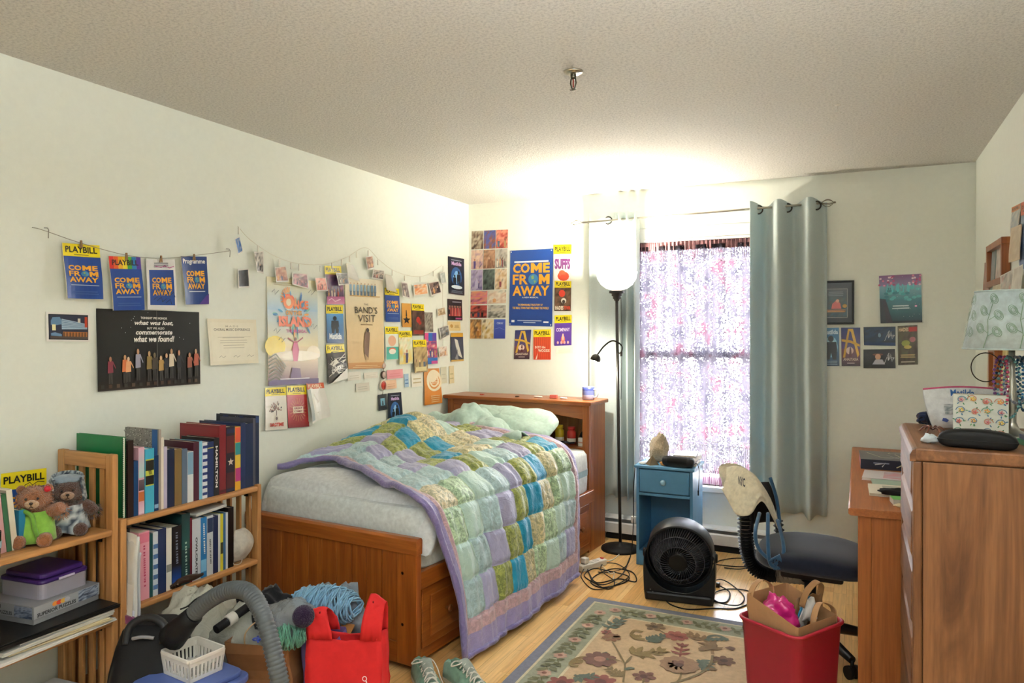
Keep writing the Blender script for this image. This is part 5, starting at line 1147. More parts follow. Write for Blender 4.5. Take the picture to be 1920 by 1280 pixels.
bookcase(CY0, CY1, .772, (.766, .442, .12), 'lower birch bookcase beside the bed, full of upright books')

def book(y, th, h, dep, z, cover, label, xf=None, tilt=0, title=None, tcol='f0ece0', bands=(), pages='e6dcc4', group='', spine=None, hard=True):
    """upright book: spine towards +x, y = its near face; tilt leans it along y"""
    xf = SX1-.02 if xf is None else xf
    t = thing('book', label, 'book', (xf, y+th/2, z), 0, group); T = Matrix.Rotation(-tilt, 4, 'X')
    cvr = .0018
    def mk(m, nm, mt, bevel=0):
        m.v = [tuple(T @ Vector(p)) for p in m.v]; return m.build(nm, mt, t, bevel=bevel)
    c = MB().col(cover).bx((-dep, -th/2, 0), (0, -th/2+cvr, h)).bx((-dep, th/2-cvr, 0), (0, th/2, h)); c.col(spine or cover).bx((-.0022, -th/2+cvr, 0), (0, th/2-cvr, h)); mk(c, 'cover', 'gloss')
    k = .004 if hard else .001
    mk(MB().col(pages).bx((-dep+k, -th/2+cvr, k), (-.0024, th/2-cvr, h-k)), 'pages', 'paper')
    S = lambda u, v, d: Vector((.0004+d, -th/2+th*u, h*v))
    p = Print(S, aspect=th/h); used = False
    for b in bands: p.rect(.04, b[0], .96, b[1], b[2], b[3] if len(b) > 3 else None); used = True
    if title:
        tt, v0, v1, w_ = title[:4]; w_ *= .62
        if tt != 'HAMILTON' and tt[:4] != 'OWLC':                        # too small to read in the photo: rows of marks
            q = random.Random(len(label)); a_ = v1
            while a_ > v0:
                l_ = q.uniform(.03, .08)*(v1-v0); p.rect(.5-w_*.4, a_-l_*.6, .5+w_*.4, a_, tcol, n=1); a_ -= l_+(.03 if q.random() < .2 else .0)*(v1-v0)
            title = None
    if title:
        V, Fc = text_tris(tt, .03); p.up(); o = len(p.mb.v); k = (*lin(tcol), 0)
        for x, yv in V: p.mb.P(S(.5+(yv-.5)*w_, v1-(v1-v0)*x, p.d))       # runs down the spine
        for f in Fc: p.mb.F([o+i for i in f], k)
        used = True
    if used: mk(p.mb, 'print', 'gloss')
    return t
def upper_books():
    Z = .7665; G = 'books on the top of the lower bookcase'; xs = SX1-.02
    def yz(x, yt): q = onX(140+x*.2968, 740+yt*.2968, xs); return q.y, q.z-Z
    # green spiral notebook, first in the row
    y = CY0+.03; t = thing('spiral_notebook', 'large green spiral notebook standing first on the lower bookcase', 'notebook', (xs, y, Z))
    h = .30; MB().col('17703f').bx((-.265, -.006, .0), (-.004, -.0045, h)).bx((-.265, .0045, 0), (-.004, .006, h)).build('cover', 'plastic', t); MB().col('ece8dc').bx((-.262, -.0043, .003), (-.006, .0043, h-.003)).build('pages', 'paper', t)
    m = MB().col('2a2c2c')
    for k in range(38): m.tube([(-.003+.007*math.cos(a), .009*math.sin(a), .008+k*.0076+.0015*a/PI) for a in [2*PI*i/8 for i in range(8)]], .0011, 4)
    o = m.build('spiral_wire', 'metal', t)
    L = [# x0,x1 (crop px), top px, cover, extras
        (335, 372, 290, '2a1a16', dict(label='dark brown slim book beside the green spiral notebook')),
        (372, 402, 420, '17325c', dict(label='short dark blue booklet leaning beside the pastel book', spine='16406e')),
        (402, 440, 335, 'd8a8b8', dict(label='pastel pink and mint patterned book', bands=((.55, .98, 'a8d4cc', 'd8b0c4'), (.36, .52, '3a3038', '6a5a60'), (.2, .34, 'b8683a'), (.02, .18, 'e8d0d8', 'd8a8c0')))),
        (445, 502, 345, '45a8c4', dict(label='bright turquoise book with yellow and black spine label', bands=((.42, .84, 'c8c84a'), (.44, .58, '1c1a14'), (.66, .82, '2a2618')), title=('x', .60, .66, .7), tcol='1c1a14')),
        (502, 530, 385, '14305a', dict(label='dark blue book beside the turquoise one', bands=((.05, .12, '8fb0d0'),))),
        (530, 546, 215, '9a8f84', dict(label='tall composition notebook with speckled grey cover')),
        (546, 562, 270, 'e6dccc', dict(label='white spined slim book behind the composition notebook')),
        (562, 584, 330, 'b8b0c8', dict(label='pale lavender book with white top', title=('x', .1, .9, .5), tcol='6a6488')),
        (584, 630, 345, '16223e', dict(label='navy book with gold lettering running down the spine', title=('x', .06, .92, .6), tcol='d8b850')),
        (632, 676, 345, '7a6238', dict(label='olive brown book with pale lettering', title=('x', .15, .9, .55), tcol='e8d8a8')),
        (678, 712, 345, '5a6a7e', dict(label='slate grey paperback with dark lettering', title=('x', .2, .8, .6), tcol='2a3038')),
        (712, 750, 362, 'd8dcdc', dict(label='short book, upper spine blue and lower spine white', bands=((.55, .99, '7fa4bc'),))),
        (750, 786, 300, '4a1c2c', dict(label='burgundy book with pink lettering beside the sky blue one', title=('x', .15, .85, .55), tcol='d89aa8')),
        (786, 806, 295, '78b8d0', dict(label='thin sky blue paperback', title=('x', .3, .8, .5))),
        (806, 838, 305, 'e0e2e6', dict(label='white book dotted with dark blue spots', bands=tuple((.06+i*.12, .11+i*.12, '2a3a78') for i in range(8)))),
        (838, 878, 300, '1e2f5e', dict(label='plain navy hardback beside the black musical book', bands=((.88, .9, 'c8b468'),))),
        (878, 914, 275, '191617', dict(label='black book with large white vertical title', title=('HAMILTON', .14, .86, .66), tcol='f2eee6')),
        (914, 956, 195, '7a1c22', dict(label='tall dark red hardback behind the black book', bands=((.02, .06, '4a1014'),))),
        (956, 1012, 205, '241a22', dict(label='dark hardback with maroon panels and a star on the spine', bands=((.6, .86, '5a1c1e'), (.06, .3, '4a1a1c'), (.9, .97, '1a2444'), (.02, .05, '1a2444')), star=1)),
        (1012, 1048, 205, 'd8a83a', dict(label='multicoloured book, orange, teal, yellow and magenta spine', bands=((.76, .99, 'd8583a'), (.56, .75, '2a8a8c'), (.36, .55, 'e0b83a'), (.14, .35, 'b83a78'), (.01, .13, 'e0a82a')))),
        (1048, 1080, 180, '1a2a54', dict(label='tall navy book with gold vertical lettering', title=('x', .4, .9, .5), tcol='d0b45a')),
        (1080, 1126, 185, '122346', dict(label='dark blue book with pale green doodled spine', title=('x', .2, .9, .7), tcol='8fc0b0')),
        (1126, 1142, 150, '4a4a54', dict(label='thin grey book second from the bed end of the row')),
        (1142, 1165, 100, '0f1c3a', dict(label='tallest dark navy book at the bed end of the row', bands=((.9, .99, '1c3a6a'),))),
    ]
    y = CY0+.042
    for i, (x0, x1, yt, c, k) in enumerate(L):
        a, hh = yz(x0, yt); b, _ = yz(x1, yt); ym = max(a, y); th = max(b-ym, .008); y = ym+th+.0004
        hh = min(max(hh*1.0, .15), .31); dep = {0: .16, 1: .12, 5: .19, 17: .235, 16: .19, 12: .17, 18: .17, 23: .24, 20: .25, 22: .2}.get(i, min(.2, .13+hh*.12))
        star = k.pop('star', 0)
        t = book(ym, th, hh, dep, Z, c, xf=xs, group=G, **k)
        if star:
            S = lambda u, v, d: Vector((.0012+d, -th/2+th*u, hh*v)); p = Print(S); pts = []
            for j in range(10): r_ = (.36, .15)[j % 2]; pts.append((.5+r_*math.sin(2*PI*j/10), .46+r_*th/hh*math.cos(2*PI*j/10)))
            p.poly(pts, 'e0cfb8'); o = p.mb.build('star', 'gloss', t)
        if i == 5:
            # speckled cover towards the room
            p = Print(lambda u, v, d: Vector((-dep+dep*u, -th/2-.0003-d, hh*v))); p.rect(0, 0, 1, 1, '8f8a84'); rr = random.Random(1)
            for _ in range(500): p.ell(rr.random()*.84, rr.random(), .012, .008, rr.choice(['1c1c1c', 'd8d4cc', '3a3836', 'c8c4bc']), 5)
            p.rect(.84, 0, 1, 1, '2a5a94'); p.mb.build('speckled_cover', 'paper', t)
        if i == 23:
            p = Print(lambda u, v, d: Vector((-dep+dep*u, -th/2-.0003-d, hh*v))); rr = random.Random(2)
            p.rect(0, 0, 1, 1, '10182c'); [p.ell(rr.random(), .7+.28*rr.random(), .006, .006, rr.choice(['3a4a7a', '8a94b8', 'c8ccd8']), 5) for _ in range(60)]; p.rect(.2, .86, .34, .99, '1c2a5a'); p.rect(.62, .80, .72, .99, '1c2a5a'); p.mb.build('night_sky_cover', 'gloss', t)
        if i == 17:
            p = Print(lambda u, v, d: Vector((-dep+dep*u, -th/2-.0003-d, hh*v))); p.rect(.04, .04, .96, .96, '6e1a20', '82242a'); [p.ell(.45+j*.14, .70, .05, .04, 'a85a50', 9) for j in range(2)]; p.mb.build('red_cover', 'gloss', t)
upper_books()
def lower_books():
    Z = .4425; G = 'books on the middle shelf of the lower bookcase'; xs = SX1-.02
    def yz(x, yt): q = onX(140+x*.2968, 740+yt*.2968, xs); return q.y, q.z-Z
    L = [(318, 348, 830, '1c1a1c', dict(label='dark spiral bound book behind the white papers', title=('x', .5, .95, .5))),
         (370, 404, 905, '8a5a2a', dict(label='brown and gold book beside the pink one', bands=((.3, .7, 'b8883a'),))),
         (404, 472, 875, 'e09aa8', dict(label='pink book with darker pink spine title', bands=((.84, .98, 'd8788c'),), title=('x', .2, .8, .35), tcol='b83a5c', hard=False)),
         (472, 494, 880, '1c4a4c', dict(label='dark teal slim book between the pink and the striped one', title=('x', .2, .85, .5), tcol='a8c8c0')),
         (494, 526, 870, 'd0d8e0', dict(label='white book with blue banded spine', bands=tuple((.1+i*.16, .17+i*.16, '4a6ea0') for i in range(5)))),
         (526, 578, 852, '1f2e52', dict(label='thick navy book with small pale title', title=('x', .25, .85, .3), tcol='c8cce0')),
         (578, 612, 848, 'e2ded2', dict(label='cream white book beside the thick navy one', bands=((.3, .42, '8a8a80'),))),
         (612, 674, 838, '111318', dict(label='thick black book with blue glow low on the spine', bands=((.06, .36, '1a4aa0', '121820'),), title=('x', .4, .9, .4), tcol='8a94a8')),
         (676, 728, 757, '183a3c', dict(label='tall dark green book with pale lettering at the foot', bands=((.5, .98, '2a5a58', '1a3436'),), title=('x', .06, .6, .4), tcol='b8d0c4')),
         (728, 742, 780, '6a1a2c', dict(label='thin dark red book beside the tall green one')),
         (742, 796, 790, 'c8ccd4', dict(label='silver white book with dark vertical title', title=('OWLCRATE', .1, .7, .4), tcol='2a2a34')),
         (796, 834, 780, '2a7ab8', dict(label='bright blue book under the white magazine', bands=((.1, .3, '7fbce0'),), title=('x', .4, .9, .5))),
         (836, 874, 768, 'c8ccd0', dict(label='grey white book with dark top band', bands=((.72, .96, '2a3a5a'),), title=('x', .2, .6, .5), tcol='3a3a44')),
         (874, 906, 770, '1c2a50', dict(label='navy paperback between two pale books', title=('x', .2, .8, .5), tcol='8fb0d8')),
         (906, 920, 755, 'd0d4d0', dict(label='thin white paperback beside the yellow one')),
         (920, 938, 755, 'd8cc3a', dict(label='thin yellow book on the middle shelf', bands=((.3, .5, '4a4a2a'),))),
         (938, 954, 748, '3a6a98', dict(label='thin mid blue book next to the black one')),
         (954, 968, 745, 'd4d8dc', dict(label='thin pale grey book against the black one', title=('x', .2, .8, .5), tcol='3a4a60')),
         (970, 1004, 715, '0f0f11', dict(label='plain black book last on the middle shelf'))]
    y = CY0+.03
    for i, (x0, x1, yt, c, k) in enumerate(L):
        a, hh = yz(x0, yt); b, _ = yz(x1, yt); ym = max(a, y); th = max(b-ym, .006); y = ym+th+.0004
        hh = min(max(hh, .14), .285); book(ym, th, hh, .15 if i not in (8, 10) else .21, Z, c, xf=xs, group=G, **k)
    y0, _ = yz(765, 780); y1, _ = yz(958, 720)
    t = thing('magazine', 'white magazine lying across the tops of the blue and white books', 'magazine', (xs-.10, (y0+y1)/2, Z+.262), 0)
    t.rotation_euler = (.05, 0, 0)
    MB().col('d8d8d6').bx((-.09, -(y1-y0)/2, 0), (.104, (y1-y0)/2, .012)).build('cover', 'gloss', t, bevel=.003); MB().col('c0c0bc').bx((-.085, -(y1-y0)/2+.003, .002), (.1045, (y1-y0)/2-.003, .010)).build('pages', 'paper', t)
    # cloth face mask at the end of the shelf
    a, _ = yz(1058, 900); c = Vector((xs-.01, a+.01, Z))
    def S(u, v):
        th = (u-.5)*1.9; w = .075*math.sin(PI*(.12+.78*v))**.7
        return c+Vector((.015+.04*math.cos(th)*math.sin(PI*v)-.03, w*math.sin(th)*1.0, .004+.14*v+.006*math.sin(u*14)*math.sin(PI*v)))
    o = MB().col('cfc8bc').grid(S, 22, 18).build('face_mask', 'fabric', solid=.002); tag(o, 'off-white cloth face mask leaning at the bed end of the middle shelf', 'face mask')
    MB().col('e0dad0').tube(spline([c+Vector((.0, -.045, .03)), c+Vector((.012, -.06, .01)), c+Vector((.018, -.03, .004)), c+Vector((.012, -.01, .02))], 6), .0014, 5).build('ear_loop', 'fabric', o, world=True)
    m = MB().col('35241a'); a = onX(345, 1110, xs+.0)
    q = Vector((SX1-.022, a.y+.01, Z+.0095)); rr = random.Random(5)
    for k in range(3): m.tube(spline([q+Vector((-.0+k*.006, -.075+.01*k, .001)), q+Vector((.008-k*.005, -.03, .010+.004*k)), q+Vector((.004, .03, .004+.005*k)), q+Vector((-.004, .085-.01*k, .006))], 6), [.0085]*19, 7)
    tag(m.build('leather_strap', 'rubber'), 'dark brown coiled strap on the front of the middle shelf', 'strap')
    # white rolled papers and folders standing in the gap between the two bookcases
    for i, (x, yy, w_, h0, h1, c, lab) in enumerate(((SX1+.035, CY0+.02, .16, .26, .69, 'dcdcd8', 'white paper folder standing at the end of the lower bookcase'), (SX1+.015, CY0+.052, .10, .30, .66, 'c8ccd2', 'grey white paper sheaf leaning in front of the dark spiral book'))):
        m = MB().col(c)
        T = Matrix.Translation((x, yy, h0)) @ Matrix.Rotation(-.03, 4, 'X') @ Matrix.Rotation(.05, 4, 'Y')
        H_ = h1-h0+.0
        m.grid(lambda u, v: T @ Vector((-w_+w_*u+.004*math.sin(v*5), .006*math.sin(u*4+i)+.004*math.sin(v*6), H_*v+.02*u*(v > .99)*(1-2*i))), 6, 12)
        o = m.build('paper_folder', 'paper', solid=.007); tag(o, lab, 'papers', 'papers between the bookcases')
        MB().col('eeeeea').grid(lambda u, v: T @ Vector((-w_*.96+w_*.9*u, -.0015+.006*math.sin(u*4+i), H_*(.03+.99*v)+.018*math.sin(2*u))), 4, 6).build('loose_page', 'paper', o, world=True)
    m = MB().col('c8c8d8'); T = Matrix.Translation((SX1+.012, CY0+.03, .02)) @ Matrix.Rotation(.02, 4, 'Y')
    m.grid(lambda u, v: T @ Vector((-.14+.16*u, .006*math.sin(u*5), .42*v)), 5, 8); o = m.build('plastic_sleeve', 'gloss', solid=.012); tag(o, 'pale clear plastic wallet with purple band standing on the floor beside the lower bookcase', 'plastic wallet')
    m = MB().col('8a4a78'); m.T = T; m.bx((-.141, -.014, .37), (.021, .008, .40)); m.build('purple_band', 'gloss', o, world=True)
lower_books()

def bear(loc, rz, kind, label):
    t = thing('teddy_bear', label, 'soft toy', loc, rz, 'teddy bears on the shelf'); t.scale = (.88, .88, .88)
    a = kind == 'a'; fur = 'a8683a' if a else '5a3524'; muz = 'd8b088' if a else 'b89070'
    m = MB().col(fur); rough = .16
    m.ball((0, 0, .075), (.052, .048, .066), 20, 14, rough, 1)
    m.build('body', 'plush', t)
    h = MB().col(fur).ball((0, -.008, .170), (.054, .050, .048), 24, 16, .10, 4); h = h.build('head', 'plush', t)
    for s in (-1, 1):
        if a or s > 5: MB().col(fur).ball((s*.044, .002, .205), (.017, .010, .017), 12, 8, .1, s+3).build('ear', 'plush', h)
        MB().col('14100e').ball((s*.019, -.054, .178), .0048, 8, 6).build('eye', 'gloss', h)
        MB().col(fur).tube(spline([(s*.042, -.004, .115), (s*.075, -.02, .098 if s < 0 or not a else .125), (s*.095, -.035, .075 if s < 0 or not a else .135)], 5), [.022, .024, .025, .025, .025, .025, .024, .024, .023, .021, .016], 12).build('arm', 'plush', t)
        MB().col(fur).tube(spline([(s*.03, -.01, .03), (s*.04, -.05, .022), (s*.045, -.085, .025)], 5), [.026]*5+[.027]*4+[.024, .016], 12).build('leg', 'plush', t)
    f = MB(); q = random.Random(9 if a else 4)
    for c_, r_, n_ in (((0, -.008, .170), (.054, .050, .048), 900), ((0, 0, .075), (.052, .048, .066), 260), ((-.085, -.025, .085), (.03, .026, .026), 200), ((.085, -.025, .12 if a else .085), (.03, .026, .03), 200)):
        for _ in range(n_):
            d = Vector((q.gauss(0, 1), q.gauss(0, 1), q.gauss(0, 1))).normalized()
            if c_[2] > .15 and d.y < -.72 and d.z < .35: continue
            p0 = Vector(c_)+Vector((d.x*r_[0], d.y*r_[1], d.z*r_[2])); t1 = d.orthogonal().normalized()*.0016; e_ = p0+d*q.uniform(.007, .014)+Vector((q.uniform(-.006, .006), q.uniform(-.006, .006), -.004))
            k = q.uniform(.7, 1.25); f.k = (*[x*k for x in lin(fur)], 0); f.F([f.P(p0-t1), f.P(p0+t1), f.P(e_)])
    f.build('fur', 'plush', t)['kind'] = 'stuff'
    MB().col(muz).ball((0, -.052, .158), (.024, .017, .018), 14, 9).build('muzzle', 'plush', h)
    MB().col('201410').ball((0, -.069, .164), (.007, .004, .005), 10, 6).build('nose', 'gloss', h)
    MB().col('3a2018').tube([(0, -.0705, .160), (0, -.070, .152), (-.007, -.068, .147)], .0012, 4).tube([(0, -.070, .152), (.007, -.068, .147)], .0012, 4).build('mouth', 'matte', h)
    if a:
        MB().col('86b84a').lathe([(.050, .125), (.062, .10), (.068, .05), (.072, .012), (.066, .012), (.058, .06), (.048, .12)], 26, sy=.95).build('green_dress', 'fabric', t)
        MB().col('6a9a3a').tube(spline([(-.035, -.05, .14), (0, -.062, .118), (.01, -.072, .08), (.02, -.07, .04)], 5), .008, 8).build('dress_band', 'fabric', t)
        MB().col('c0182a').ball((.046, -.03, .208), (.012, .01, .012), 10, 7).build('red_flower', 'gloss', t)
    else:
        def hood(u, v):
            q = PI*(.0+u*1.0); w = .9+v*.0; ang = -2.2+4.4*u; r = .064-.008*v
            return Vector((r*math.sin(ang)*(1-.1*v), .006+r*math.cos(ang)*.85-.02*v, .135+.095*v+.012*math.cos(ang)))
        m = MB().grid(hood, 40, 12, lambda u, v: (*lin([(70, 80, 92), (150, 160, 166), (186, 194, 196), (120, 130, 138)][int(abs(noise.noise(Vector((u*11, v*6, 1)))*11)) % 4]), 0))
        m.col('8a98a4').ball((0, .012, .212), (.060, .052, .022), 18, 8, .2, 6); m.build('hood', 'fabric', t, solid=.006)
        MB().grid(lambda u, v: Vector(((.060+.022*v)*math.sin(2*PI*u), -.006+(.056+.03*v)*math.cos(2*PI*u)*.9, .118-.105*v+.008*math.sin(u*26)*v)), 32, 8, lambda u, v: (*lin([(56, 66, 80), (160, 170, 176), (196, 202, 204), (100, 112, 124)][int(abs(noise.noise(Vector((u*14, v*7, 4)))*11)) % 4]), 0)).build('marbled_dress', 'fabric', t, solid=.005)
def left_shelf():
    Z = .7455; G = 'books on the top shelf of the taller bookcase'
    cs = [('d8c850', 'yellow green thin book'), ('5a8a9c', 'blue grey thin book'), ('8a9ab8', 'pale blue book'), ('b03a3a', 'bright red thin book'), ('8a2a34', 'dark red book'), ('d0a0a0', 'pale pink topped book'), ('3a6a4a', 'green slim book'), ('e0d8c4', 'cream slim book'), ('2a7aa0', 'bright blue short book')]
    y = 1.30
    for i, (c, l) in enumerate(cs):
        th = (.02, .018, .022, .014, .02, .022, .014, .018, .02)[i]; h = (.17, .19, .205, .20, .205, .215, .19, .20, .125)[i]
        book(y, th, h, .14, Z, c, l+(' near the cuddly bears' if i > 3 else ' next to the glass on the top shelf'), xf=SX1-.06, tilt=-.10 if i < 8 else 0, title=('x', .3, .8, .5), group=G); y += th+.002
    bear(Vector((SX1-.085, 1.53, Z)), .85, 'a', 'shaggy light brown teddy bear in a green dress')
    bear(Vector((SX1-.105, 1.655, Z)), 1.0, 'b', 'dark brown teddy bear in a grey marbled hood and dress')
    # programme propped upright behind the bears
    t = thing('theatre_programme', 'yellow headed programme propped upright behind the light brown bear', 'programme', (SX0+.05, 1.60, Z), PI/2-.25)
    MB().col(YEL).bx((-.07, -.002, 0), (.07, .002, .215)).build('cover', 'gloss', t)
    p = Print(lambda u, v, d: Vector((-.07+.14*u, -.0023-d, .215*v)), aspect=.65); p.rect(0, 0, 1, .72, '24488a'); p.text('PLAYBILL', .05, .82, .95, .94, INK, .03); p.line([(.5, .76), (.62, .8), (.68, .75), (.8, .8), (.95, .78)], .012, '1a1a1a'); cfa_logo(p, .15, .2, .85, .6); p.mb.build('print', 'gloss', t)
    # glass tumbler and pale cup at the picture's edge
    t = thing('glass_tumbler', 'clear glass tumbler with blue band on the taller bookcase shelf', 'glass', (SX1-.03, 1.352, Z))
    MB().lathe([(0, 0), (.030, 0), (.034, .004), (.036, .085), (.034, .085), (.031, .008), (0, .007)], 28).build('tumbler', 'glass', t); MB().col('9ac0d4').lathe([(.0363, .035), (.0366, .036), (.037, .055), (.0366, .056)], 28).build('blue_band', 'gloss', t)
    t = thing('ceramic_cup', 'cream ceramic cup standing on the row of old books', 'cup', (SX1-.12, 1.30, Z+.218))
    MB().col('ece0c4').lathe([(0, 0), (.026, 0), (.03, .01), (.026, .035), (.032, .07), (.029, .07), (.023, .035), (.0, .012)], 22).build('cup', 'gloss', t)
    # second shelf: tray of folders, puzzle box, purple lidded box
    Z2 = .4255
    def stack(z, items):
        for (y0, y1, x0, x1, h, c, nm, lab, rz, mt) in items:
            t = thing(nm, lab, {'paper_sheet': 'paper', 'paper_wad': 'paper', 'folder': 'folder', 'binder': 'binder'}[nm], ((x0+x1)/2, (y0+y1)/2, z), rz, 'papers on the taller bookcase')
            r = random.Random(int(z*1000)); w_, l_ = (x1-x0)/2, (y1-y0)/2
            n = max(1, int(h/.004))
            for k in range(min(n, 4)):
                a = r.uniform(-.006, .006); MB().col(c).bx((-w_+a, -l_+a, h*k/min(n, 4)), (w_+a, l_+a, h*(k+1)/min(n, 4)-.0006)).build('sheet' if nm[:3] == 'pap' else 'board', mt, t)
            z += h+.0008
        return z
    z = stack(Z2, [(1.33, 1.745, SX1-.27, SX1+.035, .010, 'dcdad4', 'paper_wad', 'white paper pile lowest on the middle shelf of the taller bookcase', .05, 'paper'), (1.40, 1.73, SX1-.25, SX1+.025, .012, 'd8c8a0', 'folder', 'tan folder with papers under the white sheets', -.06, 'paper'), (1.36, 1.74, SX1-.26, SX1+.03, .012, 'd0cec8', 'paper_wad', 'grey white sheets above the tan folder', .03, 'paper'), (1.42, 1.74, SX1-.26, SX1+.02, .010, 'e0e0dc', 'paper_sheet', 'clean white sheets directly under the black tray', -.02, 'paper'), (1.33, 1.75, SX1-.28, SX1+.03, .016, '1a1816', 'binder', 'flat black binder under the puzzle box', 0, 'plastic')])
    c = Vector((SX1-.165, 1.605, z)); t = thing('puzzle_box', 'grey puzzle carton with pictures on its sides under the purple box', 'box', c, .12)
    W, D, Hh = .235, .25, .058
    MB().col('7d7f82').bx((-W/2, -D/2, 0), (W/2, D/2, Hh)).build('carton', 'paper', t, bevel=.001)
    MB().col('8a8c90').bx((-W/2-.002, -D/2-.002, Hh*.30), (W/2+.002, D/2+.002, Hh+.002)).build('lid', 'paper', t, bevel=.001)
    p = Print(lambda u, v, d: Vector((W/2+.0023+d, -D/2+D*u, Hh*v)), aspect=D/Hh); p.rect(0, .32, 1, 1, 'a0a2a6'); p.photo(.66, .32, .98, .98, ['14161c', '3a4a66', 'a8b4c8', '1c1e28'], 5, 0); p.text('SUPERIOR PUZZLES', .04, .38, .62, .60, '1c1c20', .03)
    [p.ell(.3+.06*i, .8, .045, .14, c_, 8) for i, c_ in enumerate(('d88a3a', 'c8402c', 'e0b048', 'b8b8c0'))]; p.mb.build('long_side_print', 'gloss', t)
    p = Print(lambda u, v, d: Vector((-W/2+W*u, -D/2-.0023-d, Hh*v)), aspect=W/Hh); p.photo(.64, .32, .98, .98, ['14161c', '3a4a66', '8a94a8', '1c1e28'], 6, 0); p.text('SUPERIOR PUZZLES', .05, .40, .60, .60, '2a2a2e', .03); p.rect(.04, .72, .38, .94, '2c2e32'); p.text('PUZZLE', .12, .78, .36, .88, 'b0b0b0', .02); p.mb.build('short_side_print', 'gloss', t)
    t = thing('plastic_box', 'clear plastic box with a purple lid on the puzzle carton', 'box', c+Vector((-.01, .015, Hh+.0025)), .10)
    q = rect_pts(.20, .18, .02); MB().col('9a98a6').prism(q, 0, .055, sm=False).build('tub', 'gloss', t)
    m = MB().col('3e2468'); m.prism(rect_pts(.208, .188, .022), .05, .064); m.prism(rect_pts(.185, .165, .02), .064, .082); m.build('lid', 'plastic', t, bevel=.006); MB().col('c8c0d8').bx((.1042, -.03, .052), (.107, .03, .06)).build('latch', 'plastic', t, bevel=.001)
    # magazines at the front of the same shelf
    t = thing('magazine', 'pale magazine with dark blue and green cover at the shelf front', 'magazine', (SX1-.09, 1.29, Z2), .1); MB().col('c8d0d8').bx((-.11, -.12, 0), (.12, .12, .006)).build('cover', 'gloss', t)
    t = thing('picture_book', 'dark picture book with blue and green swirls on the middle shelf', 'book', (SX1-.13, 1.30, Z2+.03), .2); t.rotation_euler = (-.35, 0, .2)
    MB().col('14202a').bx((-.11, -.004, 0), (.10, .008, .13)).build('cover', 'gloss', t); p = Print(lambda u, v, d: Vector((.1003+d, -.004+.012*u, .13*v))); p.rect(0, 0, 1, 1, '2a6a8a'); p.mb.build('print', 'gloss', t)
    p = Print(lambda u, v, d: Vector((-.11+.21*u, -.0045-d, .13*v))); p.photo(0, 0, 1, 1, ['101820', '1c4a7a', '2a6a4a', '1a1a22', '7ab04a'], 71, 0); p.mb.build('print', 'gloss', t)
    stack(.1305, [(1.34, 1.74, SX1-.27, SX1+.01, .02, 'c8d0d2', 'paper_wad', 'pile of pale sheets on the lowest shelf of the taller bookcase', .04, 'paper'), (1.40, 1.70, SX1-.24, SX1, .012, 'c8a84a', 'folder', 'mustard folder on the lowest shelf pile', -.12, 'paper'), (1.36, 1.72, SX1-.26, SX1+.015, .014, 'd4d8da', 'paper_sheet', 'topmost white sheets on the lowest shelf pile', .08, 'paper')])
left_shelf()
# ================================================================== things on the floor in front of the bookcase and the bed
def vacuum():
    c = Vector((-2.20, 1.74, 0)); t = thing('vacuum_cleaner', 'black vacuum cleaner with grey ribbed hose in front of the lower bookcase', 'vacuum cleaner', c, .5)
    m = MB(); m.col('19191b'); rings = []
    for z, w_, d, y in ((.0, .24, .26, 0), (.03, .26, .28, 0), (.16, .265, .275, 0), (.30, .25, .24, .01), (.38, .22, .19, .02), (.43, .19, .14, .025), (.452, .15, .10, .03)):
        rings.append([m.P((px, py+y, z)) for px, py in rect_pts(w_, d, min(w_, d)*.36, 6)])
    for A, B in zip(rings, rings[1:]):
        for j in range(len(A)): m.F([A[j], A[(j+1) % len(A)], B[(j+1) % len(A)], B[j]], sm=True)
    m.F(rings[0][::-1]); m.F(rings[-1]); m.build('body', 'rubber', t, bevel=.004)
    MB().col('232326').tube(spline([(-.06, -.05, .40), (-.055, -.03, .455), (0, -.02, .478), (.055, -.03, .455), (.06, -.05, .40)], 6), .017, 10, flat=.8).build('carry_handle', 'plastic', t)
    MB().col('8c8c90').tube(spline([(-.035, -.062, .425), (0, -.068, .432), (.035, -.062, .425)], 5), .006, 6).build('grip_strip', 'plastic', t)
    MB().at((-.02, -.135, .22), 0, PI/2).col('0e0e10').lathe([(0, .012), (.04, .01), (.055, .0), (.06, -.02)], 26).build('dust_port', 'plastic', t)
    for s in (-1, 1): MB().at((s*.133, .02, .085), 0, 0, PI/2).col('121214').lathe([(0, -.02), (.075, -.02), (.085, -.012), (.085, .012), (.075, .02), (0, .02)], 28).build('wheel', 'rubber', t)
    MB().col('cfcfd2').box((.05, -.137, .10), (.05, .004, .02)).build('badge', 'gloss', t)
    # hose: from the collar over an arch and down to the floor
    P0 = [onD(336, 1180, 2.43), onD(352, 1163, 2.42), onD(385, 1130, 2.40), onD(428, 1107, 2.36), onD(465, 1110, 2.31), onD(491, 1148, 2.26), onD(509, 1208, 2.22), onD(524, 1275, 2.20), onD(533, 1340, 2.21), onD(520, 1420, 2.3)]
    s = spline(P0, 26); rr = [.0265+.0022*(1 if (i % 3) == 1 else -.6) for i in range(len(s))]
    MB().col('54595c').tube(s, rr, 14).build('hose', 'plastic', t, world=True)
    MB().col('151517').tube([onD(322, 1196, 2.44), P0[0], P0[1], onD(364, 1152, 2.415)], [.046, .042, .034, .032], 16).build('hose_collar', 'rubber', t, world=True)
    # wand leaning behind
    a, b = onD(405, 1180, 2.62), onD(478, 1128, 2.78)
    MB().col('17171a').tube([a, b], .016, 12).build('wand', 'rubber', t, world=True)
    d = (b-a).normalized(); MB().col('d8d6d0').tube([a+d*.05, a+d*.085], .0215, 14).build('wand_ring', 'plastic', t, world=True)
vacuum()

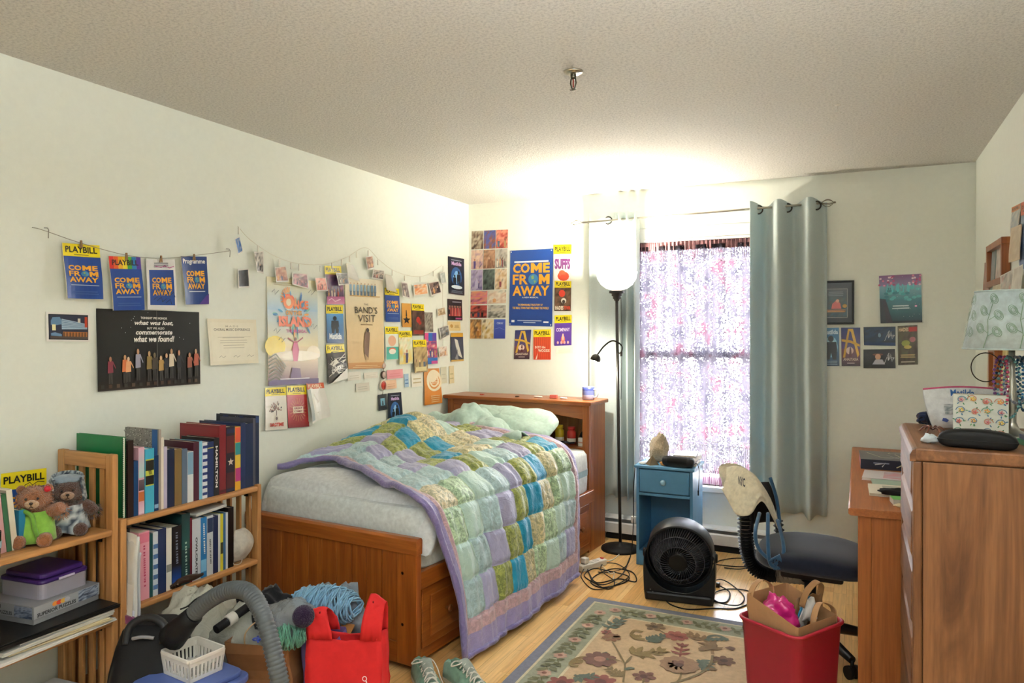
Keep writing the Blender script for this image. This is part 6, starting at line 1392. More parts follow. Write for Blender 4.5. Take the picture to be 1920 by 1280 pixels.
def storage():
    # blue lidded tub with the white basket on it
    zt = .322; c4 = [onZ(x, y, .40) for x, y in ((300, 1218), (352, 1241), (423, 1212), (372, 1189))]
    cx = sum((p for p in c4), Vector())/4; ex = (c4[2]-c4[1]+c4[3]-c4[0]).normalized(); rz = math.atan2(ex.y, ex.x)
    W = ((c4[2]-c4[1]).length+(c4[3]-c4[0]).length)/2; D = ((c4[1]-c4[0]).length+(c4[2]-c4[3]).length)/2
    t = thing('storage_tub', 'blue plastic storage tub with lid under the white basket', 'storage box', (cx.x+.01, cx.y-.03, 0), rz)
    m = MB().col('4a5c9c'); n = 5
    A = [m.P((x, y, 0)) for x, y in rect_pts(.25, .23, .03, n)]; B = [m.P((x, y, .285)) for x, y in rect_pts(.285, .265, .035, n)]
    for j in range(len(A)): m.F([A[j], A[(j+1) % len(A)], B[(j+1) % len(A)], B[j]], sm=True)
    m.F(A[::-1]); m.F(B); m.build('tub', 'plastic', t)
    m = MB().col('5468a8'); m.prism(rect_pts(.30, .28, .04), .285, .305); m.prism(rect_pts(.265, .245, .035), .305, zt-.001); m.build('lid', 'plastic', t, bevel=.005)
    b = thing('slotted_basket', 'small white plastic basket with slotted sides on the blue tub', 'basket', (cx.x, cx.y, zt), rz)
    Hh = .40-zt; w0, d0 = W*.86, D*.86
    MB().col('e9e6df').prism(rect_pts(w0, d0, .01), 0, .004).build('base', 'plastic', b)
    m = MB().col('e9e6df'); q = rect_pts(W, D, .014); q2 = rect_pts(W-.012, D-.012, .010)
    for z0, z1, k, k2 in ((Hh-.012, Hh, 1.0, 1.0), ):
        a = [m.P((x, y, z0)) for x, y in q]; e = [m.P((x, y, z1)) for x, y in q]; a2 = [m.P((x, y, z0)) for x, y in q2]; e2 = [m.P((x, y, z1)) for x, y in q2]; N = len(q)
        for j in range(N):
            k_ = (j+1) % N; m.F([a[j], a[k_], e[k_], e[j]]); m.F([a2[j], e2[j], e2[k_], a2[k_]]); m.F([e[j], e[k_], e2[k_], e2[j]]); m.F([a[j], a2[j], a2[k_], a[k_]])
    m.build('rim', 'plastic', b, bevel=.0015)
    def wall_(ax, s, L, L0, off, off0, n):
        m = MB().col('e9e6df')
        def pt(u, v, dd=0):
            l = (L0+(L-L0)*v)*(u-.5); o = s*((off0+(off-off0)*v)/2-dd)
            return (l, o, v*(Hh-.006)) if ax == 'x' else (o, l, v*(Hh-.006))
        def strip(u0, u1, v0, v1):
            i = [m.P(pt(u, v, dd)) for dd in (0, .003) for u, v in ((u0, v0), (u1, v0), (u1, v1), (u0, v1))]
            for f in ((0, 1, 2, 3), (7, 6, 5, 4), (0, 4, 5, 1), (1, 5, 6, 2), (2, 6, 7, 3), (3, 7, 4, 0)): m.F([i[j] for j in f])
        for v0, v1 in ((0, .18), (.72, 1)): strip(0, 1, v0, v1)
        for k in range(n): strip((k+.0)/n, (k+.5)/n, .18, .72)
        strip(1-.04, 1, .18, .72)
        o = m.build('slotted_side', 'plastic', b)
    for s in (-1, 1): wall_('x', s, W-.006, w0, D-.006, d0, 9); wall_('y', s, D-.006, d0, W-.006, w0, 8)
    MB().col('d9d6d0').grid(lambda u, v: ((u-.5)*w0*.9, (v-.5)*d0*.9, .018+.02*noise.noise(Vector((u*4, v*4, 2)))+.008*noise.noise(Vector((u*11, v*9, 5)))), 16, 16).build('tissue_lining', 'clear_film', b)
storage()

def blob(c, r, nu, nv, jit, seed, fold=0, flat=None):
    """crumpled sack surface round a centre"""
    def fn(u, v):
        a, b = 2*PI*u, PI*(v-.5); d = Vector((math.cos(a)*math.cos(b), math.sin(a)*math.cos(b), math.sin(b)))
        k = 1+jit*noise.noise(d*1.7+Vector((seed*5.3, 0, 0)))+jit*.55*abs(noise.noise(d*4+Vector((0, seed*3.1, 0))))-jit*.2+fold*abs(noise.noise(d*9+Vector((0, 0, seed))))
        p = Vector((c[0]+d.x*r[0]*k, c[1]+d.y*r[1]*k, c[2]+d.z*r[2]*k))
        if flat is not None and p.z < flat: p.z = flat
        return p
    return fn
def clutter():
    o = MB().col((196, 196, 182)).grid(blob(Vector((-2.30, 2.02, .235)), (.12, .19, .235), 40, 24, .28, 2, .10, .002), 40, 24).build('plastic_bag', 'bag_film'); tag(o, 'large milky plastic bag behind the vacuum cleaner', 'plastic bag')
    o = MB().col((188, 190, 180)).grid(blob(Vector((-2.13, 2.10, .19)), (.13, .16, .20), 40, 24, .28, 7, .12, .002), 40, 24).build('plastic_bag', 'bag_film'); tag(o, 'grey crumpled plastic bag under the arch of the hose', 'plastic bag')
    k = onD(352, 1136, 2.56); MB().col('1c1c1a').tube(spline([k+Vector((0, -.03, .0)), k, k+Vector((0, .03, .012)), k+Vector((0, .06, .016))], 4), .003, 5).tube([k, k+Vector((-.01, .02, -.012))], .003, 5).build('drawstring', 'rubber', o, world=True)
    # alarm clock with green digits on the lowest shelf, and dark folders beside it
    c = Vector((SX1-.12, 2.16, .1205)); t = thing('alarm_clock', 'black alarm clock with green display on the lowest shelf behind the bags', 'clock', c, 0)
    MB().col('141416').bx((-.05, -.075, 0), (.05, .075, .085)).build('case', 'plastic', t, bevel=.012); MB().col('0c1a10').bx((.0502, -.05, .025), (.0515, .05, .07)).build('display', 'gloss', t)
    m, nt, b = simple('clock_green', (30, 120, 60), .4); b.inputs['Emission Color'].default_value = (.05, .9, .3, 1); b.inputs['Emission Strength'].default_value = .35
    p = Print(lambda u, v, d: Vector((.0516+d, -.045+.09*u, .03+.035*v)), aspect=2.5); [p.rect(.1+i*.22, .1, .2+i*.22, .9, '30c070', n=1) for i in range(4)]; p.mb.build('digits', 'clock_green', t)
    for i in range(5):
        y = 2.27+i*.02; t = thing('slim_folder', ('first', 'second', 'third', 'fourth', 'fifth')[i]+' thin dark folder from the alarm clock, leaning on the lowest shelf', 'folder', (SX1-.02, y, .1205), 0, 'dark folders on the lowest shelf'); t.rotation_euler = (-.35, 0, 0)
        MB().col('26262a').bx((-.2, -.003, 0), (0, -.001, .17)).bx((-.2, .001, 0), (0, .003, .17)).build('cover', 'plastic', t); MB().col('c8c4bc').bx((-.195, -.001, .003), (-.002, .001, .166)).build('pages', 'paper', t)
    # brown paper bag with twisted handles
    c = Vector((-1.98, 2.06, 0)); t = thing('paper_bag', 'brown paper carrier bag with rope handles between the hose and the red bag', 'paper bag', c, .35)
    def sack(t, W, D, Hh, colr, open_=True, jit=.01, seed=1):
        m = MB().col(colr); q = rect_pts(W, D, .006, 1); N = len(q); rows = 10; I = []
        for r in range(rows+1):
            z = Hh*r/rows; k = 1+.03*math.sin(r*1.3+seed)
            I.append([m.P((x*k+jit*noise.noise(Vector((x*9, y*9, z*8+seed))), y*k+jit*2*noise.noise(Vector((x*9+4, y*9, z*8+seed))), z+(.02*noise.noise(Vector((x*7, y*7, seed))) if r == rows else 0))) for x, y in q])
        for A, B in zip(I, I[1:]):
            for j in range(N): m.F([A[j], A[(j+1) % N], B[(j+1) % N], B[j]])
        m.F(I[0][::-1]); m.build('bag_body', 'matte', t, solid=.0015)
    sack(t, .24, .16, .33, '8a5f3e')
    for s in (-1, 1): MB().col('b89a74').tube(spline([(-.05, s*.079, .31), (-.045, s*.085, .37), (0, s*.075, .41), (.045, s*.085, .37), (.05, s*.079, .31)], 6), .0028, 6).build('rope_handle', 'matte', t)
    b = MB().col('1f3fa8')
    for k in range(5): b.at(onD(487, 1197, 2.45), k*1.3, .4*k).tube([(.010*math.cos(a)+.012, .005*math.sin(a), 0) for a in [2*PI*i/10 for i in range(10)]], .003, 5, closed=True)
    b.T = None; tag(b.build('ribbon_bow', 'gloss'), 'small shiny blue ribbon bow on the paper bag handle', 'bow')
    c = Vector((-1.86, 2.30, 0)); t = thing('cardboard_carton', 'open brown cardboard carton behind the paper bag', 'box', c, .1)
    m = MB().col('8f6238'); W, D, Hh = .22, .20, .28
    for a, b_ in (((-W/2, -D/2, 0), (W/2, -D/2+.004, Hh)), ((-W/2, D/2-.004, 0), (W/2, D/2, Hh)), ((-W/2, -D/2+.004, 0), (-W/2+.004, D/2-.004, Hh)), ((W/2-.004, -D/2+.004, 0), (W/2, D/2-.004, Hh)), ((-W/2, -D/2, 0), (W/2, D/2, .004))): m.bx(a, b_)
    m.build('carton_body', 'matte', t)
    MB().at((0, -D/2, Hh), 0, -.9).col('a0703f').bx((-W/2, -.002, 0), (W/2, .002, .08)).build('flap', 'matte', t)
    # lavender gift bag beside the red one
    c = Vector((-1.80, 2.17, 0)); t = thing('gift_bag', 'plain lavender gift bag squeezed between the paper bag and the red bag', 'bag', c, .25)
    sack(t, .14, .10, .335, '6f5f9c', seed=4); MB().col('b8a8c8').tube(spline([(-.03, -.05, .32), (-.045, -.058, .26), (-.025, -.06, .2), (-.005, -.055, .25), (.02, -.05, .32)], 6), .002, 5).build('cord_handle', 'matte', t)
    # yarn
    def skein(c, rx, ry, rz_, n, th, colr, lab, seed, ang):
        m = MB(); r = random.Random(seed); T = Matrix.Translation(c) @ Matrix.Rotation(ang, 4, 'Z')
        base = lin(colr)
        for i in range(n):
            k = r.uniform(.9, 1.1); m.k = (*[x*k for x in base], 0); x = r.uniform(-1, 1); w_ = math.sqrt(max(.08, 1-x*x*.85)); tw = r.uniform(-.5, .5); s0 = r.uniform(.82, 1.08)
            pts = [T @ Vector((rx*(x+.12*math.sin(a*2+i)+tw*.25*math.cos(a)), ry*w_*s0*math.cos(a)+.006*math.sin(3*a+i), rz_*w_*s0*math.sin(a))) for a in [2*PI*j/16 for j in range(16)]]
            m.tube(pts, th, 4, closed=True)
        o = m.build('yarn_skein', 'fabric'); tag(o, lab, 'yarn'); return o
    skein(onD(608, 1118, 2.86)+Vector((0, 0, -.035)), .125, .085, .075, 150, .0032, (134, 184, 218), 'big loose skein of pale blue yarn on top of the bags', 3, .25)
    skein(onD(543, 1192, 2.62), .05, .05, .045, 60, .0026, (92, 150, 128), 'small green yarn bundle beside the purple ball', 5, .8)
    c = onD(569, 1155, 2.60); m = MB().col('2a1838').ball(c, .036, 20, 14); r = random.Random(8)
    for i in range(46):
        ax = Vector((r.gauss(0, 1), r.gauss(0, 1), r.gauss(0, 1))).normalized(); a = ax.orthogonal().normalized(); b_ = ax.cross(a); o = ax*r.uniform(-.018, .018); rr = math.sqrt(.0375**2-o.length**2)
        m.tube([c+o+(a*math.cos(q)+b_*math.sin(q))*rr for q in [2*PI*j/18 for j in range(18)]], .0017, 4, closed=True)
    tag(m.build('yarn_ball', 'fabric'), 'dark purple ball of yarn in front of the pale blue skein', 'yarn')
    o = MB().col((190, 196, 200)).grid(blob(onD(545, 1160, 2.70), (.10, .085, .07), 30, 18, .3, 11, .14), 30, 18).build('clear_bag', 'clear_film'); tag(o, 'clear plastic bag of wool behind the purple yarn ball', 'plastic bag')
    o = MB().col((120, 130, 142)).grid(blob(onD(640, 1135, 2.92)+Vector((0, 0, -.03)), (.11, .06, .115), 30, 18, .5, 14, .10), 30, 18).build('grey_garment', 'fabric'); tag(o, 'grey folded garment behind the pale blue skein against the footboard', 'clothing')
    o = MB().col((22, 22, 26)).grid(blob(onD(512, 1135, 2.84)+Vector((0, 0, -.04)), (.10, .07, .10), 26, 16, .45, 17, .08), 26, 16).build('dark_pouch', 'fabric'); tag(o, 'black soft pouch next to the pale blue skein at the foot of the bed', 'pouch')
    o = MB().col((40, 44, 84)).grid(blob(onD(525, 1178, 2.68), (.05, .05, .045), 20, 12, .4, 19), 20, 12).build('polka_dot_cloth', 'fabric'); tag(o, 'small dark blue cloth under the clear bag of wool', 'cloth')
    # the support below the heap: a squat fabric tote
    o = MB().col((58, 56, 66)).grid(blob(Vector((-1.93, 2.42, .15)), (.17, .10, .16), 24, 14, .2, 23, 0, .001), 24, 14).build('cloth_tote', 'fabric'); tag(o, 'dark cloth tote carrying the yarn heap in front of the footboard', 'bag')
clutter()

def red_bag():
    c = onD(652, 1240, 2.66); c.z = 0; t = thing('shopping_bag', 'bright red cloth shopping bag standing in front of the footboard', 'bag', c, .36)
    W, D, zn = .145, .06, .362
    m = MB().col('d42a2c')
    def wv(x, z, s): return .010*noise.noise(Vector((x*9, z*7, s)))+.004*noise.noise(Vector((x*25, z*18, s)))
    def panel(s):
        m.grid(lambda u, v: ((u-.5)*2*W*(1-.05*v)+wv(u, v, s), s*(D*(1-.25*v))+wv(u*3, v*3, s+2)-.014*math.sin(PI*u)*s*v, zn*v-.018*math.sin(PI*u)*(v > .99)), 14, 14, sm=True, flip=s > 0)
    panel(-1); panel(1)
    for s in (-1, 1): m.grid(lambda u, v: (s*W*(1-.05*v)-s*.02*math.sin(PI*u)*(.4+v*.6)+wv(0, v, 7), (u-.5)*2*D*(1-.25*v), zn*v), 6, 14, sm=True, flip=s < 0)
    m.bx((-W, -D, 0), (W, D, .003)); m.build('bag_body', 'matte', t, weld=True, solid=.0012)
    for s, top, w0 in ((-1, .455, .095), (1, .515, .08)):
        m = MB().col('d42a2c')
        def hd(u, v):
            # u across the strap, v from the front edge over the top to the back edge
            a = PI*v; k = math.sin(a)
            x = s*(W*.95-w0*(1-.42*k)*(1-u))+s*.012*k*(u-.5); y = -D*.75*math.cos(a)*(1-.25*k); z = zn-.012+(top-zn)*k**.6+.006*math.sin(u*5)*k-.02*k*u*(s > 0)
            return (x, y+wv(u, v*2, 4), z)
        m.grid(hd, 8, 26, sm=True); m.build('strap', 'matte', t, solid=.0012)
        MB().col('7a1216').box((s*(W*.95-w0*.45), -D*.42, zn+(top-zn)*.72), (.004, .004, .026)).build('slit', 'matte', t)
    p = Print(lambda u, v, d: Vector((-W+2*W*u, -D-.012+.013*v-d, zn*v)), aspect=2*W/zn)
    p.ell(.78, .62, .03, .026, 'f2e6e2', 16); p.ell(.78, .62, .021, .018, 'd42a2c', 14); p.line([(.80, .60), (.82, .54), (.78, .5)], .012, 'f2e6e2'); p.mb.build('printed_mark', 'matte', t)
red_bag()

def shoes():
    def shoe(loc, rz, lab):
        t = thing('sneaker', lab, 'shoe', loc, rz, 'pair of sneakers'); L = .262
        def half(x): return .033+.010*math.sin(PI*min(1, max(0, x)))*1.0+(.006 if x > .5 else 0)-(.018*max(0, (x-.86)/.14)**2)-(.010*max(0, (.1-x)/.1)**2)
        out = [(L*(x-.5), half(x)) for x in [i/16 for i in range(17)]]
        ring = [(-L/2-.004, 0)]+out+[(L/2+.006, .0)]+[(x, -y) for x, y in out[::-1]]
        MB().col('dcd8cc').prism(ring, 0, .026, sm=False).build('sole', 'rubber', t, bevel=.004)
        MB().col('d8d4c8').prism([(x*1.006, y*1.03) for x, y in ring], .006, .012).build('sole_stripe', 'rubber', t)
        def up(u, v):
            # u along the foot, v round from one side over the top to the other
            a = PI*v; x = L*(u*.985-.49); hw = half(u)*.97
            top = .078+.022*min(1, u/.12) if u < .28 else .100-.046*min(1, (u-.28)/.42)-.022*max(0, (u-.72)/.28)**1.2
            if u > .93: top -= .03*(u-.93)/.07
            sh = math.sin(a)**(.40 if u < .3 else .40+.22*min(1, (u-.3)/.3)); y = hw*math.cos(a)*(1-.28*sh*(1 if u < .6 else .4))
            z = .024+(top-.024)*sh
            if .02 < u < .44 and sh > .84: z -= .062*(min(1, (sh-.84)/.09))*math.sin(PI*min(1, max(0, (u-.02)/.42)))**.5
            return (x, y, z+.003*noise.noise(Vector((u*8, v*6, 1))))
        MB().col((122, 158, 138)).grid(up, 44, 40).build('upper', 'fabric', t, solid=.003)
        MB().col((150, 160, 150)).grid(lambda u, v: (L*(-.06+.36*u)*1-.01, .026*(v-.5)*2*(1-.3*u), .112-.050*u+.012*math.sin(u*3)*(1-u)-.006*(2*v-1)**2+.004), 10, 8).build('tongue', 'fabric', t, solid=.003)
        MB().col('e2dfd4').prism([(x, y) for x, y in ((.09, -.03), (.126, -.02), (.134, 0), (.126, .02), (.09, .03))], .024, .04).build('toe_cap', 'rubber', t, bevel=.006)
        for k in range(5):
            x = -.012+.022*k; z = .100-.011*k
            MB().col('e6e4da').tube(spline([(x, -.026, z-.012), (x+.006, -.012, z+.003), (x+.01, .0, z+.005), (x+.016, .012, z+.002), (x+.022, .026, z-.016)], 4), .0028, 6).tube(spline([(x, .026, z-.012), (x+.006, .012, z+.004), (x+.016, -.012, z+.003), (x+.022, -.026, z-.016)], 4), .0028, 6).build('lace', 'fabric', t)
        MB().col('e6e4da').tube(spline([(-.02, .0, .106), (-.03, .03, .102), (-.02, .05, .07), (.01, .055, .04), (.05, .06, .02)], 6), .0026, 6).build('lace', 'fabric', t)
        MB().col('e6e4da').tube(spline([(-.02, .0, .106), (.0, -.04, .112), (-.03, -.055, .10), (-.04, -.03, .108), (-.02, 0, .106)], 6), .0026, 6).build('lace', 'fabric', t)
    a = onZ(800, 1268, .05); b = onZ(850, 1268, .05)
    shoe(Vector((a.x, a.y, 0.0005)), -.72, 'grey green canvas sneaker nearer to the red bag'); shoe(Vector((b.x+.05, b.y+.02, 0.0005)), -.40, 'grey green canvas sneaker nearer to the hanging quilt')
shoes()
# ================================================================== between the window and the camera
def nightstand():
    x0, x1, y0, y1, h = -1.255, -.905, 4.455, 4.76, .622
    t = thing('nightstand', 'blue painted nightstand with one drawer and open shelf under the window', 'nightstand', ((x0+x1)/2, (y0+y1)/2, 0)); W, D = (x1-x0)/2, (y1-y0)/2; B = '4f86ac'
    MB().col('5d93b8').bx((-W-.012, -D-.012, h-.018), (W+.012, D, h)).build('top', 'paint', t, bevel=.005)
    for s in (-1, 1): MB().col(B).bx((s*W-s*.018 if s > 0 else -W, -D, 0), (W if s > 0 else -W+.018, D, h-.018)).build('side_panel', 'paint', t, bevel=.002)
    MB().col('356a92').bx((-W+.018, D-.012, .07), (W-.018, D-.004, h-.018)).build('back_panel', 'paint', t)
    MB().col(B).bx((-W+.018, -D, 0), (W-.018, -D+.018, .085)).build('plinth', 'paint', t, bevel=.002)
    MB().col(B).bx((-W+.018, -D+.004, .072), (W-.018, D-.012, .09)).build('bottom_shelf', 'paint', t)
    MB().col(B).bx((-W+.018, -D, .435), (W-.018, D-.012, .452)).build('rail', 'paint', t, bevel=.002)
    d = MB().col('5088ae').bx((-W+.021, -D-.006, .458), (W-.021, -D+.012, .598)).build('drawer_front', 'paint', t, bevel=.006)
    MB().at((0, -D-.006, .528), 0, PI/2).col('8fb6cc').lathe([(.006, 0), (.007, .010), (.017, .018), (.018, .024), (.010, .031), (0, .033)], 22).build('knob', 'paint', d)
    Z = h+.0005
    # stone, small pyramid, books, speaker
    c = Vector((-1.155, 4.62, Z)); m = MB()
    def fn(u, v):
        a, b = 2*PI*u, PI*(v-.5); d = Vector((math.cos(a)*math.cos(b), math.sin(a)*math.cos(b), math.sin(b))); k = 1+.22*noise.noise(d*1.8+Vector((3, 1, 0)))+.06*noise.noise(d*6)+.02*noise.noise(d*17)
        z = d.z*.098; w_ = 1-.35*max(0, d.z)**1.2
        return c+Vector((d.x*.066*k*w_+.01*d.z, d.y*.05*k*w_, max(0, z*k+.085)))
    o = m.col((206, 186, 156)).grid(fn, 40, 28).build('salt_stone', 'plush'); tag(o, 'rough beige stone standing on the blue nightstand', 'stone')
    m = MB().at((-1.165, 4.50, Z), .7).col('6a5c46'); b = [m.P((x, y, 0)) for x, y in ((-.032, -.032), (.032, -.032), (.032, .032), (-.032, .032))]; tp = m.P((0, 0, .058)); m.F(b[::-1]); [m.F([b[i], b[(i+1) % 4], tp]) for i in range(4)]; m.T = None
    tag(m.build('pyramid_stone', 'gloss'), 'small brown pyramid in front of the beige stone', 'pyramid')
    m = MB().col('d89a58').grid(blob(Vector((-1.09, 4.50, Z+.012)), (.03, .025, .014), 20, 12, .5, 4, .1, Z), 18, 10); tag(m.build('orange_cloth', 'fabric'), 'crumpled orange cloth between the pyramid and the speaker', 'cloth')
    m = MB().col('d8d8d4').grid(blob(Vector((-1.225, 4.49, Z+.006)), (.022, .018, .008), 16, 10, .5, 5, .1, Z), 16, 8); tag(m.build('crumpled_tissue', 'paper'), 'crumpled white tissue at the corner of the nightstand', 'tissue')
    z = Z
    for i, (w_, d_, hh, c_, rz, lab) in enumerate(((.155, .21, .022, 'c0bab0', .06, 'grey book lowest in the pile behind the speaker'), (.15, .20, .028, 'd8d0c8', -.10, 'cream book in the middle of the pile behind the speaker'), (.14, .19, .012, 'a8b0b4', .12, 'thin blue grey book topmost behind the speaker'))):
        k = thing('paperback', lab, 'book', (-.985, 4.635, z), rz, 'books on the nightstand')
        MB().col(c_).bx((-w_/2, -d_/2, 0), (w_/2, d_/2, .0015)).bx((-w_/2, -d_/2, hh-.0015), (w_/2, d_/2, hh)).bx((-w_/2, -d_/2, .0015), (-w_/2+.002, d_/2, hh-.0015)).build('cover', 'gloss', k)
        MB().col('d8c8b0').bx((-w_/2+.002, -d_/2+.003, .0015), (w_/2-.003, d_/2-.003, hh-.0015)).build('pages', 'paper', k); z += hh+.0006
    c = Vector((-1.0, 4.485, Z+.032)); k = thing('speaker', 'black pill shaped portable speaker on the nightstand', 'speaker', c-Vector((0, 0, .032)), -.06)
    MB().at((0, 0, .032), 0, 0, PI/2).col('1c1c1e').lathe([(0, -.098), (.02, -.096), (.029, -.086), (.032, -.07), (.032, .07), (.029, .086), (.02, .096), (0, .098)], 26).build('body', 'rubber', k)
    MB().at((0, 0, .032), 0, 0, PI/2).col('0f0f10').lathe([(.0324, -.06), (.0326, -.058), (.0326, .058), (.0324, .06)], 26).build('mesh_grille', 'fabric', k)
    p0 = Vector((-.905, 4.49, Z+.02)); m = MB().col('151515').tube(spline([p0, p0+Vector((.02, -.01, .01)), p0+Vector((.035, -.02, -.03)), p0+Vector((.033, -.02, -.10)), p0+Vector((.030, -.02, -.15))], 6), .0022, 5); m.box(tuple(p0+Vector((.030, -.02, -.165))), (.008, .006, .03))
    tag(m.build('charging_cable', 'rubber'), 'short black charging cable hanging off the nightstand edge', 'cable')
nightstand()

def fan():
    t = thing('floor_fan', 'black round floor fan with ribbed bowl grille in front of the nightstand', 'fan', (-.88, 3.99, 0), .12)
    zc, R = .235, .178
    T = Matrix.Translation((0, .0, zc+.012)) @ Matrix.Rotation(PI/2+.20, 4, 'X')       # local z -> towards the room, tilted up
    def tr(m): m.v = [tuple(T @ Vector(p)) for p in m.v]; return m
    tr(MB().col('1a1a1b').lathe([(R-.012, .045), (R-.002, .048), (R, .04), (R, -.07), (R-.01, -.09), (R-.016, -.085), (R-.012, .0), (R-.012, .045)], 56)).build('shroud', 'plastic', t)
    g = MB().col('3a3a40'); n = 76
    for k in range(n):
        a0 = 2*PI*k/n; pts = []
        for i in range(9):
            f = i/8; r = (R-.013)*(1-f)+.094*f; a = a0+.25*f; pts.append((r*math.cos(a), r*math.sin(a), .012+.108*math.sin(f*PI/2)))
        g.tube(pts, .0029, 4)
        pts = []
        for i in range(6):
            f = i/5; r = .092*(1-f)+.050*f; a = a0+.25+.22*f; pts.append((r*math.cos(a), r*math.sin(a), 0.120-.010*f))
        if k % 2 == 0: g.tube(pts, .002, 4)
    for r, z in ((.094, .120), (.135, .088)): g.tube([(r*math.cos(a), r*math.sin(a), z) for a in [2*PI*i/60 for i in range(60)]], .0028, 5, closed=True)
    tr(g).build('grille', 'plastic', t)
    tr(MB().col('101011').lathe([(0, .112), (.04, .112), (.056, .108), (.06, .098), (.058, -.03), (0, -.03)], 36)).build('hub', 'plastic', t)
    for k in range(5):
        b = MB().col('1d1e20'); a0 = 2*PI*k/5
        b.grid(lambda u, v: ((.04+.115*u)*math.cos(a0+(.95-.25*u)*(v-.5)), (.04+.115*u)*math.sin(a0+(.95-.25*u)*(v-.5)), -.045-.03*(v-.5)), 6, 6); tr(b).build('blade', 'plastic', t, solid=.002)
    tr(MB().col('0d0d0e').lathe([(R-.015, -.06), (.12, -.085), (.05, -.10), (0, -.10)], 40)).build('back_cover', 'plastic', t)
    # U-shaped stand
    out = [(-.178, 0), (.178, 0), (.186, .05), (.190, .16), (.186, .255), (.174, .268)]
    inner = [((R+.006)*math.cos(a), zc+(R+.006)*math.sin(a)) for a in [math.radians(q) for q in range(2, -183, -10)]]
    left = [(-.174, .268), (-.186, .255), (-.190, .16), (-.186, .05)]
    inner = [(x*.985, max(z, .055)) for x, z in inner]
    pts = out+inner+left
    MB().col('161617').prism(pts, -.07, .055, 'xz').build('stand', 'plastic', t, bevel=.006)
    MB().col('1a1a1b').bx((-.176, -.082, 0), (.176, -.05, .05)).build('base_block', 'plastic', t, bevel=.012)
    for s in (-1, 1): MB().at((s*.190, 0, zc), 0, 0, PI/2).col('111112').lathe([(0, -.008), (.022, -.008), (.026, 0), (.022, .008), (0, .008)], 20).build('pivot', 'plastic', t)
    for k, (x, z) in enumerate(((-.148, .085), (-.135, .075), (-.148, .062), (-.135, .05))): MB().at((x, -.0565 if z > .062 else -.0865, z), 0, PI/2).col('7a7a7c').lathe([(0, .002), (.0035, .0015), (.004, 0)], 10).build('button', 'plastic', t)
fan()

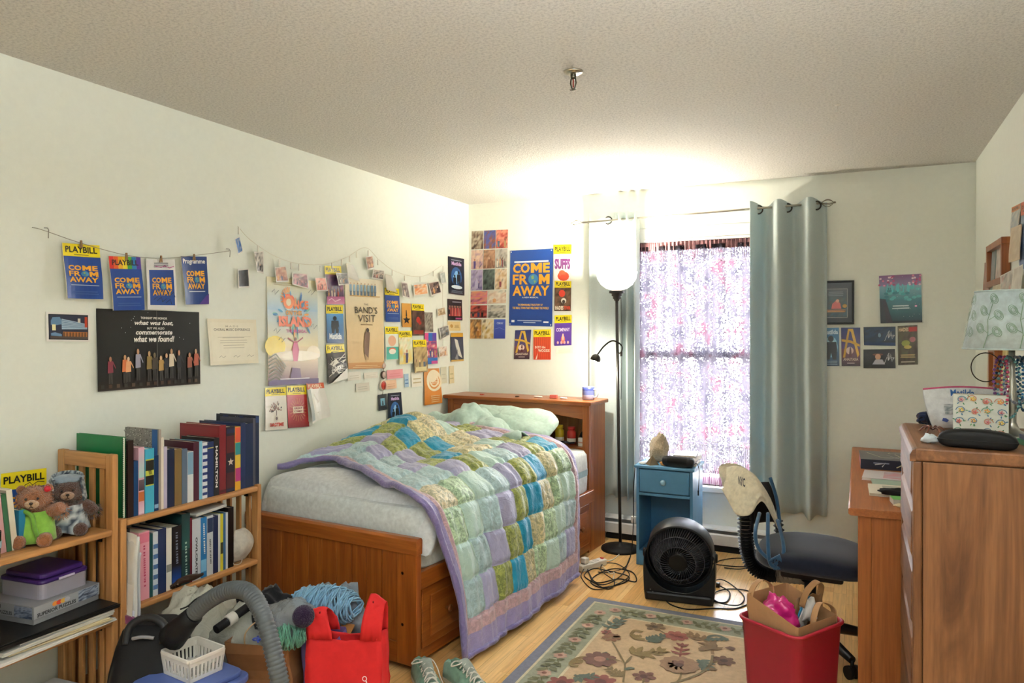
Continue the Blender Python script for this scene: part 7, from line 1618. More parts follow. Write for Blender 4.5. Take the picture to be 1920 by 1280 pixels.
def chair():
    # office chair pushed towards the desk: ribbed bellows spine, wedge seat, star base
    sx, sy = -.20, 3.60; t = thing('office_chair', 'black office chair with ribbed bellows spine and navy seat at the desk', 'chair', (sx, sy, 0), 0)
    def seat(u, v):
        a, b = 2*PI*u, PI*(v-.5); f = lambda x, e: math.copysign(abs(x)**e, x)
        x = .25*f(math.cos(a), .62)*f(math.cos(b), .45); y = .235*f(math.sin(a), .62)*f(math.cos(b), .45); z = .048*f(math.sin(b), .8)
        z += .012*math.cos(x*6) if z > 0 else 0
        return (x+.02, y, .435+z-.10*max(0, x+.02)**1.6*1.2)
    MB().col('1e2230').grid(seat, 48, 24).build('seat', 'fabric', t)
    MB().col('141416').bx((-.12, -.10, .345), (.14, .10, .388)).build('seat_mechanism', 'plastic', t, bevel=.01)
    MB().col('18181a').tube([(0, 0, .12), (0, 0, .35)], .026, 16).build('gas_lift', 'plastic', t)
    for k in range(5):
        a = 2*PI*k/5+.35; d = Vector((math.cos(a), math.sin(a), 0))
        MB().col('161618').tube([d*.0+Vector((0, 0, .115)), d*.12+Vector((0, 0, .108)), d*.285+Vector((0, 0, .078))], [.034, .026, .017], 10).build('leg', 'plastic', t)
        c = d*.285; w_ = MB(); n_ = d.cross(Vector((0, 0, 1)))
        for s in (-1, 1): w_.col('111113').tube([c+n_*s*.008+Vector((0, 0, .028)), c+n_*s*.024+Vector((0, 0, .028))], .0275, 16)
        w_.tube([c+Vector((0, 0, .028)), c+Vector((0, 0, .08))], .008, 8); w_.build('caster', 'rubber', t)
    # bellows spine: down from the back rest, round under the seat
    a = [onD(1397, 960, 3.52), onD(1398, 1000, 3.52), onD(1402, 1035, 3.52), onD(1412, 1060, 3.51), onD(1432, 1073, 3.50), onD(1462, 1076, 3.50), Vector((sx-.02, sy, .335))]
    s = spline(a, 18); rr = [.036+(.007 if i % 3 == 1 else -.007) for i in range(len(s))]
    m = MB().col('141415').tube(s, rr, 14, flat=.9, sm=False); lc = (*lin('a09a8e'), 0); m.c = [lc if (j//14) % 3 == 1 and j < 14*(len(s)-1) else k for j, k in enumerate(m.c)]; m.build('bellows_spine', 'rubber', t, world=True)
    a2 = [onD(1458, 975, 3.72), onD(1462, 1010, 3.72), onD(1458, 1045, 3.70)]
    s = spline(a2, 12); MB().col('2a2a2b').tube(s, [.022+(.005 if i % 3 == 1 else -.005) for i in range(len(s))], 12, sm=False).build('bellows_spine', 'rubber', t, world=True)
    # curved back shell
    top = onD(1404, 905, 3.66); bot = onD(1422, 985, 3.60)
    ax = (top-bot); wd = Vector((.30, .954, 0)); nn = Vector((.954, -.30, 0))
    MB().col('17171a').grid(lambda u, v: bot+ax*v*.97+wd*((u-.5)*.26*(1-.1*abs(v-.5)))+nn*(.06*(2*u-1)**2-.03+.03*math.sin(v*2.5)), 18, 16).build('backrest', 'plastic', t, world=True, solid=.022)
    # canvas tote hung over the back
    tt = thing('tote_bag', 'cream canvas tote with dark lettering and blue straps hung over the chair back', 'bag', onD(1400, 960, 3.5))
    C = {}
    def tote(u, v):
        # u from the window side round the fold to the desk side, v from the top fold down to the hem
        if 'a' not in C:
            C['a'] = spline([onD(1362, 876, 3.66), onD(1380, 873, 3.60), onD(1399, 879, 3.52), (onD(1421, 896, 3.50)), onD(1446, 936, 3.56)], 10)
            C['b'] = spline([onD(1353, 917, 3.56), onD(1368, 944, 3.50), onD(1382, 965, 3.44), onD(1408, 964, 3.40), onD(1430, 940, 3.42), onD(1459, 990, 3.46)], 8)
        p = []
        for k in 'ab': f = u*(len(C[k])-1); i = min(int(f), len(C[k])-2); p.append(C[k][i].lerp(C[k][i+1], f-i))
        q = p[0].lerp(p[1], v); w_ = .012*noise.noise(Vector((u*5, v*4, 3)))+.005*noise.noise(Vector((u*14, v*10, 6)))
        return q+Vector((fx[0], fx[1], 0))*(-.025*math.sin(PI*v)+w_)
    MB().col((226, 216, 190)).grid(tote, 44, 26).build('canvas', 'fabric', tt, world=True, solid=-.003)
    MB().col((206, 196, 172)).grid(lambda u, v: tote(u, v*.8)+Vector((fx[0], fx[1], 0))*(.03+.10*math.sin(PI*min(1, v+.15))), 30, 16).build('back_canvas', 'fabric', tt, world=True, solid=-.003)
    def SS(u, v, d): return tote(.30+.17*u, .40-.22*v)-Vector((fx[0], fx[1], 0))*(.006+d)
    p = Print(SS); p.text('NYC', .05, .1, .95, .9, '3a3f4c', .02); p.mb.build('print', 'fabric', tt, world=True)
    for k, pp in enumerate(([onD(1424, 962, 3.34), onD(1416, 1000, 3.21), onD(1424, 1030, 3.21), onD(1450, 1052, 3.21), onD(1470, 1046, 3.23)], [onD(1440, 962, 3.36), onD(1440, 1020, 3.21), onD(1444, 1055, 3.19), onD(1456, 1064, 3.19)], [onD(1458, 975, 3.40), onD(1468, 1015, 3.26), onD(1468, 1040, 3.21), onD(1452, 1060, 3.19)], [onD(1444, 895, 3.66), onD(1456, 935, 3.62), onD(1462, 980, 3.58)])):
        MB().col('2f5474').tube(spline(pp, 7), .0085, 8).build('strap', 'fabric', tt, world=True)
    m = MB().col('355a7a')
    for j in range(4): m.tube(spline([onD(1440+j*6, 1052, 3.19), onD(1452+j*3, 1046-j*2, 3.185), onD(1466, 1054+j*3, 3.19), onD(1450, 1066, 3.195)], 5), .010, 7, flat=.35)
    m.build('strap_knot', 'fabric', tt, world=True)
chair()

def desk():
    x0, y0, y1, h = -.045, 3.26, 4.975, .742; t = thing('desk', 'maple coloured desk standing along the wall behind the dresser', 'desk', ((x0+XR)/2, (y0+y1)/2, 0)); W, L = (XR-.014-x0)/2, (y1-y0)/2
    MB().prism([(-W, h-.026), (-W+.008, h-.032), (W, h-.032), (W, h), (-W+.006, h), (-W, h-.006)], -L, L, 'xz').build('desktop', 'maple_y', t, bevel=.002)
    for s in (-1, 1):
        ya, yb = (s*L-s*.03-.013, s*L-s*.03+.013)
        MB().bx((-W+.035, ya-.002, 0), (-W+.085, yb+.002, h-.032)).build('side_stile', 'maple_z', t, bevel=.003)
        MB().bx((-W+.085, ya+.004, .04), (W-.01, yb-.004, h-.032)).build('side_panel', 'maple_z', t)
    MB().bx((W-.04, -L+.045, .30), (W-.022, L-.045, h-.032)).build('modesty_panel', 'maple_y', t)
    MB().bx((-W+.05, -L+.048, h-.09), (-W+.068, L-.048, h-.033)).build('front_apron', 'maple_y', t)
    Z = h+.0005
    def flat(name, lab, cat, x, y, w_, l_, hh, c, rz=0, pages=None, paint=None, z=Z, group=None):
        k = thing(name, lab, cat, (x, y, z), rz, group)
        if pages:
            MB().col(c).bx((-w_/2, -l_/2, hh-.002), (w_/2, l_/2, hh)).bx((-w_/2, -l_/2, 0), (w_/2, l_/2, .002)).build('cover', 'gloss', k); MB().col(pages).bx((-w_/2+.002, -l_/2+.002, .002), (w_/2-.002, l_/2-.002, hh-.002)).build('pages', 'paper', k)
        else: MB().col(c).bx((-w_/2, -l_/2, 0), (w_/2, l_/2, hh)).build('body', 'gloss', k, bevel=.001)
        if paint: p = Print(lambda u, v, d: Vector((-w_/2+w_*u, -l_/2+l_*v, hh+.0002+d)), aspect=w_/l_); paint(p); p.mb.build('print', 'gloss', k)
        return k
    def swirls(p):
        p.rect(.02, .02, .98, .98, '1a2234'); r = random.Random(3)
        for i in range(7): p.line([(r.uniform(.1, .9), r.uniform(.1, .9)) for _ in range(3)], .02, 'c8c4a0' if i % 2 else '8a94a8')
    flat('storage_binder', 'dark blue patterned binder at the back of the desk pile', 'binder', .17, 4.36, .33, .30, .05, '1e2638', .03, 'b87a88', swirls, z=Z+.0)
    b = bpy.data.objects[[o.name for o in col.objects if o.name.startswith('storage_binder')][-1]]
    p = Print(lambda u, v, d: Vector((-.165+.33*u, -.1505-d, .05*v)), aspect=6.6); p.rect(0, 0, 1, 1, '1c2436'); p.line([(.2, .5), (.35, .7), (.3, .3)], .1, 'c8ccc8'); p.line([(.5, .3), (.62, .75), (.7, .3), (.85, .6), (.95, .3)], .1, 'c8c4a0'); p.rect(.18, .62, .4, .72, '9aa4b8'); p.mb.build('print', 'gloss', b)
    def pink(p): p.rect(.02, .02, .98, .98, 'e0d8dc'); p.photo(.3, .1, .96, .9, ['e8a0b0', 'd87a90', 'c8c0cc', 'a85a68'], 12, 0)
    flat('pink_magazine', 'white and pink magazine in front of the dark blue binder', 'magazine', .17, 3.99, .30, .22, .012, 'e4dade', -.06, 'e8e4e0', pink)
    flat('pink_magazine', 'green edged magazine under the white and pink one', 'magazine', .19, 3.86, .27, .18, .009, '9ab8a4', .05, 'e0dccf')
    def news(p): p.rect(.02, .02, .98, .98, 'e6dcc8'); p.rect(.22, .55, .95, .85, 'a8a090'); p.lines(.22, .1, .95, .5, 6, 'bcb4a2', 4, .4)
    flat('newspaper', 'folded newspaper in front of the magazines', 'newspaper', .17, 3.64, .26, .22, .012, 'e8dfcc', .02, 'ddd2bc', news)
    o = MB().col('141416').grid(blob(Vector((.155, 3.52, Z+.025)), (.075, .03, .018), 24, 12, .3, 5, 0, Z+.0125), 24, 12).build('black_pouch', 'rubber'); tag(o, 'small black pouch lying on the newspaper edge', 'pouch')
    flat('sticky_note_block', 'block of grey notes with a bright green sheet on top', 'notes', .165, 3.425, .085, .075, .022, 'c8c4b4', .15, None, lambda p: p.rect(0, 0, 1, 1, '6cc05a'))
    m = MB().col('d8c8a0').grid(blob(Vector((.16, 3.355, Z+.005)), (.03, .016, .007), 16, 8, .6, 9, .2, Z), 16, 8); tag(m.build('shell_piece', 'matte'), 'small beige shell scraps at the near edge of the desk', 'shell')
desk()

def dresser():
    x0, y0, y1, h = .142, 2.545, 3.215, 1.10; X1 = XR-.014; t = thing('dresser', 'tall oak chest of drawers nearest the camera along the wall', 'dresser', ((x0+X1)/2, (y0+y1)/2, 0)); W, L = (X1-x0)/2, (y1-y0)/2
    MB().prism([(-W-.0, h-.04), (W, h-.04), (W, h), (-W+.02, h), (-W+.006, h-.006), (-W, h-.02)], -L-.006, L+.006, 'xz').build('top', 'oak_y', t, bevel=.006)
    MB().prism([(-W-.001, h-.041), (-W+.016, h-.041), (-W+.016, h-.0005), (-W+.006, h-.007), (-W-.001, h-.021)], -L-.007, -L+.03, 'xz').build('corner_block', 'oak_x', t, bevel=.002)
    for s in (-1, 1): MB().bx((-W+.034, s*L-.011 if s < 0 else L-.011, 0), (W, s*L+.011 if s < 0 else L+.0, h-.041)).build('side_panel', 'oak_z', t, bevel=.002)
    for s in (-1, 1): MB().bx((-W+.008, s*(L-.014)-.0145, 0), (-W+.034, s*(L-.014)+.0145, h-.041)).build('front_stile', 'oak_z', t, bevel=.006)
    MB().bx((W-.012, -L+.012, .03), (W-.004, L-.012, h-.045)).build('back_panel', 'oak_z', t)
    n = 5; z = .06
    for k in range(n):
        hh = (.235, .215, .195, .175, .155)[k]
        d = MB().prism([(-W+.016, z), (-W+.030, z), (-W+.030, z+hh), (-W+.016, z+hh), (-W+.006, z+hh-.02), (-W+.003, z+.03)], -L+.032, L-.032, 'xz').build('drawer_front', 'oak_y', t, bevel=.004)
        MB().bx((-W+.012, -L+.03, z+hh+.002), (-W+.034, L-.03, z+hh+.010)).build('drawer_rail', 'oak_y', t)
        z += hh+.012
    MB().bx((-W+.02, -L+.03, 0), (-W+.034, L-.03, .055)).build('plinth', 'oak_y', t)
dresser()
DZ = 1.1005
def dresser_top():
    # lamp
    c = Vector((.458, 2.89, DZ)); t = thing('table_lamp', 'table lamp with pale blue leaf-embroidered shade on the dresser', 'lamp', c)
    MB().col('b8b4aa').lathe([(0, 0), (.06, 0), (.062, .008), (.05, .018), (.022, .03), (.012, .055), (.014, .10), (.02, .13), (.013, .17), (.009, .22), (.009, .30), (0, .30)], 28).build('base', 'metal', t)
    rb, rt, z0, z1 = .140, .104, .297, .487
    MB().col('c6d4d6').lathe([(rb, z0), (rt, z1)], 64).build('lamp_shade', 'fabric', t, solid=.0015)
    S = lambda u, v, d: Vector(((rb+(rt-rb)*v+.0012+d)*math.cos(u), (rb+(rt-rb)*v+.0012+d)*math.sin(u), z0+(z1-z0)*v))
    p = Print(S, aspect=.62)
    for u0 in (2.65, 3.35, 4.05, 4.75, 5.5, .3, 1.0, 1.8):
        for dv in ((.0, .06) if False else (0, )):
            g = '7f9c86'
            p.line([(u0-.05, .02), (u0+.02, .25), (u0-.02, .5), (u0+.06, .78)], .012, g)
            for du, v, s in ((.20, .30, 1), (-.20, .36, 1), (.22, .58, 1), (-.17, .66, 1), (.08, .86, 1)):
                for rr in (1, .72, .45):
                    p.line([(u0+du+.105*rr*math.cos(a+.4*rr), v+.085*rr*math.sin(a)) for a in [2*PI*i/16 for i in range(17)]], .009, g)
                p.line([(u0, v-.08), (u0+du*.6, v-.02)], .009, g)
    o = p.mb.build('embroidery', 'fabric', t)
    MB().col('b8c8ca').tube([(rb*math.cos(a), rb*math.sin(a), z0) for a in [2*PI*i/48 for i in range(48)]], .003, 6, closed=True).build('shade_trim', 'fabric', t); MB().col('b8c8ca').tube([(rt*math.cos(a), rt*math.sin(a), z1) for a in [2*PI*i/48 for i in range(48)]], .003, 6, closed=True).build('shade_trim', 'fabric', t)
    m = MB().col('8a8478')
    for k in range(3): a = 2*PI*k/3; m.tube([(0, 0, .30), (rt*math.cos(a), rt*math.sin(a), z1-.01)], .002, 5)
    m.tube([(0, 0, .295), (0, 0, .36)], .014, 12); m.build('shade_holder', 'metal', t)
    # bead necklaces over the lamp stem, bangle hoop
    cols = ['2a6a9a', '3a8a9a', '1c3a5a', '6a3a7a', 'a83a5a', '5a8a8a', '8a8a92', '26506a']
    r = random.Random(12); names = ['blue', 'teal', 'dark navy', 'violet', 'crimson', 'sea green', 'silver grey', 'slate blue']
    for k in range(8):
        m = MB(); a0 = 2*PI*k/8+.4; d = Vector((math.cos(a0), math.sin(a0), 0)); n_ = Vector((-d.y, d.x, 0)); L = .075+.012*(k % 3); cc = lin(cols[k])
        for j in range(34):
            q = 2*PI*j/34; p_ = c+Vector((0, 0, .270-L))+d*(.024+.010*(k % 2)+.010*math.sin(q))+n_*(.034*math.sin(q))+Vector((0, 0, L*math.cos(q)))
            f = r.uniform(.6, 1.4); m.k = (*[min(1, x*f) for x in cc], 0); m.ball(p_, .0042+.0012*(j % 3 == 0), 7, 5)
        tag(m.build('bead_necklace', 'gloss'), names[k]+' bead necklace hanging round the lamp stem on the dresser', 'necklace', 'necklaces on the lamp stem')
    h_ = c+Vector((-.075, -.01, .235)); tag(MB().col('3a342c').tube([h_+Vector((.048*math.cos(a)*.9, .012*math.cos(a), .048*math.sin(a))) for a in [2*PI*i/36 for i in range(36)]], .0018, 6, closed=True).build('hoop_earring', 'metal'), 'thin dark metal hoop hanging beside the necklaces', 'hoop')
    # zip pouch
    c = Vector((.36, 3.10, DZ)); t = thing('zip_pouch', 'white zip pouch with pink zipper and blue lettering behind the floral box', 'pouch', c, .05)
    def S(u, v, d=0):
        w_ = .145*(1-.22*(1-v)**1.5); y = -(.028*math.sin(PI*min(1, v*1.02))**.6*(1-.6*v))-.010*math.sin(u*7)*(1-v)+.008*noise.noise(Vector((u*4, v*4, 1)))
        crease = .018*math.exp(-((u-.28-.25*(1-v))/.05)**2)*math.sin(PI*v)
        return Vector(((u-.5)*2*w_, y-d+crease, .002+.148*v-.012*(2*u-1)**2*v))
    m = MB().col('e4e6e6').grid(lambda u, v: S(u, v), 30, 20); m.grid(lambda u, v: Vector((S(u, v).x, .012-S(u, v).y*.6, S(u, v).z)), 12, 10, flip=True); m.build('cloth', 'fabric', t)
    MB().col('c85a7c').tube([S(i/24, 1)+Vector((0, .004, .002)) for i in range(25)], .0042, 7).build('zipper', 'fabric', t)
    p = Print(lambda u, v, d: S(u, v, .0012+d), aspect=2); p.text('Matilda', .30, .80, .56, .96, '3a6aa8', .02); p.text('Matilda', .76, .80, .99, .94, '3a6aa8', .02)
    p.photo(.2, .36, .44, .62, ['e0e0e0', '7a8a8a', 'd8d8d8', '3a4a4a'], 5, 0, n=7); p.poly([(.14, .2), (.2, .16), (.23, .22), (.2, .26), (.16, .27)], '4a5a94'); p.photo(.34, .1, .5, .28, ['e0e0e0', '5a6a4a', 'd8d8d8', '8a4a5a'], 6, 0, n=6); p.mb.build('print', 'fabric', t)
    # floral box
    c = Vector((.368, 2.885, DZ)); t = thing('floral_box', 'upright white box printed with coloured floral scrolls on the dresser', 'box', c, -.10); W, D, Hh = .156, .045, .143
    MB().col('b8ad98').bx((-W/2, -D/2, 0), (W/2, D/2, Hh)).build('carton', 'paper', t, bevel=.001)
    p = Print(lambda u, v, d: Vector((-W/2+W*u, -D/2-.0004-d, Hh*v)), aspect=W/Hh); p.rect(0, 0, 1, 1, 'e4e6da'); r = random.Random(21)
    for i in range(4):
        for j in range(4):
            u, v = (i+.5)/4+r.uniform(-.03, .03), (j+.5)/4+r.uniform(-.03, .03); s = 1 if (i+j) % 2 else -1; cc = r.choice(['3a7a9a', '4a8a5a', '5a9a7a', '3a6a8a', 'c87a5a'])
            p.line([(u+s*.10*(1-k/16)*math.cos(k*.5), v+.10*(1-k/16)*math.sin(k*.5)) for k in range(15)], .016, cc)
            for q in range(5): a = q*1.256; p.ell(u+.034*math.cos(a), v+.034*math.sin(a), .024, .018, ['e8a04a', 'd87a6a', 'e8c04a', 'e09a9a'][(i*3+j) % 4], 7, rot=a)
            p.ell(u, v, .016, .016, 'b84a5a' if (i+j) % 2 else 'f0e0a0', 8)
            for q in range(3): a = r.uniform(0, 6.3); p.ell(u+.10*math.cos(a), v+.10*math.sin(a), .03, .012, r.choice(['4a8a5a', '3a7a9a', '6aa06a']), 7, rot=a)
    p.mb.build('front_print', 'paper', t)
    p = Print(lambda u, v, d: Vector((W/2+.0004+d, -D/2+D*u, Hh*v)), aspect=.3); p.photo(0, 0, 1, 1, ['c8bfa8', '9a907a', 'b8ae98', '8a8068'], 4, 0); p.mb.build('side_print', 'paper', t)
    # glasses case
    a, b = Vector((.222, 2.625, DZ)), Vector((.428, 2.592, DZ)); c = (a+b)/2; t = thing('glasses_case', 'long black glasses case lying at the near edge of the dresser', 'case', c, math.atan2(b.y-a.y, b.x-a.x))
    def gc(u, v):
        x = (u-.5)*2; q = 2*PI*v; f = lambda k, e: math.copysign(abs(k)**e, k)
        h_ = .046+.012*(1-x*x); e = (1-abs(x)**7)**.5 if abs(x) < 1 else 0
        return (x*.105, .031*f(math.cos(q), .5)*(.4+.6*e), h_*.5+h_*.5*f(math.sin(q), .55)*e)
    MB().col('141415').grid(gc, 36, 28, flip=True).build('case', 'rubber', t)
    MB().col('2a2a2b').tube([(x*.105, -.0315*(.4+.6*(1-abs(x)**7)**.5), .026) for x in [-.97+1.94*i/24 for i in range(25)]], .0009, 4).build('seam', 'rubber', t)
    # bits and pieces
    o = MB().col((214, 224, 228)).grid(blob(Vector((.205, 2.665, DZ+.014)), (.022, .018, .016), 18, 12, .5, 3, .1, DZ), 18, 12).build('crumpled_tissue', 'paper'); tag(o, 'crumpled white tissue beside the end of the glasses case', 'tissue')
    m = MB(); r = random.Random(5)
    for k in range(14):
        m.col(r.choice(['1c2030', '2a3450', '101018', '3a2a34'])); m.at((.232+r.uniform(-.012, .012), 3.17, DZ+.022+r.uniform(-.006, .012)), r.uniform(0, 3), r.uniform(0, 3)).tube([(.020*math.cos(a), .016*math.sin(a), 0) for a in [2*PI*i/14 for i in range(14)]], .0065, 6, closed=True)
    m.T = None; m.v = [(x, y, max(z, DZ+.0003)) for x, y, z in m.v]; tag(m.build('scrunchie', 'fabric'), 'dark navy scrunchie at the far corner of the dresser', 'hair tie')
    m = MB().col('6a3a2a')
    for k in range(6): a = k*1.05; m.tube(spline([Vector((.235, 2.96, DZ+.008)), Vector((.235+.022*math.cos(a), 2.96+.03*math.sin(a), DZ+.02)), Vector((.235+.04*math.cos(a), 2.96+.055*math.sin(a), DZ+.003))], 4), .0026, 5)
    tag(m.build('hair_claw', 'plastic'), 'brown claw hair clip lying beside the zip pouch', 'hair clip')
    for x, y, w_, l_, h_, c_, lab in ((.515, 2.72, .10, .14, .018, '1c7a5a', 'green booklet under the lamp at the dresser edge'), (.51, 2.70, .09, .12, .015, '2a3a6a', 'dark blue box on top of the green booklet')):
        z_ = DZ if 'green' in lab[:6] else DZ+.019; k = thing('small_box' if 'box' in lab else 'booklet', lab, 'box' if 'box' in lab else 'booklet', (x, y, z_), .2); MB().col(c_).bx((-w_/2, -l_/2, 0), (w_/2, l_/2, h_)).build('body', 'gloss', k, bevel=.002); MB().col('9ac8d8').bx((-w_/2+.01, -l_/2-.0004, .003), (w_/2-.02, -l_/2, h_-.004)).build('label_strip', 'gloss', k)
dresser_top()

def right_wall():
    # cards and programmes fixed to the wall above the dresser, standing off it
    def strip(c1, pal, sd, hdr=None):
        def f(p):
            p.rect(0, 0, 1, 1, c1); p.photo(.05, .04, .95, .8 if hdr else .96, pal, sd, 0, n=6)
            if hdr: p.rect(0, .8, 1, 1, hdr); p.text('PLAYBILL', .08, .85, .92, .95, '3a2a1a', .02)
        return f
    for q, nm, lab, cat, c1, pal, sd, hdr, off in (
        ([(1846, 493), (1858, 487), (1858, 560), (1846, 560)], 'theatre_card', 'orange brown card nearest the room corner on the wall over the dresser', 'card', '8a4a2a', ['c86a3a', '8a4a2a', 'e0a070'], 1, None, .01),
        ([(1860, 466), (1868, 461), (1868, 545), (1860, 545)], 'theatre_card', 'teal grey card beside the wooden frame over the dresser', 'card', '8aa0a0', ['7a9090', 'a8b8b4', '5a7070'], 2, None, .015),
        ([(1869, 460), (1879, 455), (1879, 535), (1869, 536)], 'theatre_card', 'pale card with a reddish picture inside the frame edge', 'card', 'b8b0a8', ['a86a5a', 'c8c0b8', '7a4a42'], 3, None, .015),
        ([(1897, 389), (1913, 381), (1913, 432), (1897, 438)], 'theatre_programme', 'programme with orange and green header highest over the lamp', 'programme', 'd8d0c4', ['c8c0b4', '8a94a0', 'e0d8cc'], 4, 'e8823a', .015),
        ([(1895, 428), (1914, 420), (1914, 486), (1895, 492)], 'theatre_card', 'tan card tucked under the orange headed programme', 'card', 'd0b494', ['d8bc9c', 'c0a484', 'e0ccb0'], 5, None, .025),
        ([(1915, 380), (1935, 370), (1935, 500), (1915, 505)], 'theatre_programme', 'blue and orange programme at the picture edge over the lamp', 'programme', '4a6a9a', ['6a8ab8', '3a5a8a', 'c8d0d8'], 6, 'd8603a', .015),
        ([(1875, 517), (1898, 505), (1902, 560), (1880, 565)], 'leaflet', 'tilted white leaflet with dark picture just above the lamp shade', 'leaflet', 'e8e0d4', ['e8e0d4', '5a4a48', 'e0d8cc', 'b83a3a'], 7, None, .045),
        ([(1900, 503), (1918, 495), (1918, 560), (1902, 562)], 'leaflet', 'upright cream leaflet just above the lamp shade', 'leaflet', 'ece4d6', ['ece4d6', 'd8d0c2', 'c8b8a8'], 8, None, .045),
        ([(1862, 531), (1876, 527), (1876, 565), (1862, 566)], 'leaflet', 'folded tan paper low behind the lamp shade', 'leaflet', 'd8c8a8', ['d8c8a8', 'c8b490', 'e4d8bc'], 9, None, .035),
        ([(1853, 650), (1866, 648), (1864, 728), (1853, 726)], 'leaflet', 'cream paper with faint writing below the lamp shade', 'leaflet', 'ece0c4', ['ece0c4', 'e4d8bc', 'd8ccb0'], 10, None, .01),
        ([(1880, 650), (1890, 648), (1890, 735), (1880, 735)], 'leaflet', 'yellow patterned paper strip below the lamp shade', 'leaflet', 'e8d080', ['e8d080', 'c8b058', 'f0e4b0'], 11, None, .012)):
        sheet('R', q, nm, lab, cat, strip(c1, pal, sd, hdr), c1, 'papers on the wall over the dresser', off=off, curl=.006, thick=.001 if 'leaflet' in nm else .003)
    for q, lab in (([(1864, 462), (1895, 437), (1895, 523), (1864, 540)], 'wooden picture frame over the dresser'), ([(1868, 648), (1881, 646), (1881, 736), (1868, 734)], 'narrow wooden frame seen below the lamp shade')):
        a, b, c_, d = [onX(*p, XR-.002) for p in q]; W, Hh = abs(a.y-b.y), a.z-d.z; t = thing('framed_picture', 'brown '+lab, 'picture', ((c_+d)/2), -PI/2); t.location.z = min(c_.z, d.z)
        w_ = min(.03, W*.2); m = MB()
        for x0, x1, z0, z1 in ((-W/2, W/2, Hh-w_, Hh), (-W/2, W/2, 0, w_), (-W/2, -W/2+w_, w_, Hh-w_), (W/2-w_, W/2, w_, Hh-w_)): m.bx((x0, -.035, z0), (x1, -.001, z1))
        m.build('surround', 'pine_z', t, bevel=.002); MB().col('c8bca8').bx((-W/2+w_, -.012, w_), (W/2-w_, -.004, Hh-w_)).build('mount', 'paper', t)
right_wall()

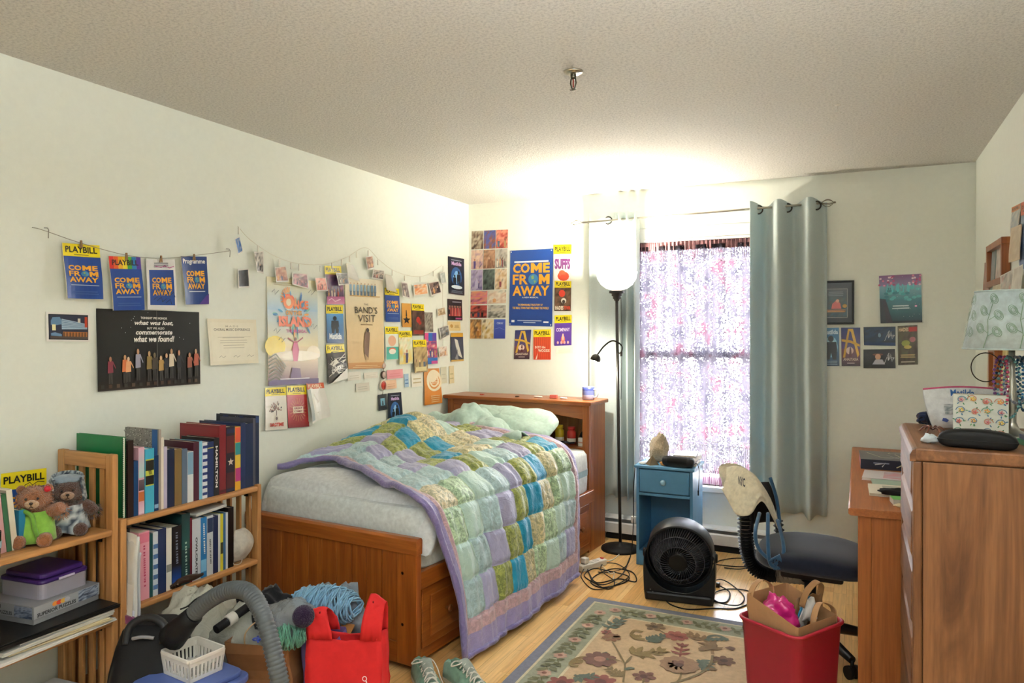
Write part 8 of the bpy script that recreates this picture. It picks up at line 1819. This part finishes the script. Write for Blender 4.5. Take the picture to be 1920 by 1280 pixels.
def bin_():
    zr = .42; q = [onZ(1381, 1152, zr), onZ(1497, 1197, zr), onZ(1588, 1162, zr)]
    c = (q[0]+q[2])/2; c.z = .0125; ex = (q[2]-q[1]); rz = math.atan2(ex.y, ex.x); W = ex.length; D = (q[1]-q[0]).length
    t = thing('waste_bin', 'dark red plastic bin with a paper bag inside, standing on the rug', 'bin', c, rz); H_ = zr-.0125
    m = MB().col('931c2c'); o_, i_ = [], []
    for z, k in ((0, .80), (.012, .82), (H_*.5, .90), (H_-.02, .965), (H_-.012, 1.0), (H_, 1.0)): o_.append([m.P((x, y, z)) for x, y in rect_pts(W*k, D*k, .035*k, 5)])
    for z, k in ((H_, .955), (H_-.015, .93), (.01, .77)): i_.append([m.P((x, y, z)) for x, y in rect_pts(W*k, D*k, .032*k, 5)])
    N = len(o_[0]); R = o_+i_
    for A, B in zip(R, R[1:]):
        for j in range(N): m.F([A[j], A[(j+1) % N], B[(j+1) % N], B[j]], sm=True)
    m.F(o_[0][::-1]); m.F(i_[-1]); m.build('tub', 'plastic', t)
    MB().col('a52436').tube([Vector((x, y, H_-.004)) for x, y in rect_pts(W*1.0, D*1.0, .035, 5)], .006, 8, closed=True).build('rim', 'plastic', t)
    b = thing('paper_bag', 'brown paper carrier with flat handles lining the dark red bin', 'paper bag', c+Vector((0, 0, .02)), rz)
    W2, D2 = W*.82, D*.80; m = MB().col('a87e58'); q = rect_pts(W2, D2, .008, 1); N = len(q); I = []
    top = lambda x, y: .408+.055*(y > 0)+.015*math.sin(x*30)
    for r in range(11):
        f = r/10; I.append([m.P((x*(.9+.12*f)+.006*noise.noise(Vector((x*20, y*20, f*5))), y*(.9+.14*f)+.008*noise.noise(Vector((x*20+3, y*20, f*5))), .005+f*(top(x, y)-.005))) for x, y in q])
    for A, B in zip(I, I[1:]):
        for j in range(N): m.F([A[j], A[(j+1) % N], B[(j+1) % N], B[j]])
    m.F(I[0][::-1]); m.build('bag_body', 'matte', b, solid=.0012)
    for (x, y, dz, tilt) in ((-.03, D2/2+.005, .445, .1), (.06, -D2/2+.012, .40, .25)):
        MB().col('b48a62').tube(spline([(x-.065, y, dz-.03), (x-.055, y, dz+.025), (x, y+tilt*.05, dz+.052), (x+.055, y, dz+.025), (x+.065, y, dz-.03)], 7), .012, 8, flat=.12).build('flat_handle', 'matte', b)
    b2 = thing('paper_bag', 'second brown paper carrier folded behind the first in the bin', 'paper bag', c+Vector((.055, .065, .10)), rz+.12)
    m = MB().col('8f6a48').grid(lambda u, v: ((u-.5)*.20+.004*math.sin(v*9), .015*math.sin(u*6)+.01*noise.noise(Vector((u*5, v*4, 2))), .37*v+.02*noise.noise(Vector((u*6, 1, 1)))*(v > .9)), 10, 10); m.build('bag_body', 'matte', b2, solid=.002)
    for s in (0, ): MB().col('9a744e').tube(spline([(-.065, -.006, .35), (-.055, -.02, .405), (0, -.03, .432), (.055, -.02, .405), (.065, -.006, .35)], 7), .012, 8, flat=.12).build('flat_handle', 'matte', b2)
    R2 = Matrix.Rotation(rz, 4, 'Z')
    o = MB().col((196, 30, 118)).grid(blob(c+R2 @ Vector((-.045, .02, .425)), (.062, .05, .062), 30, 20, .5, 3, .18), 30, 20).build('plastic_wrapper', 'gloss'); tag(o, 'crumpled magenta wrapper stuffed in the bin', 'wrapper')
    k = c+R2 @ Vector((.04, -.01, .40)); t2 = thing('carton_piece', 'bright blue and white torn carton in the bin', 'carton', k, rz+.5); t2.rotation_euler = (.2, .5, rz+.2)
    MB().col('3aa0d8').bx((-.028, -.002, -.05), (.028, .002, .085)).build('blue_card', 'gloss', t2); MB().col('e4e6e6').bx((-.02, -.008, -.05), (.04, -.004, .06)).build('white_card', 'gloss', t2)
    o = MB().col((226, 224, 220)).grid(blob(c+R2 @ Vector((.068, -.022, .425)), (.03, .03, .05), 22, 14, .5, 8, .15), 22, 14).build('crumpled_paper', 'paper'); tag(o, 'crumpled white paper beside the blue carton in the bin', 'paper')
bin_()
# ================================================================== rug and cables
def rug():
    x0, x1, y0, y1 = -1.33, -.21, 1.55, 3.775
    o = MB().col('76798a').bx((x0, y0, .0005), (x1, y1, .0095)).build('area_rug', 'fabric', bevel=.003); tag(o, 'beige floral area rug with sage border and blue grey edge', 'rug')
    def S(u, v, d): return Vector((u, v, .0096+d))
    p = Print(S, .0002)
    e = .052; p.rect(x0+e, y0+e, x1-e, y1-e, 'cfc3a2', n=2); e = .064; p.rect(x0+e, y0+e, x1-e, y1-e, '9a9c84', n=2)
    e = .195; p.rect(x0+e, y0+e, x1-e, y1-e, 'd6c8a6', n=2); e = .207; p.rect(x0+e, y0+e, x1-e, y1-e, 'c8ab86', n=2)
    C = lambda x, y: tuple(onZ(930+x*.2448, 1100+y*.2449, .0096))[:2]
    def leaf(a, b, w_, c):
        a, b = Vector(a), Vector(b); d = b-a; n = Vector((-d.y, d.x))*w_
        p.poly([tuple(a), tuple(a+d*.3+n), tuple(a+d*.65+n*.8), tuple(b), tuple(a+d*.65-n*.8), tuple(a+d*.3-n)], c)
    def flower(c, r, c1, c2, n=7):
        for i in range(n): a = 2*PI*i/n; p.ell(c[0]+r*.62*math.cos(a), c[1]+r*.62*math.sin(a), r*.42, r*.3, c1, 8, rot=a)
        p.ell(c[0], c[1], r*.36, r*.36, c2, 10)
    def frond(pts, w_, c, n=6, sz=.05):
        s = spline([(*q, 0) for q in pts], 6); s = [(q.x, q.y) for q in s]; p.line(s, w_, c); m = len(s)
        for i in range(n):
            k = int((i+1)*(m-2)/n); a = Vector(s[k]); d = (Vector(s[k+1])-a).normalized(); nn = Vector((-d.y, d.x))
            for sg in (-1, 1): leaf(tuple(a), tuple(a+d*sz*.7+nn*sg*sz*(1-.5*i/n)), .22, c)
        leaf(s[-2], tuple(Vector(s[-1])+(Vector(s[-1])-Vector(s[-2])).normalized()*sz*.7), .25, c)
    def stem(pts, c='7d6a44', w_=.008): s = spline([(*q, 0) for q in pts], 6); p.line([(q.x, q.y) for q in s], w_, c)
    br, ol, tl, rd, mv = '6a4a38', '8a7444', '5f6a5c', '8a4a40', '7a5448'
    # border: flowers linked by leafy sprays
    def border(a, b, n):
        a, b = Vector(a), Vector(b); d = (b-a)/n; u = d.normalized(); nn = Vector((-u.y, u.x))
        for i in range(n):
            q = a+d*(i+.5); flower(tuple(q), .032, 'c09a86', '8a5a4c', 8)
            s0 = q+d*.18; s1 = q+d*.82; p.line([tuple(s0), tuple(s0.lerp(s1, .3)+nn*.018), tuple(s0.lerp(s1, .7)-nn*.018), tuple(s1)], .007, '6f6c48')
            for k in range(5): z_ = s0.lerp(s1, (k+.5)/5); sg = 1 if k % 2 else -1; leaf(tuple(z_), tuple(z_+u*.035+nn*sg*.045), .26, '70704e'); leaf(tuple(z_), tuple(z_-u*.02-nn*sg*.035), .26, '66663f')
    m = .13; border((x0+m, y1-.10), (x0+m, y0+.1), 11); border((x0+.10, y1-m), (x1-.1, y1-m), 5); border((x1-m, y1-.1), (x1-m, y0+.1), 11)
    # field: the plants as they lie
    frond([C(850, 335), C(885, 295), C(930, 275), C(975, 240)], .012, tl, 5, .05)
    for q in ((800, 400), (830, 370), (935, 365), (960, 385), (850, 410)): leaf(C(885, 390), C(*q), .3, '8a6f4e')
    flower(C(845, 350), .028, rd, '4a3028', 6); flower(C(885, 392), .045, '8a6044', '6a4634', 7)
    stem([C(890, 425), C(930, 490), C(975, 570), C(988, 610), C(975, 735)])
    stem([C(985, 600), C(1010, 565), C(1040, 535)]); frond([C(1030, 515), C(1090, 505), C(1160, 520), C(1255, 495)], .016, ol, 6, .06)
    stem([C(965, 578), C(905, 560), C(860, 558)]); flower(C(795, 558), .075, mv, 'a87a68', 9); leaf(C(830, 530), C(845, 500), .4, tl); leaf(C(840, 590), C(850, 615), .4, tl); leaf(C(850, 550), C(862, 565), .5, tl)
    stem([C(735, 548), C(650, 545), C(590, 570), C(575, 600), C(630, 612)], ol, .02); [leaf(C(600+k*22, 560), C(612+k*22, 592), .3, ol) for k in range(3)]
    stem([C(990, 640), C(1020, 628), C(1060, 632)], tl, .016); leaf(C(995, 640), C(1040, 620), .3, tl); frond([C(965, 690), C(930, 670), C(880, 640)], .012, '84704a', 4, .04)
    frond([C(600, 680), C(660, 700), C(735, 690)], .014, tl, 5, .045); flower(C(800, 735), .07, rd, '6a3a34', 8); flower(C(500, 740), .06, rd, '6a3a34', 7); flower(C(1135, 690), .05, mv, '5a3a30', 6); stem([C(1135, 705), C(1120, 760)])
    flower(C(1220, 310), .05, '7a6040', '5a4630', 6); stem([C(1240, 325), C(1275, 350), C(1320, 370)]); flower(C(1380, 380), .055, 'a05a4a', '7a3e36', 8); flower(C(1345, 372), .035, 'a05a4a', '7a3e36', 6); flower(C(1415, 392), .035, '98524a', '7a3e36', 6)
    stem([C(1035, 370), C(1060, 340), C(1105, 345), C(1125, 350)], ol, .018); stem([C(1036, 370), C(1070, 400), C(1140, 408)], ol, .022); [leaf(C(1050+k*22, 395), C(1062+k*22, 368), .3, ol) for k in range(3)]
    frond([C(1165, 425), C(1210, 405), C(1270, 380)], .014, tl, 5, .045)
    frond([C(1660, 520), C(1640, 450), C(1560, 395), C(1500, 372)], .014, '8a6c48', 5, .055); [leaf(C(1560+k*24, 495-k*4), C(1620+k*20, 460-k*10), .3, '7f6646') for k in range(4)]
    stem([C(1600, 410), C(1650, 378), C(1720, 382), C(1775, 415)], tl, .02); [leaf(C(1620+k*34, 392), C(1628+k*34, 420), .35, tl) for k in range(5)]
    leaf(C(1750, 470), C(1840, 480), .25, br); leaf(C(1790, 460), C(1810, 495), .4, br)
    flower(C(1405, 600), .085, '9a7a5e', '7a5646', 12); flower(C(1405, 605), .05, mv, '5a3c32', 8); frond([C(1410, 540), C(1415, 500), C(1425, 455)], .010, rd, 3, .045)
    stem([C(1420, 660), C(1410, 700), C(1385, 735)]); stem([C(1660, 530), C(1640, 600), C(1560, 670), C(1400, 730), C(1340, 745)], '7a6a48', .012); flower(C(1745, 570), .05, br, '4a3428', 7); stem([C(1650, 590), C(1700, 572)]); frond([C(1540, 565), C(1590, 590), C(1610, 620)], .016, tl, 4, .05); leaf(C(1620, 630), C(1700, 640), .3, '7f6646')
    # the rest of the field towards the camera, beyond the frame: same plants again
    r = random.Random(4)
    for i in range(14):
        q = (r.uniform(x0+.28, x1-.28), r.uniform(y0+.3, y0+.95)); flower(q, r.uniform(.04, .075), r.choice([mv, rd, '8a6044']), '5a3a30', 8); frond([q, (q[0]+.08, q[1]+.06), (q[0]+.12, q[1]+.16)], .01, r.choice([ol, tl]), 4, .045)
    p.mb.build('woven_pattern', 'fabric', o, world=True)
rug()

def cables():
    def cable(name, pts, r, c, lab, closed=False, mt='rubber'):
        q = []
        for x, y, z in pts: a = onZ(x, y, z); q.append(a)
        o = MB().col(c).tube(spline(q, 9), r, 6).build(name, mt); return tag(o, lab, 'cable')
    R = random.Random(6)
    # power strip beside the quilt
    a, b = onZ(1086, 1062, .03), onZ(1132, 1048, .03); c = (a+b)/2; c.z = 0; rz = math.atan2(b.y-a.y, b.x-a.x); L = (b-a).length
    t = thing('power_strip', 'white power strip on the floor between the quilt and the lamp base', 'power strip', c, rz)
    MB().col('e6e2d8').bx((-L/2, -.028, 0.0005), (L/2, .028, .038)).build('housing', 'plastic', t, bevel=.006)
    for k in range(3): MB().col('c8c4ba').bx((-L/2+.03+k*.05, -.016, .0385), (-L/2+.06+k*.05, .016, .040)).build('outlet', 'plastic', t)
    MB().col('c83a30').bx((L/2-.025, -.010, .0385), (L/2-.010, .010, .044)).build('switch', 'plastic', t)
    MB().col('ece8de').bx((-L/2+.03, -.02, .041), (-L/2+.07, .02, .075)).build('plug', 'plastic', t, bevel=.005)
    cable('coiled_cable', [(1100, 1058, .02), (1105, 1075, .004), (1120, 1092, .004), (1160, 1085, .006), (1192, 1090, .004), (1185, 1072, .006), (1150, 1066, .008), (1118, 1078, .006), (1108, 1092, .004), (1130, 1101, .004), (1170, 1092, .004), (1178, 1080, .01), (1140, 1070, .01), (1112, 1066, .01), (1096, 1080, .004), (1130, 1096, .01), (1165, 1078, .012), (1178, 1052, .006), (1180, 1046, .004)], .0035, '1a1a1a', 'black cable coiled in loops on the floor by the quilt')
    cable('coiled_cable', [(1095, 1066, .02), (1090, 1082, .004), (1112, 1104, .004), (1150, 1098, .008), (1180, 1078, .004), (1160, 1058, .006), (1132, 1056, .012), (1128, 1070, .012), (1152, 1090, .012), (1140, 1104, .004), (1112, 1090, .006), (1104, 1072, .012)], .003, '2a2622', 'second thin dark cable tangled with the coiled loops')
    cable('lamp_cable', [(1130, 1050, .02), (1146, 1050, .004), (1160, 1040, .004), (1168, 1026, .02), (1163, 1020, .02)], .004, 'e4e0d4', 'white cable running from the power strip to the lamp base')
    o = cable('white_cable', [(1118, 1052, .03), (1128, 1060, .006), (1145, 1075, .01), (1152, 1072, .01), (1150, 1088, .004), (1158, 1092, .004)], .0028, 'd8d4c8', 'thin white cable lying across the coiled black loops')
    # cable down the wall side of the nightstand
    q = [Vector((-1.275, 4.50, .60)), Vector((-1.285, 4.50, .45)), Vector((-1.283, 4.49, .25)), Vector((-1.29, 4.46, .06)), Vector((-1.30, 4.35, .004)), Vector((-1.36, 4.22, .004)), Vector((-1.42, 4.2, .004))]
    o = MB().col('1a1a1a').tube(spline(q, 8), .003, 6).build('hanging_cable', 'rubber'); tag(o, 'black cable hanging down the side of the blue nightstand', 'cable')
    MB().col('e8e4da').bx((-1.30, 4.49, .245), (-1.268, 4.515, .285)).build('adapter', 'plastic', o, world=True, bevel=.004)
    # fan cord: loops beside the fan
    cable('fan_cord', [(1244, 1116, .02), (1256, 1132, .004), (1290, 1142, .004), (1340, 1140, .004), (1382, 1140, .004), (1410, 1125, .004), (1404, 1108, .004), (1365, 1104, .006), (1338, 1112, .006), (1338, 1126, .004), (1362, 1128, .004), (1368, 1110, .008), (1350, 1098, .008), (1338, 1090, .01), (1352, 1086, .02), (1372, 1096, .004), (1395, 1118, .006), (1385, 1134, .008), (1350, 1130, .008), (1332, 1118, .01)], .0035, '171717', 'black fan cord looping on the floor between the fan and the bin')
    m = MB().col('1c1c1c'); a = onZ(1345, 1096, .015); m.box(tuple(a), (.03, .022, .026)); o = m.build('cord_plug', 'plastic', bevel=.005); tag(o, 'black plug at the end of the fan cord', 'plug')
    cable('floor_cable', [(1320, 1052, .004), (1345, 1058, .004), (1390, 1062, .004), (1430, 1058, .004), (1450, 1066, .004)], .003, '1c1c1c', 'black cable along the heater behind the fan')
    cable('floor_cable', [(1335, 1058, .004), (1352, 1050, .006), (1385, 1046, .004), (1420, 1052, .004), (1392, 1066, .006), (1358, 1064, .004)], .003, '222222', 'looped black cable beside the chair spine')
cables()
